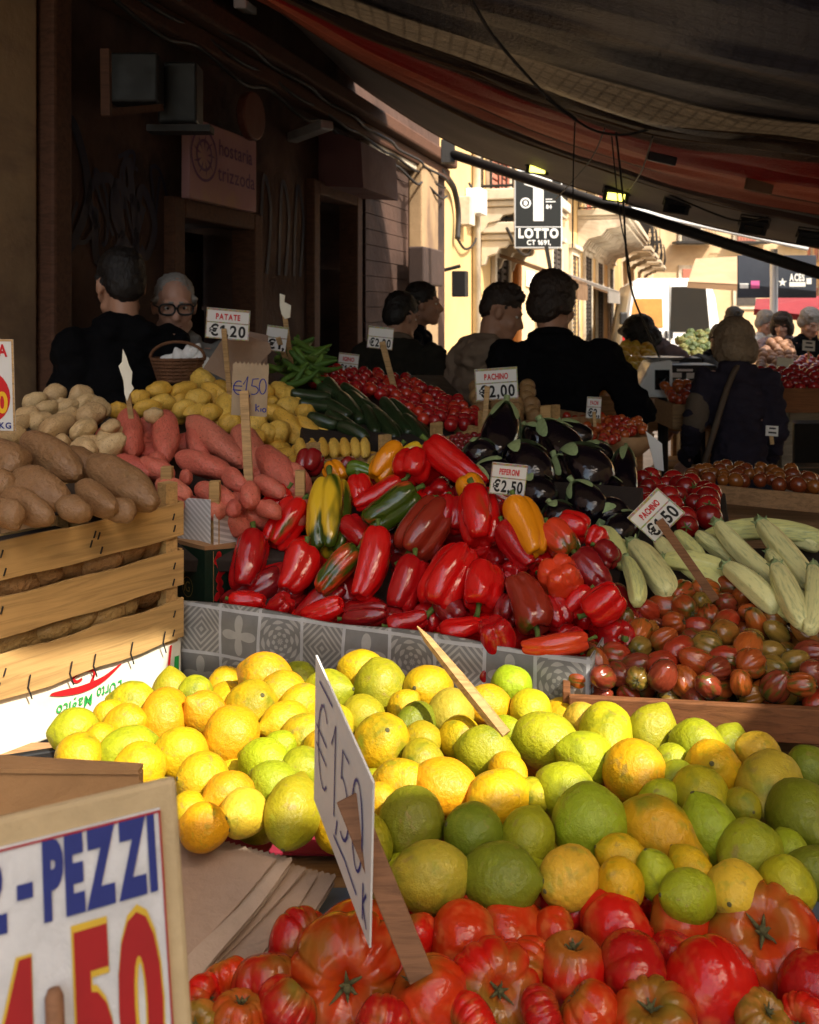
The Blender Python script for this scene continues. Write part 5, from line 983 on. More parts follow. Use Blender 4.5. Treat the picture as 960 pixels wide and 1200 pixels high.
# wooden boxes behind: yellow potatoes and cherry tomatoes
def wbox(label, p0, p1, h, depth, posts=(), mat='crate', slab=.012):
    a, b = P(*p0), P(*p1); d = b - a; L = d.length; dd = d.normalized(); dn = Vector((-dd.y, dd.x, 0)).normalized(); r_ = empty('wooden_box', (a + b) / 2 - Z * h, label, 'crate')
    mb = MB(); mb.box((a + b) / 2 - Z * h / 2, (L, slab, h), (dd, dn, dd.cross(dn))); mb.build('front_board', M[mat], r_, bev=.002)
    for e_ in (a + dd * .006, b - dd * .006): mb = MB(); mb.box(e_ + dn * (depth / 2 + .01) - Z * h / 2, (slab, depth, h), (dd, dn, Z)); mb.build('side_board', M[mat], r_, bev=.002)
    for f0 in posts: mb = MB(); mb.box(a + d * f0 - dn * (slab / 2 + .012) + Z * .012, (.032, .02, h * .5 + .05), (dd, dn, Z)); mb.build('corner_post', M['slat'], r_, bev=.002)
    return r_
wbox('wooden box edge in front of the yellow potatoes', (362, 541, 2.36), (446, 530, 2.52), .05, .3, (.0, 1.0))
wbox('wooden box with pale posts in front of the cherry tomatoes', (500, 518, 2.62), (566, 500, 2.74), .06, .3, (.1, .95), 'slat')
wbox('low wooden box with posts below the man in black', (566, 500, 2.9), (640, 494, 2.9), .06, .3, (.05, .5, .97))
wbox('long weathered crate edge with orange tomatoes', (748, 560, 2.75), (965, 580, 2.55), .05, .35, ())
wbox('wooden crate edge behind the small tomato baskets', (640, 492, 3.1), (700, 486, 3.2), .05, .3, (.1, .9))
# tiny tomato bowls
def bowl(u, v, Y, r_, label):
    mb = MB(); c = P(u, v, Y); n = 24; rows = []
    for rr_, z_ in ((.55, -.07), (.85, -.045), (1., 0), (.97, 0), (.82, -.04), (.5, -.062)): rows.append([c + Vector((rr_ * r_ * math.cos(6.2832 * k / n), rr_ * r_ * math.sin(6.2832 * k / n), z_)) for k in range(n + 1)])
    mb.grid(rows); mb.add(rows[0][:-1], [tuple(range(n))]); tag(mb.build('bowl', M['kraft'], None, True), label, 'bowl', 'shallow baskets of small tomatoes')
bowl(668, 512, 3.0, .12, 'shallow basket of tiny red tomatoes below the man in black'); bowl(730, 508, 3.05, .10, 'shallow basket of tiny orange tomatoes beside the price card')
# garlic basket
BK = empty('wicker_basket', P(210, 447, 2.95), 'small brown wicker basket of garlic behind the yellow potatoes', 'basket')
mb = MB(); c = P(210, 432, 2.95); n = 40; m_ = plain('brown_wicker', (.16, .07, .03), .8, .5, 30, .6)
for k in range(7):
    rr_ = .062 + .0035 * k; zk = -.035 + k * .011; mb.tube([c + Vector((rr_ * math.cos(6.2832 * i / n), rr_ * math.sin(6.2832 * i / n), zk + .003 * math.sin(i * math.pi + k * 3.14))) for i in range(n + 1)], .006, 5)
for i in range(20):
    a = 6.2832 * i / 20; mb.tube([c + Vector((.062 * math.cos(a), .062 * math.sin(a), -.04)), c + Vector((.086 * math.cos(a), .086 * math.sin(a), .036))], .004, 5)
mb.sph(c + Z * -.035, (.06, .06, .01), None, 16, 6); mb.build('wicker_body', m_, BK)
mb = MB(); mb.tube([c + Vector((.085 * math.cos(t), -.02, .035 + .05 * math.sin(t))) for t in np.linspace(0, math.pi, 14)], .005, 6); mb.build('handle', m_, BK, True)

# ------------------------------------------------------------------ price cards
def pcard(u, v, Y, wpx, hpx, roll, yaw, label, title, price, foot, stickmat='stick', pitch=-8, prc_h=.40, ph=None, strip=True, stick_w=9, tcol='red_ink', top=None, two=True, behind=False):
    r = Quaternion((0, 0, 1), R(yaw)) @ Vector((1, 0, 0)); fwd = Vector((0, 0, 1)).cross(r); up = (Quaternion(r, R(-pitch)) @ Z); n = r.cross(up); q = Quaternion(n, R(-roll)); r, up = q @ r, q @ up
    c = P(u, v, Y); w_, h_ = wpx / F * Y / max(.35, math.cos(R(yaw))), hpx / F * Y; fp = P(*foot); root = empty('price_card', fp, label, 'price card', 'price cards stuck in the produce'); cd = Card(c, r, up)
    cd.board('board', w_, h_, .003, M['paper'], root, .0006)
    if strip:
        cd.poly('photo_border', [rect(-w_ / 2, h_ * .43, w_ / 2, h_ / 2), rect(-w_ / 2, h_ * .02, w_ / 2, h_ * .06), rect(-w_ / 2, -h_ / 2, w_ / 2, -h_ * .46), rect(-w_ / 2, -h_ * .46, -w_ * .475, h_ * .43), rect(w_ * .475, -h_ * .46, w_ / 2, h_ * .43)], M['border'], root, .0006)
    if title: cd.text('lettering', title, -w_ * .28, h_ * .15, h_ * .18, M[tcol], root, .0008, width=w_ * .56, bold=.035)
    if price: cd.text('price_lettering', price, -w_ * .42, -h_ * (.40 if two else .3), h_ * (.36 if two else .6), M['black_ink'], root, .0008, width=w_ * .84, bold=.03, gap=.09)
    tp = P(*top) if top else cd.p(0, -h_ * .15, 0); sw_ = stick_w / F * Y; off = n * (-.004 - sw_ * .2 if behind else .004 + sw_ * .25)
    mb = MB(); mb.bar(tp + off, fp + off * (.3), sw_, sw_ * .4, n); mb.build('stick', M[stickmat], root, bev=.0008); return cd, root
def border():
    m = NT('printed_fruit_border'); n1 = m.n('TexVoronoi', None, Vector=m.coords(False), Scale=260.); m.p(Base_Color=m.mix(.75, n1.outputs['Color'], (.28, .20, .06)), Roughness=.5); return m.m
M['border'] = border()
pcard(267, 380, 2.62, 51, 36, 5, 0, 'white price card reading PATATE 1,20 above the yellow potatoes', 'PATATE', '€1,20', (270, 470, 2.7), top=(263, 385, 2.62), stick_w=6)
pcard(324, 397, 3.1, 25, 30, 8, 6, 'small price card with black 1 euro price by the slim green peppers', '', '€1,', (346, 452, 3.2), stick_w=6, top=(326, 395, 3.1))
pcard(446, 396, 3.2, 30, 26, 6, 0, 'price card reading 2,20 on a slanted stick in the cherry tomatoes', '', '€2,20', (464, 462, 3.25), stick_w=7, top=(448, 400, 3.2), two=True)
pcard(408, 427, 3.6, 24, 26, 7, 0, 'small dim price card reading 1,50 behind the courgettes', 'IGINO', '€1,50', (410, 446, 3.5), stick_w=4, top=(409, 430, 3.6))
pcard(582, 450, 2.5, 50, 38, -4, 0, 'white price card reading PACHINO 2,00 before the man in black', 'PACHINO', '€2,00', (567, 510, 2.5), top=(571, 452, 2.5), stick_w=6)
pcard(596, 562, 1.86, 42, 38, 6, 0, 'white price card reading PEPERONI 2,50 among the peppers', 'PEPERONI', '€2,50', (604, 610, 1.92), top=(600, 575, 1.87), stick_w=5, behind=True)
pcard(769, 604, 1.62, 50, 44, 42 - 90, -6, 'tilted price card reading PACHINO on a brown stick in dark tomatoes', 'PACHINO', '€1,50', (838, 702, 1.63), 'darkstick', top=(772, 608, 1.60), stick_w=10)
pcard(696, 478, 3.0, 17, 26, 3, 0, 'small price card reading 2 euro above the tiny tomato baskets', 'PACHI', '€2,', (697, 500, 3.0), stick_w=4)
# torn kraft card with a handwritten price
def torn(w_, h_, teeth=9, amp=.05):
    pts = [(-w_ / 2, -h_ / 2), (w_ / 2, -h_ / 2), (w_ / 2, h_ * .42)]
    for k in range(teeth * 2): pts.append((w_ / 2 - w_ * (k + .5) / (teeth * 2), h_ * (.42 if k % 2 else .42 + amp)))
    pts.append((-w_ / 2, h_ * .42)); return pts
Yk = 2.12; kp = Yk / F; root = empty('price_card', P(291, 568, 2.1), 'torn brown card handwritten 1,50 Kilo in the red potatoes', 'price card', 'price cards stuck in the produce')
cd = Card(P(293, 455, Yk), (1, 0, -.06), (.06, -.1, 1)); cd.shape('board', torn(42 * kp, 66 * kp), .002, M['kraft2'] if 'kraft2' in M else plain('pale_kraft_card', (.40, .30, .19), .85, .25, 14, .2), root)
S_ = lambda pts: [(x * kp, y * kp) for x, y in pts]
cd.strokes('handwriting', [S_(arc(-13, 0, 6, 8, 60, 300)), S_([(-20, 2), (-9, 2)]), S_([(-20, -3), (-10, -3)]), S_([(-8, 4), (-3, 14), (-5, -8)]), S_([(0, -8), (-1, -12)]), S_([(10, 12), (3, 11), (2, 3)] + arc(4, -2, 6, 5, 100, -110, 10)), S_(arc(15, 3, 4, 9, 0, 360, 20)), S_([(8, -18), (8, -27)]), S_([(12, -20), (8, -23), (12, -27)]), S_([(14, -23), (14, -27)]), S_(arc(18, -25, 2, 2.2, 0, 360, 12))], 1.3 * kp, M['pen'], root)
mb = MB(); mb.bar(P(286, 458, Yk - .012), P(292, 570, 2.08), .020, .008, (0, -1, 0)); mb.build('stick', M['stick'], root, bev=.001)
# kraft board leaning behind
for uvs, Yb, lb in (([(238, 432), (268, 386), (316, 402), (318, 412), (278, 452)], 2.75, 'folded brown card leaning behind the potato price card'), ([(276, 385), (314, 393), (313, 428), (280, 420)], 2.95, 'pale brown card standing behind the folded one')):
    mb = MB(); mb.prism([P(u, v, Yb + (v - 400) * .001) for u, v in uvs], (0, .006, 0)); tag(mb.build('cardboard_sheet', M['bag'], None), lb, 'cardboard')
# white scrap on a stick
root = empty('paper_scrap', P(154, 490, 2.2), 'torn white paper scrap on a stick before the man in black shirt', 'paper scrap')
mb = MB(); mb.prism([P(u, v, 2.15) for u, v in [(144, 409), (148, 418), (151, 428), (155, 436), (154, 450), (157, 455), (152, 462), (149, 470), (146, 462), (145, 447), (139, 429), (143, 424)]], (0, .002, 0)); mb.build('scrap', M['cream'], root)
mb = MB(); mb.bar(P(147, 440, 2.16), P(154, 490, 2.2), .012, .005, (0, -1, 0)); mb.build('stick', M['stick'], root)
# stick with crumpled top
root = empty('paper_scrap', P(345, 452, 3.15), 'crumpled pale scrap on a bare stick beside the small price card', 'paper scrap')
mb = MB(); mb.bar(P(332, 356, 3.15), P(345, 452, 3.2), .016, .006, (0, -1, 0)); mb.build('stick', M['stick'], root)
mb = MB(); mb.prism([P(u, v, 3.14) for u, v in [(328, 344), (334, 346), (333, 354), (341, 358), (340, 372), (334, 374), (330, 368), (328, 358)]], (0, .012, 0)); mb.build('scrap', M['cream'], root)
# folded white papers in the aisle
for uvs, Yb, lb in (([(757, 505), (776, 520), (778, 552), (768, 550)], 2.75, 'folded white paper sticking up behind the round tomatoes'), ([(692, 535), (712, 515), (722, 545), (716, 552)], 2.6, 'brown folded card standing behind the eggplants')):
    mb = MB(); mb.prism([P(u, v, Yb) for u, v in uvs], (0, .004, 0)); tag(mb.build('folded_paper', M['paper' if Yb > 2.7 else 'kraft'], None), lb, 'paper')
# left sign with the red disc
Ys = 1.95; kp = Ys / F; root = empty('price_sign', P(0, 520, Ys), 'white price sign with red disc and yellow figures at the edge', 'price sign'); cd = Card(P(-14, 451, Ys), (1, 0, -.02), (0, -.06, 1))
cd.board('board', 62 * kp, 108 * kp, .003, M['paper'], root, .001); cd.poly('border', [rect(-31 * kp, -54 * kp, -29.5 * kp, 54 * kp), rect(28.5 * kp, -54 * kp, 31 * kp, 54 * kp), rect(-29.5 * kp, 51.5 * kp, 28.5 * kp, 54 * kp)], M['stick'], root, .0006)
cd.text('lettering', 'TA NA', -27 * kp, 34 * kp, 14 * kp, M['red_ink'], root, width=51 * kp); cd.poly('red_disc', [disc(0, -14 * kp, 26 * kp, 31 * kp)], M['red_ink'], root, .0008)
cd.text('price_lettering', '1,50', -21 * kp, -32 * kp, 24 * kp, M['yellow_ink'], root, .0012, width=44 * kp); cd.text('small_lettering', 'KG', 12 * kp, -51 * kp, 7 * kp, M['blue_ink'], root, .0014)
mb = MB(); mb.bar(P(-18, 470, Ys + .01), P(-18, 540, Ys + .01), .02, .008, (0, -1, 0)); mb.build('stick', M['stick'], root)
# big sign close to the camera
O_ = P(207, 910, .55); Rv = (O_ - P(11, 956, .508)).normalized(); dv = (P(230, 1200, .52) - O_); Uv = (-(dv - Rv * dv.dot(Rv))).normalized()
root = empty('price_sign', P(110, 1260, .54), 'large white price sign reading PEZZI 1,50 close to the camera', 'price sign')
wS, hS = .19, .24; cd = Card(O_ - Rv * wS / 2 - Uv * hS / 2, Rv, Uv)
cd.board('backing_board', wS, hS, .008, M['backing'] if 'backing' in M else plain('tan_backing_board', (.45, .34, .19), .8, .3, 20, .2), root, .003)
cd.board('white_panel', wS - .018, hS - .024, .002, M['signpaper'], root, 0, .0022, -.002, -.002)
x1, y1 = wS / 2 - .011, hS / 2 - .014
cd.poly('red_border', [rect(-wS / 2 + .008, y1 - .002, x1, y1 - .0008), rect(x1 - .0013, -hS / 2, x1 - .0002, y1 - .002)], M['dull_red'], root, .0032)
cd.text('blue_lettering', '2', x1 - .102, y1 - .0385, .034, M['dull_blue'], root, .0034, width=.020, bold=.05); cd.poly('blue_lettering', [rect(x1 - .077, y1 - .0275, x1 - .069, y1 - .020)], M['dull_blue'], root, .0034); cd.text('blue_lettering', 'PEZZI', x1 - .0640, y1 - .0385, .0345, M['dull_blue'], root, .0034, width=.060, bold=.06, gap=.03)
ya = y1 - .133
for bold, mt, of in ((.075, 'yellow_ink', .0032), (.045, 'red_ink', .0038)):
    cd.text('red_lettering' if mt == 'red_ink' else 'yellow_outline', '50', x1 - .052 - (.001 if mt == 'yellow_ink' else 0), ya, .080, M[{'red_ink': 'dull_red', 'yellow_ink': 'dull_yellow'}[mt]], root, of, width=.047 + (.002 if mt == 'yellow_ink' else 0), bold=bold, gap=.06)
    k = .0014 if mt == 'yellow_ink' else 0
    one = [(-.081 - k, ya - .012), (-.071, ya - .012), (-.071 + k * .3, ya + .078 + k), (-.077 - k, ya + .078 + k), (-.0855 - k, ya + .048), (-.0855 - k, ya + .032), (-.080 - k, ya + .038)]
    cd.poly('red_lettering' if mt == 'red_ink' else 'yellow_outline', [([(x + x1, y) for x, y in one], [tuple(range(7))])], M[{'red_ink': 'dull_red', 'yellow_ink': 'dull_yellow'}[mt]], root, of)
cd.text('black_lettering', '€', x1 - .116, ya - .004, .03, M['black_ink'], root, .0034, bold=.03)
sx = x1 - .061; mb = MB(); mb.tube([cd.p(sx, ya + .062, .009), cd.p(sx, ya + .058, .009), cd.p(sx + .001, -hS / 2 - .05, .009)], [.003, .0048, .0052], 10); mb.build('stick', M['darkstick'], root, True)
# handwritten white card on a flat lath
A_, B_, D_ = P(370, 768, .98), P(437, 917, .833), P(368, 937, 1.003); root = empty('price_card', P(492, 1142, .86), 'tall white card with blue handwriting on a brown lath in the tomatoes', 'price card', 'price cards stuck in the produce')
c = (B_ + D_) / 2; Ru = (B_ - A_); Lr = Ru.length; cd = Card(c, Ru, A_ - D_); hh = (A_ - D_).length / 2; cd.u = (A_ - D_).normalized(); cd.n = cd.r.cross(cd.u).normalized()
if cd.n.dot(Vector((0, 0, EYE)) - c) < 0: cd.n = -cd.n
hw = Lr / 2; mb = MB(); mb.prism([A_, B_, B_ + (D_ - A_), D_], -cd.n * .002); mb.build('board', M['paper'], root)
S2 = lambda pts: [(x * hw, y * hh) for x, y in pts]
wr = [S2(arc(-.62, .05, .2, .55, 50, 310)), S2([(-.9, .15), (-.5, .15)]), S2([(-.9, -.1), (-.5, -.1)]), S2([(-.32, .35), (-.18, .7), (-.2, -.5)]), S2([(-.08, -.45), (-.13, -.68)]), S2([(.3, .62), (.08, .6), (.04, .2)] + arc(.1, -.12, .2, .38, 100, -110)), S2(arc(.58, .1, .17, .55, 0, 360, 24)), S2([(.80, -.4), (.80, -.85)]), S2([(.9, -.45), (.8, -.65), (.92, -.85)]), S2([(-.8, .8), (-.3, .85)]), S2([(-.2, -.75), (.2, -.7), (.6, -.75)])]
cd.strokes('handwriting', wr, .0029, M['pen'], root, .001)
mb = MB(); mb.bar(cd.p(0, 0, .005) if False else P(408, 934, .875), P(494, 1146, .845), .023, .005, (0, -1, .4)); mb.build('lath', M['darkstick'], root, bev=.001)
# pointed splint stuck in the lemons
mb = MB(); a, b = P(489, 734, 1.36), P(592, 862, 1.27); d = (b - a).normalized(); mb.tube([a, a.lerp(b, .12), a.lerp(b, .5), b], [.001, .006, .0095, .010], 6); tag(mb.build('wooden_splint', M['slat'], None), 'pointed pale wooden splint stuck slanting in the lemons', 'splint')
# paper bags
rg = random.Random(9)
BGL = ['lowest flat brown paper bag whose far corner sticks out by the lemons', 'second lowest flat brown paper bag of the stack', 'middle brown paper bag of the stack, turned a little', 'brown paper bag just under the top one of the stack', 'topmost flat brown paper bag of the stack beside the tomatoes']
def bag_(k, cen, ang, zo, hx_, hy):
    X1 = Quaternion((0, 0, 1), R(ang)) @ Vector((1, 0, 0)); Y1_ = Quaternion((0, 0, 1), R(ang)) @ Vector((0, 1, 0)); nx, ny = 61, 15; L = [[], []]
    for layer in (0, 1):
        for jy, y in enumerate(np.linspace(-hy, hy, ny)):
            row = []
            for ix, x in enumerate(np.linspace(-hx_, hx_, nx)):
                yy = y + (.0022 * (1 if ix % 2 else -1) if jy == ny - 1 else 0)
                e_ = max(0., 1 - (abs(x) / hx_) ** 8) * max(0., 1 - (abs(y) / hy) ** 10)
                h_ = .004 * noise.noise(Vector((x * 12, y * 12, k * 1.7))) + .010 * max(0, y / hy) ** 3 + (.0012 if layer and y > hy - .028 and y < hy - .004 else 0)
                row.append(cen + X1 * x + Y1_ * yy + Z * (zo + h_ + (.0016 + .0045 * e_ if layer else 0)))
            L[layer].append(row)
    mb = MB(); t_, b_ = L[1], L[0]; mb.grid(t_); mb.grid(b_); mb.grid([t_[0], b_[0]]); mb.grid([t_[-1], b_[-1]]); mb.grid([[r_[0] for r_ in t_], [r_[0] for r_ in b_]]); mb.grid([[r_[-1] for r_ in t_], [r_[-1] for r_ in b_]])
    return mb.build('paper_bag', M['bag'] if k != 3 else M['bag2'], None, True)
M['bag2'] = plain('lighter_brown_paper', (.42, .31, .23), .85, .25, 9, .35)
for k, (ang, hx_, hy, bx, by) in enumerate(((-24, .12, .15, .0, .0), (-21, .12, .145, .018, .012), (-27, .118, .14, .028, .020), (-22, .115, .13, .040, .035), (-25, .112, .125, .050, .050))):
    X1 = Quaternion((0, 0, 1), R(ang)) @ Vector((1, 0, 0)); Y1_ = Quaternion((0, 0, 1), R(ang)) @ Vector((0, 1, 0)); cc = Vector((-.088, 1.115, 0)) - X1 * (hx_ + bx) - Y1_ * (hy + by); cx, cy = cc.x, cc.y
    zb_ = zz(-.690) + k * .0105
    for q in range(2 if k in (0, 3) else 1): tag(bag_(k, Vector((cx + q * .003, cy + q * .002, 0)), ang + q, zb_ + q * .0055, hx_, hy), BGL[k] if not q else ('paper bag lying directly on the lowest one' if k == 0 else 'paper bag pressed between the two upper bags'), 'paper bag', 'flat paper bags stacked by the tomatoes')
# kraft box at the near corner, flaps open
KB = empty('cardboard_box', P(90, 1000, .82), 'open brown cardboard box behind the big sign', 'box')
a, b = P(-60, 905, .80), P(163, 907, .93); bk = Vector((-.06, .16, 0)); dn_ = Z * -.26
mb = MB(); mb.prism([a, b, b + dn_, a + dn_], (0.001, .005, 0)); mb.build('front_panel', M['kraft'], KB)
mb = MB(); mb.prism([a + Vector((0, -.003, .001)), b + Vector((0, -.003, .001)), P(168, 899, .955), P(-60, 886, .86)], Z * .004); mb.build('flap', M['kraft'], KB)
mb = MB(); mb.prism([b + Vector((.001, .006, 0)), P(168, 899, .955) - Z * .002, P(168, 899, .955) + dn_, b + dn_ + Vector((.001, .006, 0))], (-.004, 0, 0)); mb.build('side_panel', M['kraft'], KB)
# ------------------------------------------------------------------ people
M['skin'] = plain('skin', (.42, .22, .14), .5, .2, 10, .1); M['skin2'] = plain('older_skin', (.46, .25, .18), .5, .3, 14, .15)
M['hair_dark'] = plain('dark_hair', (.012, .009, .008), .55, .5, 30, .5, stretch=(1, 1, .3)); M['hair_grey'] = plain('grey_hair', (.30, .28, .26), .6, .5, 30, .6, stretch=(1, 1, .3)); M['hair_fair'] = plain('sandy_grey_hair', (.30, .21, .13), .6, .5, 28, .6, stretch=(1, 1, .3)); M['hair_brown'] = plain('dark_brown_hair', (.03, .018, .012), .55, .5, 30, .6, stretch=(1, 1, .3))
def cloth(name, c): return plain(name, c, .95, .4, 7, .5, spec=.08)
M['c_black'] = cloth('black_cloth', (.0045, .0045, .0055)); M['c_navy'] = cloth('navy_cloth', (.008, .009, .018)); M['c_olive'] = cloth('dark_olive_cloth', (.022, .019, .014)); M['c_brown'] = cloth('taupe_cloth', (.24, .17, .12)); M['c_grey'] = cloth('grey_cloth', (.20, .19, .17)); M['c_lilac'] = cloth('lilac_grey_cloth', (.28, .22, .25)); M['c_plum'] = cloth('dark_plum_cloth', (.034, .028, .042)); M['c_tan'] = cloth('tan_cloth', (.15, .11, .08)); M['c_jean'] = cloth('dark_denim', (.02, .025, .04)); M['c_white'] = cloth('white_cloth', (.6, .58, .55))
def fuse(name, mb, mat, parent, vox, smooth=6, wrinkle=0., wsc=9.):
    me = mb.mesh(name); o = bpy.data.objects.new(name, me); COL.objects.link(o); bm = bmesh.new(); bm.from_mesh(me); bmesh.ops.recalc_face_normals(bm, faces=bm.faces); bm.to_mesh(me); bm.free()
    r_ = o.modifiers.new('r', 'REMESH'); r_.mode = 'VOXEL'; r_.voxel_size = vox; s_ = o.modifiers.new('s', 'SMOOTH'); s_.factor = .5; s_.iterations = smooth
    bpy.context.view_layer.update(); ev = o.evaluated_get(bpy.context.evaluated_depsgraph_get()); m2 = bpy.data.meshes.new_from_object(ev); m2.name = name
    bpy.data.objects.remove(o); bpy.data.meshes.remove(me)
    if wrinkle:
        co = np.empty(len(m2.vertices) * 3); m2.vertices.foreach_get('co', co); co = co.reshape(-1, 3); no = np.empty_like(co).ravel(); m2.vertices.foreach_get('normal', no); no = no.reshape(-1, 3)
        d = np.array([noise.noise(Vector((c[0] * wsc, c[1] * wsc, c[2] * wsc * 1.7))) + .5 * noise.noise(Vector((c[0] * wsc * 2.3, c[1] * wsc * 2.3, c[2] * wsc * 4 + 7))) for c in co]); co = co + no * (d * wrinkle)[:, None]; m2.vertices.foreach_set('co', co.ravel()); m2.update()
    m2.shade_smooth(); m2.materials.clear(); m2.materials.append(mat); o = bpy.data.objects.new(name, m2); COL.objects.link(o); o.parent = parent; return o
def person(label, x, y, yaw, H=1.75, lean=0., top='c_black', hair='hair_dark', skin='skin', turn=0., nod=0., arms=None, sleeve='long', style='short', trousers='c_jean', glasses=False, collar=None, hood=False, bag=False, width=1., z0=0., band=False, yawhead=None):
    """local frame: faces -Y, Z up, metres for a 1.75 m figure; lean bends the trunk forward at the hip"""
    root = empty('person', (x, y, z0), label, 'person'); root.rotation_euler = (0, 0, R(yaw)); k = H / 1.75; root.scale = (k, k, k)
    hip = Vector((0, 0, .95)); ql = Quaternion((1, 0, 0), R(lean))
    def U(p): return hip + ql @ (Vector(p) - hip)
    hc = Vector((0, -.03, 1.635)); qh = ql @ Quaternion((0, 0, 1), R(turn)) @ Quaternion((1, 0, 0), R(nod)); hw_ = U(hc)
    def Hd(p): return hw_ + qh @ Vector(p)
    hax = (qh @ Vector((1, 0, 0)), qh @ Vector((0, 1, 0)), qh @ Vector((0, 0, 1))); uax = (ql @ Vector((1, 0, 0)), ql @ Vector((0, 1, 0)), ql @ Vector((0, 0, 1)))
    arms = arms or {}
    sh = {s: Vector((.185 * s * width, .01, 1.42)) for s in (-1, 1)}
    el = {s: Vector(arms.get(('el', s), (.235 * s * width, .04, 1.13))) for s in (-1, 1)}; wr = {s: Vector(arms.get(('wr', s), (.22 * s * width, -.10, .90))) for s in (-1, 1)}
    def limbs(mb, ds, de, dw, cut=1.):
        for s in (-1, 1):
            mb.cap(U(sh[s]), U(el[s]), .054 + ds, .043 + de)
            if cut > .5: mb.cap(U(el[s]), U(el[s].lerp(wr[s], .97)), .042 + de, .030 + dw)
    b = MB()
    # head and face
    b.sph(Hd((0, .015, .032)), (.074, .094, .088), hax); b.sph(Hd((0, -.022, -.035)), (.062, .070, .082), hax); b.cap(Hd((-.018, -.066, -.095)), Hd((.018, -.066, -.095)), .025); b.cap(Hd((-.05, -.01, -.075)), Hd((-.02, -.06, -.1)), .022); b.cap(Hd((.05, -.01, -.075)), Hd((.02, -.06, -.1)), .022)
    b.cap(Hd((0, -.084, .012)), Hd((0, -.108, -.030)), .0095, .014); b.sph(Hd((.013, -.098, -.034)), .010, None, 10, 8); b.sph(Hd((-.013, -.098, -.034)), .010, None, 10, 8)
    b.cap(Hd((-.042, -.078, .026)), Hd((.042, -.078, .026)), .012); b.sph(Hd((.042, -.062, -.03)), (.022, .02, .024), hax); b.sph(Hd((-.042, -.062, -.03)), (.022, .02, .024), hax)
    b.cap(Hd((-.018, -.087, -.061)), Hd((.018, -.087, -.061)), .0085); b.cap(Hd((-.014, -.086, -.073)), Hd((.014, -.086, -.073)), .009)
    for s in (-1, 1): b.sph(Hd((.078 * s, .012, -.012)), (.011, .021, .033), hax, 12, 8); b.sph(Hd((.080 * s, .020, .004)), (.012, .012, .016), hax, 10, 8)
    b.cap(Hd((0, .025, -.06)), U((0, .012, 1.47)), .054, .053); b.cap(U((-.15, .01, 1.425)), U((.15, .01, 1.425)), .05)
    b.sph(U((0, 0, 1.27)), (.155, .10, .19), uax); b.sph(U((0, 0, 1.05)), (.14, .095, .17), uax); b.sph((0, 0, .93), (.155, .11, .12)); limbs(b, 0, 0, 0)
    for s in (-1, 1):
        b.cap((.09 * s, 0, .90), (.10 * s, -.01, .50), .078, .052); b.cap((.10 * s, -.01, .50), (.10 * s, .02, .09), .052, .036); b.cap((.10 * s, .03, .05), (.11 * s, -.13, .035), .035, .03)
        # hand: palm, four unequal fingers, thumb
        d = (U(wr[s]) - U(el[s])).normalized(); sx = Vector((1, 0, 0)) * s; w0 = U(wr[s]); side = d.cross(Vector((0, 1, 0))); side = side.normalized() if side.length > .2 else Vector((1, 0, 0)); pn = d.cross(side).normalized()
        b.cap(w0, w0 + d * .07, .026, .030); b.cap(w0 + d * .05 - side * .016, w0 + d * .085 - side * .022, .016); b.cap(w0 + d * .05 + side * .016, w0 + d * .085 + side * .022, .016)
        for q, L in enumerate((.062, .072, .068, .052)):
            a = w0 + d * .088 + side * (.027 - .018 * q); c_ = a + d * L * .55 + pn * .008; b.cap(a, c_, .0098, .009); b.cap(c_, c_ + d * L * .42 + pn * .022, .009, .0075)
        a = w0 + d * .02 + side * .026; b.cap(a, a + d * .035 + side * .025, .012, .011); b.cap(a + d * .035 + side * .025, a + d * .07 + side * .03 + pn * .01, .011, .008)
    fuse('body', b, M[skin], root, .0085, 5)
    # eyes, brows, mouth
    for s in (-1, 1):
        e = MB(); e.sph(Hd((.031 * s, -.0695, .004)), (.0125, .010, .0070), hax, 12, 8); eo = e.build('eye', M['paper'], None, True); eo.parent = root
        e = MB(); e.sph(Hd((.031 * s, -.0785, .004)), (.0055, .0025, .0055), hax, 10, 6); io = e.build('iris', M['black_ink'], None, True); io.parent = eo
        e = MB(); e.cap(Hd((.014 * s, -.089, .028)), Hd((.048 * s, -.078, .029)), .0042, .003, 8); eb = e.build('eyebrow', M[hair], None, True); eb.parent = root
    e = MB(); e.cap(Hd((-.020, -.090, -.067)), Hd((.020, -.090, -.067)), .0028, .0028, 8); eo = e.build('mouth', plain('lip', (.22, .07, .06), .6, .1, 9, 0) if 'lip' not in M else M['lip'], None, True); eo.parent = root
    # hair
    h = MB()
    if style == 'short':
        h.sph(Hd((0, .022, .050)), (.083, .098, .086), hax); h.sph(Hd((0, .062, .0)), (.074, .056, .080), hax); h.cap(Hd((-.045, -.050, .092)), Hd((.045, -.050, .092)), .018); h.cap(Hd((-.075, .02, .0)), Hd((-.076, .0, .03)), .014); h.cap(Hd((.075, .02, .0)), Hd((.076, .0, .03)), .014)
    elif style == 'quiff':
        h.sph(Hd((0, .020, .058)), (.082, .096, .086), hax); h.sph(Hd((0, .068, .015)), (.070, .044, .066), hax); h.cap(Hd((-.045, -.052, .098)), Hd((.045, -.055, .100)), .026); h.cap(Hd((-.03, .0, .122)), Hd((.03, -.03, .125)), .026)
    elif style == 'balding':
        h.sph(Hd((0, .027, .044)), (.0795, .093, .084), hax); h.sph(Hd((0, .062, .0)), (.078, .054, .066), hax); h.cap(Hd((-.074, .03, -.01)), Hd((-.075, -.02, .03)), .013); h.cap(Hd((.074, .03, -.01)), Hd((.075, -.02, .03)), .013)
    elif style == 'full':
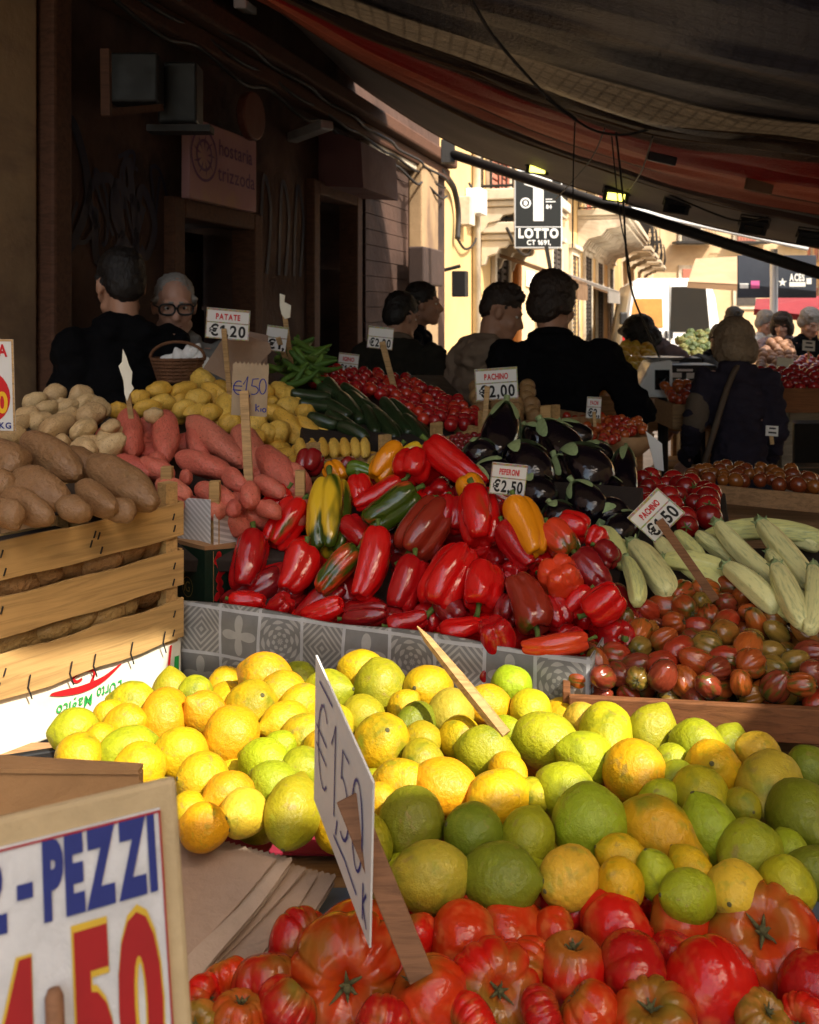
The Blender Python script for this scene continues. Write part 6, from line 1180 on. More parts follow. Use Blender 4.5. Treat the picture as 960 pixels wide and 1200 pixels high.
        h.sph(Hd((0, .022, .046)), (.092, .106, .094), hax); h.sph(Hd((0, .066, -.02)), (.083, .056, .085), hax); h.sph(Hd((.075, .03, -.01)), (.024, .05, .05), hax); h.sph(Hd((-.075, .03, -.01)), (.024, .05, .05), hax); h.cap(Hd((-.05, -.048, .092)), Hd((.05, -.048, .092)), .022)
    else:   # bob
        h.sph(Hd((0, .025, .04)), (.112, .120, .105), hax); h.sph(Hd((0, .06, -.05)), (.112, .082, .098), hax); h.sph(Hd((.085, .01, -.04)), (.04, .07, .085), hax); h.sph(Hd((-.085, .01, -.04)), (.04, .07, .085), hax); h.cap(Hd((-.055, -.07, .085)), Hd((.055, -.07, .085)), .03)
    fuse('hair', h, M[hair], root, .0075, 3, {'short': .005, 'balding': .005, 'quiff': .006, 'full': .006}.get(style, .008), 60)
    # garment
    g = MB(); w_ = width
    g.sph(U((0, .0, 1.27)), (.185 * w_, .125, .21), uax); g.cap(U((-.155 * w_, .01, 1.415)), U((.155 * w_, .01, 1.415)), .068); g.cap(U((-.04, .022, 1.462)), U((.04, .022, 1.462)), .072); g.sph(U((0, .0, 1.05)), (.175 * w_, .125, .20), uax); g.sph(U((0, 0, .93)), (.18 * w_, .13, .13), uax)
    if sleeve == 'long': limbs(g, .020, .020, .016)
    else:
        for s in (-1, 1): g.cap(U(sh[s]), U(sh[s].lerp(el[s], .72)), .072, .066)
    if hood: g.cap(U((-.10, .07, 1.45)), U((.10, .07, 1.45)), .06); g.sph(U((0, .105, 1.42)), (.12, .05, .085), uax); g.cap(U((-.10, .06, 1.46)), U((-.06, -.07, 1.42)), .035); g.cap(U((.10, .06, 1.46)), U((.06, -.07, 1.42)), .035)
    fuse({'c_brown': 'hoodie'}.get(top, 'shirt' if sleeve == 'short' else 'jacket'), g, M[top], root, .010, 6, .020, 11)
    if collar:
        c_ = MB(); pts = [U((.066 * math.cos(t), .018 + .062 * math.sin(t), 1.505 + .015 * math.sin(t))) for t in np.linspace(-.9, math.pi + .9, 20)]; c_.tube(pts, .017, 8); co = c_.build('collar', M[collar], None, True); co.parent = root
    t = MB(); t.sph((0, 0, .92), (.17, .122, .12))
    for s in (-1, 1): t.cap((.09 * s, 0, .88), (.10 * s, -.01, .50), .092, .070); t.cap((.10 * s, -.01, .50), (.10 * s, .02, .09), .070, .055)
    fuse('trousers', t, M[trousers], root, .016, 5, .008, 7)
    for s in (-1, 1): q = MB(); q.cap((.10 * s, .035, .045), (.11 * s, -.14, .04), .045, .038); so_ = q.build('shoe', M['c_black'], None, True); so_.parent = root
    if glasses:
        gl = MB()
        for s in (-1, 1):
            cc = Vector((.034 * s, -.104, .004)); pts = [Hd(cc + Vector((.029 * math.copysign(abs(math.cos(a)) ** .7, math.cos(a)), .002 * abs(math.cos(a)), .021 * math.copysign(abs(math.sin(a)) ** .7, math.sin(a))))) for a in np.linspace(0, 2 * math.pi, 25)]; gl.tube(pts, .0042, 6); gl.tube([Hd((.063 * s, -.102, .012)), Hd((.078 * s, -.04, .008)), Hd((.082 * s, .01, .004))], .0035, 6)
        gl.tube([Hd((-.007, -.106, .010)), Hd((.007, -.106, .010))], .004, 6); go = gl.build('glasses', M['black_plastic'], None, True); go.parent = root
        for s in (-1, 1): l_ = MB(); l_.sph(Hd((.034 * s, -.104, .004)), (.027, .0015, .019), hax, 14, 8); lo = l_.build('lens', M['clear_glass'], None, True); lo.parent = go
    if band:
        q = MB(); 
        q.cap(U(sh[1].lerp(el[1], .50)), U(sh[1].lerp(el[1], .95)), .077, .069)
        fuse('sleeve_band', q, M['c_tan'], root, .012, 3)
    if bag:
        q = MB(); pts = [U(p) for p in ((-.12, -.10, 1.44), (-.02, .05, 1.50), (.06, .140, 1.38), (.14, .175, 1.15), (.20, .14, .95))]; q.tube(catmull(pts, 16), .016, 6); so_ = q.build('bag_strap', M['c_tan'], None, True); so_.parent = root
    return root
def at(u, Y): return (u - U0) / F * Y
A_ = lambda **k: {('el', s): v for s, v in k.get('el', {}).items()} | {('wr', s): v for s, v in k.get('wr', {}).items()}
person('dark haired man in black short sleeved shirt seen from behind at the left', at(146, 3.4), 3.4, -152, 1.82, 4, 'c_black', 'hair_dark', 'skin', turn=6, nod=8, sleeve='short', style='short', width=.86, arms=A_(el={1: (.21, .03, 1.15), -1: (-.21, .03, 1.15)}, wr={1: (.14, -.2, .98), -1: (-.14, -.2, .98)}))
person('older balding man in black glasses and grey shirt facing the stall', at(206, 3.75), 3.75, 10, 1.74, 3, 'c_grey', 'hair_grey', 'skin2', turn=8, nod=8, style='balding', glasses=True, collar='c_grey', width=1.0)
person('dark man in navy jacket in profile by the building corner', at(486, 5.5), 5.5, 80, 1.76, 2, 'c_navy', 'hair_dark', 'skin', turn=10, style='short', width=1.0)
person('man in dark olive jacket bowed over the cherry tomatoes', at(462, 4.7), 4.7, 165, 1.70, 10, 'c_olive', 'hair_dark', 'skin', turn=-25, nod=10, style='short', collar='c_tan', hood=False, arms=A_(wr={1: (.16, -.28, 1.05), -1: (-.16, -.28, 1.05)}))
person('young man in taupe hoodie seen in profile against the sunlit street', at(556, 4.2), 4.2, 118, 1.72, 10, 'c_brown', 'hair_brown', 'skin', turn=-32, nod=12, style='quiff', hood=True, width=1.08, arms=A_(wr={1: (.14, -.25, 1.0), -1: (-.14, -.25, 1.0)}))
person('broad man in black jacket seen from behind with one hand on hip', at(648, 3.75), 3.75, 168, 1.75, 4, 'c_black', 'hair_brown', 'skin', turn=-30, nod=14, style='full', collar='c_black', width=1.04, arms=A_(el={-1: (-.34, .02, 1.20), 1: (.25, .02, 1.12)}, wr={-1: (-.20, -.14, 1.02), 1: (.25, -.2, .95)}))
person('woman with sandy bobbed hair and dark coat seen from behind', at(866, 4.6), 4.6, 170, 1.56, 12, 'c_plum', 'hair_fair', 'skin2', turn=10, nod=14, style='bob', band=True, bag=True, width=.88, arms=A_(el={1: (.23, -.02, 1.16), -1: (-.21, 0, 1.14)}, wr={1: (.25, -.24, .98), -1: (-.2, -.2, 1.0)}))
person('person in lilac grey top bending over the far lemon stall', at(828, 6.7), 6.7, -84, 1.76, 44, 'c_lilac', 'hair_dark', 'skin', nod=-10, style='bob', arms=A_(wr={1: (.18, -.35, 1.05), -1: (-.18, -.35, 1.05)}))
person('white haired man in black top behind the far radish stall', at(942, 8.0), 8.0, 10, 1.62, 6, 'c_black', 'hair_grey', 'skin2', nod=22, style='full', sleeve='short')
person('grey haired person standing behind the far onion heap', at(891, 9.5), 9.5, 30, 1.60, 4, 'c_white', 'hair_grey', 'skin2', nod=14, style='full')

# ------------------------------------------------------------------ lottery sign, lights and cables
Yl = 8.9; kl = Yl / F; root = empty('lottery_sign', P(631, 290, Yl), 'black and white LOTTO sign hung under the iron pole', 'sign'); cd = Card(P(631, 245, Yl), (1, 0, 0), (0, 0, 1))
M['signblack'] = plain('sign_black', (.006, .008, .008), .6, .1, 4, 0)
cd.board('panel', 56 * kl, 92 * kl, .06, M['white_paint'], root, .006); cd.poly('black_field', [rect(-26.5 * kl, -44 * kl, 26.5 * kl, -21.5 * kl), rect(-26.5 * kl, -20 * kl, 26.5 * kl, 44 * kl)], M['signblack'], root, .003)
cd.poly('white_bar', [rect(-6 * kl, -14 * kl, 6 * kl, 30 * kl), ([(-17 * kl, 29 * kl), (-6 * kl, 25 * kl), (-6 * kl, 41 * kl), (-15 * kl, 41 * kl)], [(0, 1, 2, 3)]), rect(-6 * kl, 30 * kl, 16 * kl, 41 * kl)], M['white_ink'], root, .005)
cd.poly('wreath_emblem', [ring(-15 * kl, 7 * kl, 4.6 * kl, 6.4 * kl, 12), disc(-15 * kl, 7 * kl, 2.6 * kl, 3.4 * kl, 5)], M['white_ink'], root, .005)
cd.text('lettering', 'LOTTO', -23.5 * kl, -33.5 * kl, 10.5 * kl, M['white_ink'], root, .005, width=47 * kl, bold=.05); cd.text('lettering', 'CT 1691,', -13.5 * kl, -42 * kl, 5.6 * kl, M['white_ink'], root, .005, width=28 * kl, bold=.03); cd.text('lettering', '84', 9 * kl, .5 * kl, 4.5 * kl, M['white_ink'], root, .005, width=6.5 * kl, bold=.05); cd.poly('small_print', [rect(8.5 * kl, 8 * kl, 20 * kl, 9.2 * kl), rect(8.5 * kl, 11 * kl, 16 * kl, 12 * kl)], M['white_ink'], root, .005)
for x in (-18, 18): mb = MB(); mb.tube([cd.p(x * kl, 46 * kl, 0), cd.p(x * kl, 60 * kl, .02)], .008, 6); mb.build('hanger', M['iron'], root)
mb = MB(); mb.bar(P(640, 288, 8.7), P(648, 332, 8.7), .05, .03); tag(mb.build('iron_bar', M['iron']), 'dark iron bar hanging below the lottery sign', 'bar')
def emit(name, c, s_):
    m = NT(name); m.p(Base_Color=(.8, .8, .6), Emission_Color=c, Emission_Strength=s_); return m.m
M['lamp_on'] = emit('lit_lamp_glass', (.95, .85, .12), 1.6)
def flood(u, v, Y, lit, label, sc=1.):
    root = empty('floodlight', P(u, v, Y), label, 'floodlight', 'floodlights along the canopy edge'); c = P(u, v, Y); r = Quaternion((0, 0, 1), R(-10)) @ Vector((1, 0, -.16)).normalized(); n = Vector((0, -.8, -.6)); up = n.cross(r).normalized() * -1; up = up if up.z > 0 else -up; n = r.cross(up).normalized()
    kf = Y / F * sc; cdf = Card(c, r, up); cdf.n = n if n.y < 0 else -n
    mb = MB(); mb.box(cdf.p(0, 0, -.03), (30 * kf, 17 * kf, .05), (r, up, n)); mb.build('housing', M['dark_metal'], root, bev=.006)
    mb = MB(); mb.box(cdf.p(0, -1 * kf, -.001), (20 * kf, 9 * kf, .006), (r, up, n)); mb.build('lamp_glass', M['lamp_on'] if lit else M['glass_dark'], root)
    mb = MB(); mb.tube([cdf.p(-16 * kf, 0, -.03), cdf.p(-16 * kf, 13 * kf, -.03), cdf.p(16 * kf, 13 * kf, -.03), cdf.p(16 * kf, 0, -.03)], .006, 6); mb.build('bracket', M['dark_metal'], root)
flood(630, 198, 7.3, True, 'lit floodlight with yellow glass right above the lottery sign', .9); flood(722, 230, 7.0, True, 'lit floodlight with yellow glass between lottery sign and van'); flood(793, 244, 6.7, False, 'unlit black floodlight above the white van'); flood(883, 268, 6.4, False, 'unlit black floodlight above the slate stall banners', 1.05); flood(950, 282, 6.2, False, 'unlit black floodlight nearest the end of the canopy edge')
def wire(label, pts, r_=.006, name='cable', group='cables hanging under the canopy'):
    mb = MB(); mb.tube(catmull([P(*p) for p in pts], 28), r_, 5); tag(mb.build(name, M['cable'], None, True), label, 'cable', group)
wire('long black cable sagging from the dark tarpaulin down to the red strip', [(548, -10, 3.6), (580, 45, 4.0), (640, 112, 4.6), (675, 140, 4.8)], .008)
wire('black cable looping along the red tarpaulin strip', [(640, 115, 4.7), (690, 150, 4.8), (730, 158, 4.8), (765, 150, 4.75)], .007)
wire('thin dark wire hanging straight down left of the lit floodlight', [(674, 143, 4.9), (672, 200, 5.2), (671, 290, 5.4)], .004)
wire('pair wire hanging in front of the balcony down to the scale', [(722, 155, 4.9), (730, 230, 5.0), (738, 330, 5.1), (760, 390, 5.2), (776, 430, 5.25), (772, 470, 5.3)], .006)
wire('thin wire hanging beside the pair wire in front of the balcony', [(717, 160, 4.9), (726, 250, 5.0), (736, 300, 5.1), (740, 335, 5.1)], .004)
wire('slanting thin cord tied from the red strip to the pole', [(709, 150, 4.9), (690, 190, 5.6), (650, 235, 7.0)], .004)
wire('short cable drooping under the unlit lights', [(765, 160, 4.8), (752, 200, 5.5), (738, 222, 6.8)], .005)
wire('cable sagging along the grey canvas strip', [(735, 222, 6.9), (770, 222, 6.7), (800, 235, 6.6), (860, 258, 6.4), (900, 255, 6.2)], .007)
for u, v, Y, lb in ((776, 186, 5.2, 'dark clip box hanging in the red strip folds'), (890, 216, 5.4, 'flat brown patch hanging at the red strip')):
    mb = MB(); mb.box(P(u, v, Y), (.16, .03, .05 if u < 800 else .09), (Vector((.97, 0, -.22)), Vector((0, 1, 0)), Vector((.22, 0, .97)))); tag(mb.build('cable_box' if u < 800 else 'patch', M['dark_metal'] if u < 800 else M['tarp_hem'], None, bev=.006), lb, 'fitting')
# cables and conduits on the old building
mb = MB()
for k, (za, sag) in enumerate(((2.85, .06), (2.76, .1), (2.9, .03))):
    pts = []
    for i in range(8):
        s = 4.3 + i * .85; pts.append(W(s, .10 + .02 * k, za + .25 - .03 * i)); 
        if i < 7: pts.append(W(s + .42, .14 + .03 * k, za + .25 - .03 * i - sag))
    mb.tube(catmull(pts, 90), .012, 6)
tag(mb.build('cable', M['cable'], None, True), 'bundle of black cables sagging along the dark building front', 'cable')
def cpath(label, pts, r_): 
    mb = MB(); mb.tube(catmull([W(us(u), t, vz(u, v)) for u, v, t in pts], 30), r_, 6); tag(mb.build('cable', M['cable'], None, True), label, 'cable', 'cables on the sunlit corner')
cpath('thick cable dropping in a curve over the sunlit corner', [(505, 200, .1), (518, 212, .08), (527, 225, .06), (531, 250, .06), (530, 280, .06)], .035); cpath('thin loop of cable below the meter box on the corner', [(531, 280, .05), (540, 292, .06), (552, 280, .06), (556, 240, .05), (545, 215, .05)], .015); cpath('pale looped wire under the ochre balcony', [(556, 268, .4), (562, 295, .5), (577, 296, .5), (584, 265, .5)], .02)
mb = MB(); fbox(mb, us(545), us(552), .004, .2, vz(548, 252), vz(548, 222)); tag(mb.build('meter_box', M['white_paint'], None, bev=.01), 'white meter box on the sunlit corner wall', 'meter box'); 
mb = MB(); fbox(mb, us(536), us(542), .004, .15, vz(540, 265), vz(540, 232)); tag(mb.build('meter_box', M['stone_trim'], None, bev=.01), 'tan junction box on the sunlit corner wall', 'meter box')
ln = empty('wall_lantern', W(us(516), .2, vz(516, 335)), 'black lantern box fixed to the building corner', 'lantern'); mb = MB(); fbox(mb, us(513), us(517), .15, .3, vz(515, 348), vz(515, 318)); mb.build('housing', M['black_plastic'], ln, bev=.01); mb = MB(); mb.tube([W(us(515), .0, vz(515, 318)), W(us(516), .22, vz(516, 312))], .02, 6); mb.build('bracket', M['black_plastic'], ln)
mb = MB(); fbox(mb, us(459), us(484), .15, .30, vz(472, 335), vz(472, 292)); tag(mb.build('electric_box', plain('brown_box', (.05, .03, .025), .7), None, bev=.015), 'brown electric cabinet on the wall behind the dark men', 'cabinet')
# shop sign, tv bracket, disc and awning on the dark wall
s0, s1 = us(198), us(279); sg = empty('shop_sign', W((s0 + s1) / 2, .1, vz(250, 200)), 'faded pinkish shop sign with round emblem above the dark door', 'sign'); zc = vz(250, 200)
Ws, Hs = (s1 - s0), .42; cd = Card(W((s0 + s1) / 2, .12, zc), D, Z); cd.n = N
cd.board('panel', Ws, Hs, .05, plain('faded_pink_sign', (.33, .17, .18), .7, .2, 3, .05, dirt=((.36, .22, .12), .7)), sg, .006)
cd.poly('round_emblem', [ring(-Ws * .31, .03, .125, .14), ring(-Ws * .31, .03, .07, .085)] + [([(-Ws * .31 + .12 * math.cos(a), .03 + .12 * math.sin(a)), (-Ws * .31 + .07 * math.cos(a + .25), .03 + .07 * math.sin(a + .25)), (-Ws * .31 + .03 * math.cos(a + .1), .03 + .03 * math.sin(a + .1))], [(0, 1, 2)]) for a in np.linspace(0, 5.6, 9)], M['purple_ink'], sg, .003)
cd.text('lettering', 'hostaria', -Ws * .10, .06, .085, M['purple_ink'], sg, .003, width=Ws * .52, bold=.01); cd.text('lettering', 'trizzoda', -Ws * .12, -.08, .085, M['purple_ink'], sg, .003, width=Ws * .58, bold=.01)
s = us(155); tv = empty('wall_bracket', W(s, .3, vz(155, 100)), 'pale angle iron bracket holding a dark box high on the wall', 'bracket'); mb = MB(); Yb = .956 * s; 
mb.bar(P(124, 58, 3.7), P(125, 136, 3.7), .035, .03, (0, 1, 0)); mb.bar(P(124, 132, 3.7), P(188, 126, 4.1), .03, .03); mb.build('angle_iron', M['rust_wood'], tv)
mb = MB(); mb.box(P(160, 94, 4.2), (.22, .12, .22)); mb.build('dark_box', M['black_plastic'], tv, bev=.01); mb = MB(); mb.box(P(212, 112, 4.4), (.18, .15, .28)); o = mb.build('speaker_box', M['black_plastic'], None, bev=.01); tag(o, 'black box speaker on a bracket above the shop sign', 'speaker')
mb = MB(); mb.box(P(212, 152, 4.2), (.28, .1, .03)); mb.build('bracket', M['iron'], o)
mb = MB(); c = W(us(268), .12, vz(268, 138)); mb.tube([c, c + N * .05], .14, 24); tag(mb.build('wall_disc', plain('rusty_orange', (.10, .028, .014), .6), None, bev=.01), 'rusty orange round plate above the shop sign', 'plate')
mb = MB(); a, b = us(372), us(418); zt = vz(395, 160); mb.prism([W(a, .004, zt), W(a, .004, zt - .42), W(a, .35, zt - .45), W(a, .33, zt - .12)], D * (b - a)); tag(mb.build('door_awning', plain('pink_awning', (.12, .05, .05), .7, .3, 3, .2), None, bev=.005), 'small faded pink awning above the second dark door', 'awning')
mb = MB(); mb.bar(P(341, 162, 6.3), P(384, 146, 6.0), .10, .06); tag(mb.build('wall_lamp', M['metal'], None, bev=.01), 'pale tube lamp case jutting from the dark wall', 'lamp')
for (u0, v0, u1, v1, Y, lb) in ((391, 54, 460, 102, 6.6, 'long white bar standing in for the bright slit between tarpaulin and wall'), (449, 142, 484, 165, 8.2, 'short white bar standing in for a bright slit under the eaves'), (281, 4, 296, 14, 5.2, 'short white bar standing in for a bright slit at the tarpaulin tip')):
    mb = MB(); mb.bar(P(u0, v0, Y), P(u1, v1, Y + .7), .07, .05); tag(mb.build('slit_bar', M['white_paint'], None, bev=.008), lb, 'slit_bar')  # white bars in place of bright slits of light by the tarpaulin

# ------------------------------------------------------------------ across the aisle: stalls, scale, van
def stall(label, x0, x1, y0, y1, h, mat='crate', slats=False):
    t = empty('market_table', ((x0 + x1) / 2, (y0 + y1) / 2, 0), label, 'table'); mb = MB(); mb.box(((x0 + x1) / 2, (y0 + y1) / 2, h - .02), (x1 - x0, y1 - y0, .04)); mb.build('table_top', M[mat], t, bev=.004)
    mb = MB(); mb.box(((x0 + x1) / 2, y0 + .02, h - .09), (x1 - x0 - .1, .02, .09)); mb.build('apron', M[mat], t)
    for x in (x0 + .04, x1 - .04):
        for y in (y0 + .05, y1 - .05): mb = MB(); mb.box((x, y, (h - .04) / 2), (.06, .06, h - .04)); mb.build('leg', M[mat], t)
    return t
M['palewood'] = wood('pale_grey_wood', (.34, .29, .22), 6)
stall('pale wooden table under the far lemons and scale', 1.28, 2.05, 5.6, 6.3, 1.02, 'crate'); stall('pale wooden stall table across the aisle under onions and radishes', 2.1, 3.9, 5.3, 7.4, 1.12, 'palewood'); stall('low wooden table behind the bent person', 1.55, 2.2, 6.75, 7.5, 1.0, 'palewood'); stall('stall table under the green vegetables before the van', 2.1, 3.0, 7.5, 8.8, 1.18, 'crate')
stall('low dark table of baskets below the man in black', .2, 1.0, 2.75, 3.35, .96, 'crate'); stall('low dark table under the cherry tomatoes and courgettes', -1.2, .35, 2.75, 3.6, .98, 'crate')
stall('dark low table of packets in front of the woman', .85, 2.3, 3.0, 4.0, .80, 'traywood')
rg = random.Random(12)
for k in range(26):
    x = rg.uniform(.95, 2.2); y = rg.uniform(3.05, 3.9); mb = MB(); sx, sy = rg.uniform(.08, .14), rg.uniform(.06, .1); ang = rg.uniform(0, 3.1); X1 = Vector((math.cos(ang), math.sin(ang), 0)); Y1_ = Vector((-X1.y, X1.x, 0))
    mb.sph((x, y, .83 + rg.uniform(0, .04)), (sx, sy, .035), (X1, Y1_, Z), 14, 8); nm = rg.choice((('dark red', (.09, .02, .022)), ('brown', (.13, .06, .035)), ('mottled pink', (.30, .18, .17)))); key = 'pk_' + nm[0]
    if key not in M: M[key] = plain(nm[0].replace(' ', '_') + '_packet', nm[1], .4, .7, 40, .5)
    tag(mb.build('food_packet', M[key], None, True), 'plump ' + nm[0] + ' packet lying on the dark table before the woman', 'packet', nm[0] + ' packets on the dark table before the woman')
# weighing scale
scl = empty('weighing_scale', P(782, 470, 5.2), 'white shop scale with dark display beside the far lemons', 'scale')
mb = MB(); mb.prism([P(742, 466, 5.2), P(764, 424, 5.2), P(788, 422, 5.2), P(790, 466, 5.2)], (0, .22, 0)); mb.build('housing', M['white_paint'], scl, bev=.012); mb = MB(); mb.box(P(776, 445, 5.19), (.08, .01, .11)); mb.build('display', M['glass_dark'], scl); mb = MB(); mb.tube([P(777, 421, 5.3), P(777, 418, 5.3)], [.10, .12], 20); mb.build('pan', M['metal'], scl)
mb = MB(); mb.tube([P(777, 466, 5.3), Vector((at(777, 5.3), 5.3, .02))], .03, 8); mb.build('post', M['iron'], scl)
for k, (u, v, Y, lb) in enumerate(((812, 437, 6.0, 'dark printed crate with white labels beside the woman'), (796, 428, 6.4, 'dark printed crate standing behind another by the woman'))):
    r_ = empty('produce_crate', P(u, v, Y), lb, 'crate'); cd = Card(P(u, v, Y), (1, -.1, 0), (0, 0, 1)); mb = MB(); mb.box(cd.p(0, 0, -.15), (.30, .10, .30), (cd.r, cd.u, cd.n)); mb.build('crate_body', M['black_plastic'], r_, bev=.006); cd.poly('labels', [rect(-.13, -.03, -.07, .0), rect(-.04, -.035, .03, .0), rect(.06, -.03, .12, .005), rect(-.1, .01, .0, .025)], M['white_ink'], r_, .003)
# van
Yv = 20.; kv = Yv / F
def vp(u, v, dy=0.): p = P(u, v, Yv); p.y += dy; return p
van = empty('van', vp(787, 420) * 1.0, 'white van with its dark rear window and orange panel facing the market', 'van'); van.location.z = 0
zb = .35; ztop = vp(787, 326).z
prof = [(722, 430), (727, 400), (737, 345), (741, 331), (748, 326), (824, 326), (833, 331), (839, 350), (846, 400), (850, 430)]
mb = MB(); pr_ = [vp(u, v) for u, v in prof]; pr_[0].z = pr_[-1].z = zb; mb.prism(pr_, (.9, 5.2, 0)); mb.build('body', M['white_paint'], van, bev=.06)
cdv = Card(vp(787, 370, -.012), (1, 0, 0), (0, 0, 1))
for nm, u0, u1 in (('rear_door', 737, 783), ('rear_door', 785, 838)):
    mb = MB(); pts = [vp(u0 + (0 if u0 > 780 else 4), 332, -.06), vp(u1 - (5 if u1 > 800 else 0), 332, -.06), vp(u1, 410, -.06), vp(u0 - (0 if u0 > 780 else 6), 410, -.06)]; mb.prism(pts, (0, .055, 0)); dr = mb.build(nm, M['white_paint'], van, bev=.012)
    if u0 < 780:
        mb = MB(); mb.prism([vp(742, 350, -.075), vp(775, 350, -.075), vp(776, 384, -.075), vp(737, 384, -.075)], (0, .012, 0)); mb.build('window_panel', plain('orange_ply', (.50, .22, .05), .6, .5, 3, .1), dr, bev=.01)
    else:
        mb = MB(); mb.prism([vp(786, 336, -.075), vp(826, 336, -.075), vp(831, 389, -.075), vp(784, 389, -.075)], (0, .012, 0)); mb.build('window', M['glass_dark'], dr, bev=.01)
    h = MB(); h.box(vp(784 + (2 if u0 > 780 else -4), 392, -.085), (.05, .04, .16)); h.build('handle', M['black_plastic'], dr)
mb = MB(); mb.box(Vector((vp(787, 0).x, Yv - .10, .55)), (2.0, .18, .22)); mb.build('bumper', M['dark_metal'], van, bev=.03)
for u in (732, 842): mb = MB(); mb.box(vp(u, 395, -.03), (.10, .06, .5)); mb.build('tail_light', M['red_ink'], van, bev=.01)
mb = MB(); mb.box(vp(728, 373, -.2), (.16, .12, .26)); mb.build('side_mirror', M['black_plastic'], van, bev=.03)
for dy in (.9, 4.2):
    for sx in (-.85, .85): mb = MB(); c = Vector((vp(787, 0).x + sx + dy * .17, Yv + dy, .35)); mb.tube([c - Vector((.11, 0, 0)), c + Vector((.11, 0, 0))], .35, 20); wh = mb.build('wheel', M['black_plastic'], van); mb = MB(); mb.tube([c - Vector((.12, 0, 0)), c + Vector((.12, 0, 0))], .2, 16); mb.build('rim', M['metal'], wh)
# tan awning, slate banners, red awning, white post
def awning(label, pts, mat, dpt, cat='awning', val=.18):
    q = [P(*p) for p in pts]; r_ = empty('stall_awning', q[0], label, cat); mb = MB(); mb.prism(q, dpt); mb.build('canopy', mat, r_, bev=.005); return r_
M['tanaw'] = plain('tan_canvas', (.40, .27, .17), .9, .3, 2, .2); M['redaw'] = plain('red_canvas', (.22, .022, .032), .9, .3, 2, .2); M['slate'] = plain('slate_banner', (.035, .042, .06), .8, .2, 3, .1)
ta = awning('tan canvas awning beyond the van', [(806, 330, 15.5), (815, 303, 17), (870, 300, 16.6), (868, 333, 15)], M['tanaw'], (0, 0, -.03)); mb = MB(); mb.prism([P(806, 330, 15.5), P(868, 333, 15), P(868, 341, 15), P(806, 337, 15.5)], (0, .02, 0)); mb.build('valance', M['tanaw'], ta)
rd_ = awning('faded red stall awning under the slate banners', [(886, 350, 12.2), (970, 346, 11.5), (985, 374, 10.6), (884, 362, 11.3)], M['redaw'], (0, 0, -.02)); mb = MB(); mb.prism([P(884, 362, 11.3), P(985, 374, 10.6), P(985, 382, 10.6), P(884, 369, 11.3)], (0, .02, 0)); mb.build('valance', M['redaw'], rd_)
bn = empty('banner', P(910, 348, 11), 'slate grey stall banner with white print and pink square', 'banner'); Yn = 10.6; kn = Yn / F; cd = Card(P(911, 324, Yn), (1, 0, 0), (0, 0, 1))
cd.board('cloth', 92 * kn, 50 * kn, .03, M['slate'], bn, .004); cd.text('lettering', 'ACES', 14 * kn, -5 * kn, 8 * kn, M['white_ink'], bn, .003, width=18 * kn, bold=.05); cd.poly('white_print', [rect(14 * kn, -12 * kn, 33 * kn, -6.5 * kn), rect(34 * kn, -9 * kn, 40 * kn, -2 * kn), rect(-44 * kn, -14 * kn, -34 * kn, -8 * kn)], M['white_ink'], bn, .003)
cd.poly('star_emblem', [([((6 + r_ * math.cos(a)) * kn, (-7 + r_ * math.sin(a)) * kn) for k in range(10) for a, r_ in ((math.pi / 2 + k * math.pi / 5, 5.5 if k % 2 == 0 else 2.2),)], [tuple(range(10))])], M['white_ink'], bn, .003); cd.poly('pink_square', [rect(-31 * kn, -14 * kn, -21 * kn, -5 * kn)], M['pink_ink'], bn, .003)
po = MB(); po.tube([Vector((at(907, 10.2), 10.2, 0)), P(907, 292, 10.2)], .042, 12); tag(po.build('awning_post', M['white_paint'], None, True), 'white round post before the slate banner', 'post')
# packed goods and wares under the far right stall
rg = random.Random(4)
for k in range(10):
    mb = MB(); x = rg.uniform(2.4, 3.8); y = rg.uniform(4.7, 5.1); mb.sph((x, y, .62 + rg.uniform(0, .12)), (.16, .13, .09), None, 14, 8); tag(mb.build('food_packet', M.setdefault('pk_mottled pink', plain('mottled_pink_packet', (.30, .18, .17), .4, .7, 40, .5)), None, True), 'plump mottled pink packet on the low stand under the far stall', 'packet', 'packets under the far stall')
stall('low stand under the far right stall', 2.2, 3.9, 4.5, 5.2, .56, 'crate')
Yc = 5.7; cd = Card(P(920, 428, Yc), (1, .1, -.12), (.1, 0, 1)); root = empty('price_card', P(918, 445, Yc), 'pale blank price card above the far stall greens', 'price card', 'price cards stuck in the produce'); cd.board('board', 20 * Yc / F, 17 * Yc / F, .004, M['cream'], root); mb = MB(); mb.bar(P(918, 432, Yc + .01), P(917, 448, Yc + .01), .02, .01, (0, 1, 0)); mb.build('stick', M['stick'], root)

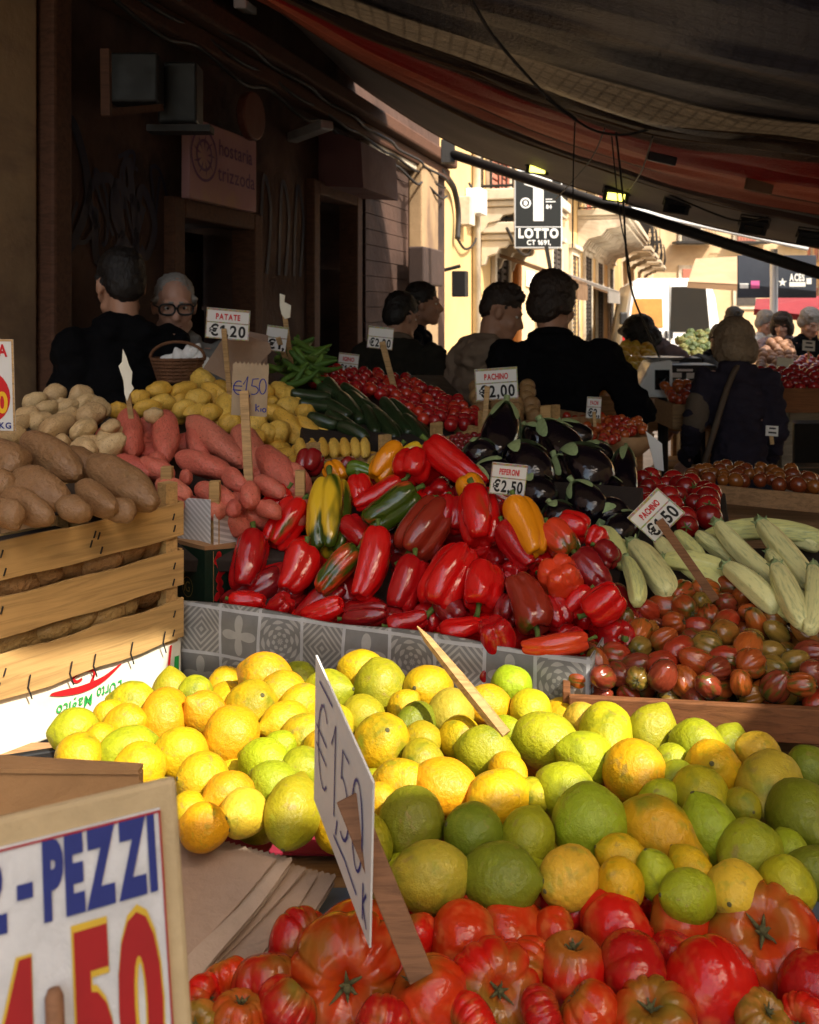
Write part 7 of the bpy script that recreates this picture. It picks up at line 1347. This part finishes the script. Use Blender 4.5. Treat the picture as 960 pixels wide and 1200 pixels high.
# ------------------------------------------------------------------ more of the market and the street
person('shopper in tan top standing beyond the green vegetables', at(852, 10.4), 10.4, 40, 1.64, 6, 'c_tan', 'hair_dark', 'skin', nod=10, style='full', width=.95)
person('shopper in lilac grey jacket behind the far slate banner post', at(918, 9.2), 9.2, -30, 1.58, 6, 'c_lilac', 'hair_brown', 'skin2', nod=10, style='bob', width=.95)
person('vendor in black behind the woman with the sandy hair', at(832, 7.4), 7.4, 20, 1.50, 10, 'c_black', 'hair_dark', 'skin', nod=16, style='short', width=.95)
def ccrate(u, v, Y, w_, label, pal, r_=.03, mat='crate', seed=0, kind='tomato'):
    c = P(u, v, Y); h = .13; root = empty('produce_crate', c - Z * h, label, 'crate'); d_ = .34
    mb = MB(); mb.box(c + Vector((0, -d_ / 2, -h / 2)), (w_, .012, h)); mb.build('front_board', M[mat], root, bev=.002)
    for sx in (-1, 1): mb = MB(); mb.box(c + Vector((sx * (w_ / 2 - .006), .008, -h / 2)), (.012, d_ - .004, h)); mb.build('side_board', M[mat], root, bev=.002)
    mb = MB(); mb.box(c + Vector((0, .008, -h + .04)), (w_ - .03, d_ - .03, .06)); mb.build('crate_floor', M['under'], root)
    rg = random.Random(seed); n = 0
    for iy in range(int(d_ / (r_ * 1.8))):
        for ix in range(int(w_ / (r_ * 1.9))):
            mb = MB(); p_ = c + Vector((-w_ / 2 + r_ * 1.2 + ix * r_ * 1.9 + rg.uniform(-.3, .3) * r_, -d_ / 2 + r_ * 1.4 + iy * r_ * 1.75, .004 + .10 * iy * r_ * 1.75 / d_ + rg.uniform(-.2, .4) * r_))
            o = FRUIT[kind].copy(); COL.objects.link(o); o.location = p_; q = r_ * rg.uniform(.85, 1.1); o.scale = (q, q, q); o.rotation_euler = (rg.uniform(0, 6), rg.uniform(0, 6), 0); cc = rg.choice(pal); o.color = (*cc, 0); tag(o, 'small round ' + kind + ' lying in the ' + label, kind, kind + 's in the ' + label)
FRUIT = {}
for kind, mt in (('tomato', 'cherry'), ('potato', 'potato'), ('apple', 'cherry')):
    mb = MB(); mb.sph((0, 0, 0), (1, 1, .9), None, 14, 9); o = mb.build(kind, M[mt], None, True); FRUIT[kind] = o
ccrate(930, 452, 5.15, .5, 'red crate at the far stall front', [(.40, .02, .02), (.32, .015, .02)], .034, 'traywood', 1)
ccrate(815, 470, 5.0, .34, 'dark crate between scale and woman', [(.42, .10, .02), (.36, .05, .02)], .032, 'crate', 2)
ccrate(690, 460, 4.6, .40, 'crate beside the man in black', [(.40, .16, .04), (.46, .22, .06)], .030, 'crate', 3)
ccrate(598, 486, 3.2, .28, 'crate before the young man in hoodie', [(.30, .17, .07), (.34, .20, .08)], .030, 'crate', 7, 'potato')
for o in FRUIT.values(): bpy.data.objects.remove(o)
for u, v, Y, lb in ((852, 455, 5.3, 'small white price card at the dark crate beside the woman'), (948, 405, 6.5, 'white price card above the far radishes'), (735, 470, 4.7, 'small white price card by the man in black elbow'), (905, 505, 3.6, 'small white price card in the low crate by the bag strap')):
    cd = Card(P(u, v, Y), (1, .1, -.08), (.08, .1, 1)); root = empty('price_card', P(u, v + 14, Y), lb, 'price card', 'price cards stuck in the produce'); k_ = Y / F; cd.board('board', 15 * k_, 12 * k_, .004, M['paper'], root); cd.poly('print', [rect(-5 * k_, -3 * k_, 5 * k_, -1 * k_), rect(-4 * k_, 2 * k_, 4 * k_, 4 * k_)], M['black_ink'], root, .002); mb = MB(); mb.bar(cd.p(0, -3 * k_, -.008), P(u, v + 16, Y), .014, .006, (0, 1, 0)); mb.build('stick', M['stick'], root)
# cartons stacked under and behind the far tables
rg = random.Random(8)
for k, (x, y, z0, sx, sy, sz, m_) in enumerate(((2.5, 5.9, 0, .5, .4, .32, 'kraft'), (3.1, 6.0, 0, .5, .4, .36, 'black_plastic'), (3.6, 5.8, 0, .45, .4, .3, 'kraft'), (2.55, 5.95, .33, .45, .36, .28, 'black_plastic'), (3.3, 6.2, .37, .5, .4, .3, 'kraft'), (1.5, 5.9, 0, .5, .4, .4, 'kraft'), (1.75, 5.3, 0, .4, .4, .3, 'black_plastic'), (2.1, 6.9, 0, .5, .5, .5, 'kraft'), (2.7, 8.2, 0, .6, .5, .6, 'kraft'), (3.4, 7.8, 0, .6, .5, .7, 'black_plastic'), (4.2, 7.4, 0, .8, .6, .8, 'kraft'))):
    r_ = empty('carton', (x, y, z0), ('brown' if m_ == 'kraft' else 'black') + ' carton ' + ('stacked on another' if z0 else 'standing on the ground') + ' among the far stalls', 'carton', 'cartons among the far stalls'); a_ = rg.uniform(-.2, .2); ax_ = (Vector((math.cos(a_), math.sin(a_), 0)), Vector((-math.sin(a_), math.cos(a_), 0)), Z)
    mb = MB(); mb.box((x, y, z0 + sz / 2), (sx, sy, sz), ax_); mb.build('box_body', M[m_], r_, bev=.008); mb = MB(); mb.box((x, y, z0 + sz / 2), (sx + .004, .05, sz + .004), ax_); mb.build('tape', M['bag'], r_)
# posters, shop awnings and plants along the sunlit fronts
def poster(u0, u1, v0, v1, mat, label, t=.06):
    mb = MB(); pbox(mb, u0, u1, v0, v1, t, t + .02); tag(mb.build('poster', mat, None), label, 'poster', 'posters and signs on the sunlit fronts')
poster(612, 621, 318, 336, M['white_ink'], 'white poster beside the orange drainpipe'); poster(622, 632, 330, 372, plain('pale_blue_board', (.35, .55, .62), .6), 'pale blue board beside the orange drainpipe', .3); poster(634, 644, 322, 334, M['pink_ink'], 'small pink notice above the pale blue board', .3); poster(648, 655, 335, 360, M['white_ink'], 'white notice farther along the sunlit front')
for k, (u0, u1, v, m_, lb) in enumerate(((578, 598, 300, 'tarp_hem', 'small brown awning over the first shop door'), (640, 662, 318, 'tarp_grey', 'grey awning over a shop door along the street'), (690, 712, 338, 'tarp_hem', 'brown awning over a far shop door by the van'))):
    a, b = us(u0), us(u1); zt = vz((u0 + u1) / 2, v); mb = MB(); mb.prism([W(a, .09, zt), W(a, .09, zt - .05), W(a, 1.1, zt - .42), W(a, 1.12, zt - .37)], D * (b - a)); aw = mb.build('shop_awning', M[m_]); tag(aw, lb, 'awning'); mb = MB(); mb.prism([W(a, 1.10, zt - .41), W(a, 1.12, zt - .41), W(a, 1.12, zt - .62), W(a, 1.10, zt - .62)], D * (b - a)); mb.build('valance', M[m_], aw)
def plant(label, s, t, z, sz, n, seed, cat='plant'):
    rg = random.Random(seed); r_ = empty('potted_plant', W(s, t, z), label, cat); mb = MB(); mb.tube([W(s, t, z), W(s, t, z + .22)], [.10, .14], 12); mb.build('pot', M['redaw'] if seed % 2 else M['traywood'], r_, True); mb = MB()
    for k in range(n):
        c = W(s, t, z + .25 + sz * .5) + Vector((rg.gauss(0, .3), rg.gauss(0, .3), rg.gauss(0, .32))) * sz; d = Vector((rg.gauss(0, 1), rg.gauss(0, 1), rg.gauss(0, 1))).normalized(); e_ = d.orthogonal().normalized(); L = .07; mb.add([c - d * L, c + e_ * L * .35, c + d * L, c - e_ * L * .35], [(0, 1, 2, 3)])
    mb.build('foliage', M['dryleaf'], r_, fixn=False)
M['dryleaf'] = plain('dry_brown_green_leaf', (.20, .13, .05), .7, .6, 3, 0, rnd=True)
plant('bushy brownish plant on the long ornate balcony', 24.4, .9, 3.86, .9, 300, 1); plant('trailing brownish plant at the end of the ornate balcony', 27.2, .9, 3.86, 1.0, 320, 2); plant('small plant on the pale house balcony', 18.6, .7, 4.56, .7, 200, 3)
for s0_, z0_, s1_, z1_ in ((12, 4.6, 30, 5.2), (11.5, 3.9, 24, 4.4), (13, 5.4, 34, 6.2)):
    mb = MB(); mb.tube(catmull([W(s0_, .12, z0_), W((s0_ + s1_) / 2, .5, (z0_ + z1_) / 2 - .35), W(s1_, .2, z1_)], 24), .018, 5); tag(mb.build('cable', M['cable'], None, True), 'black cable strung along the sunlit house fronts', 'cable', 'cables strung along the sunlit fronts')
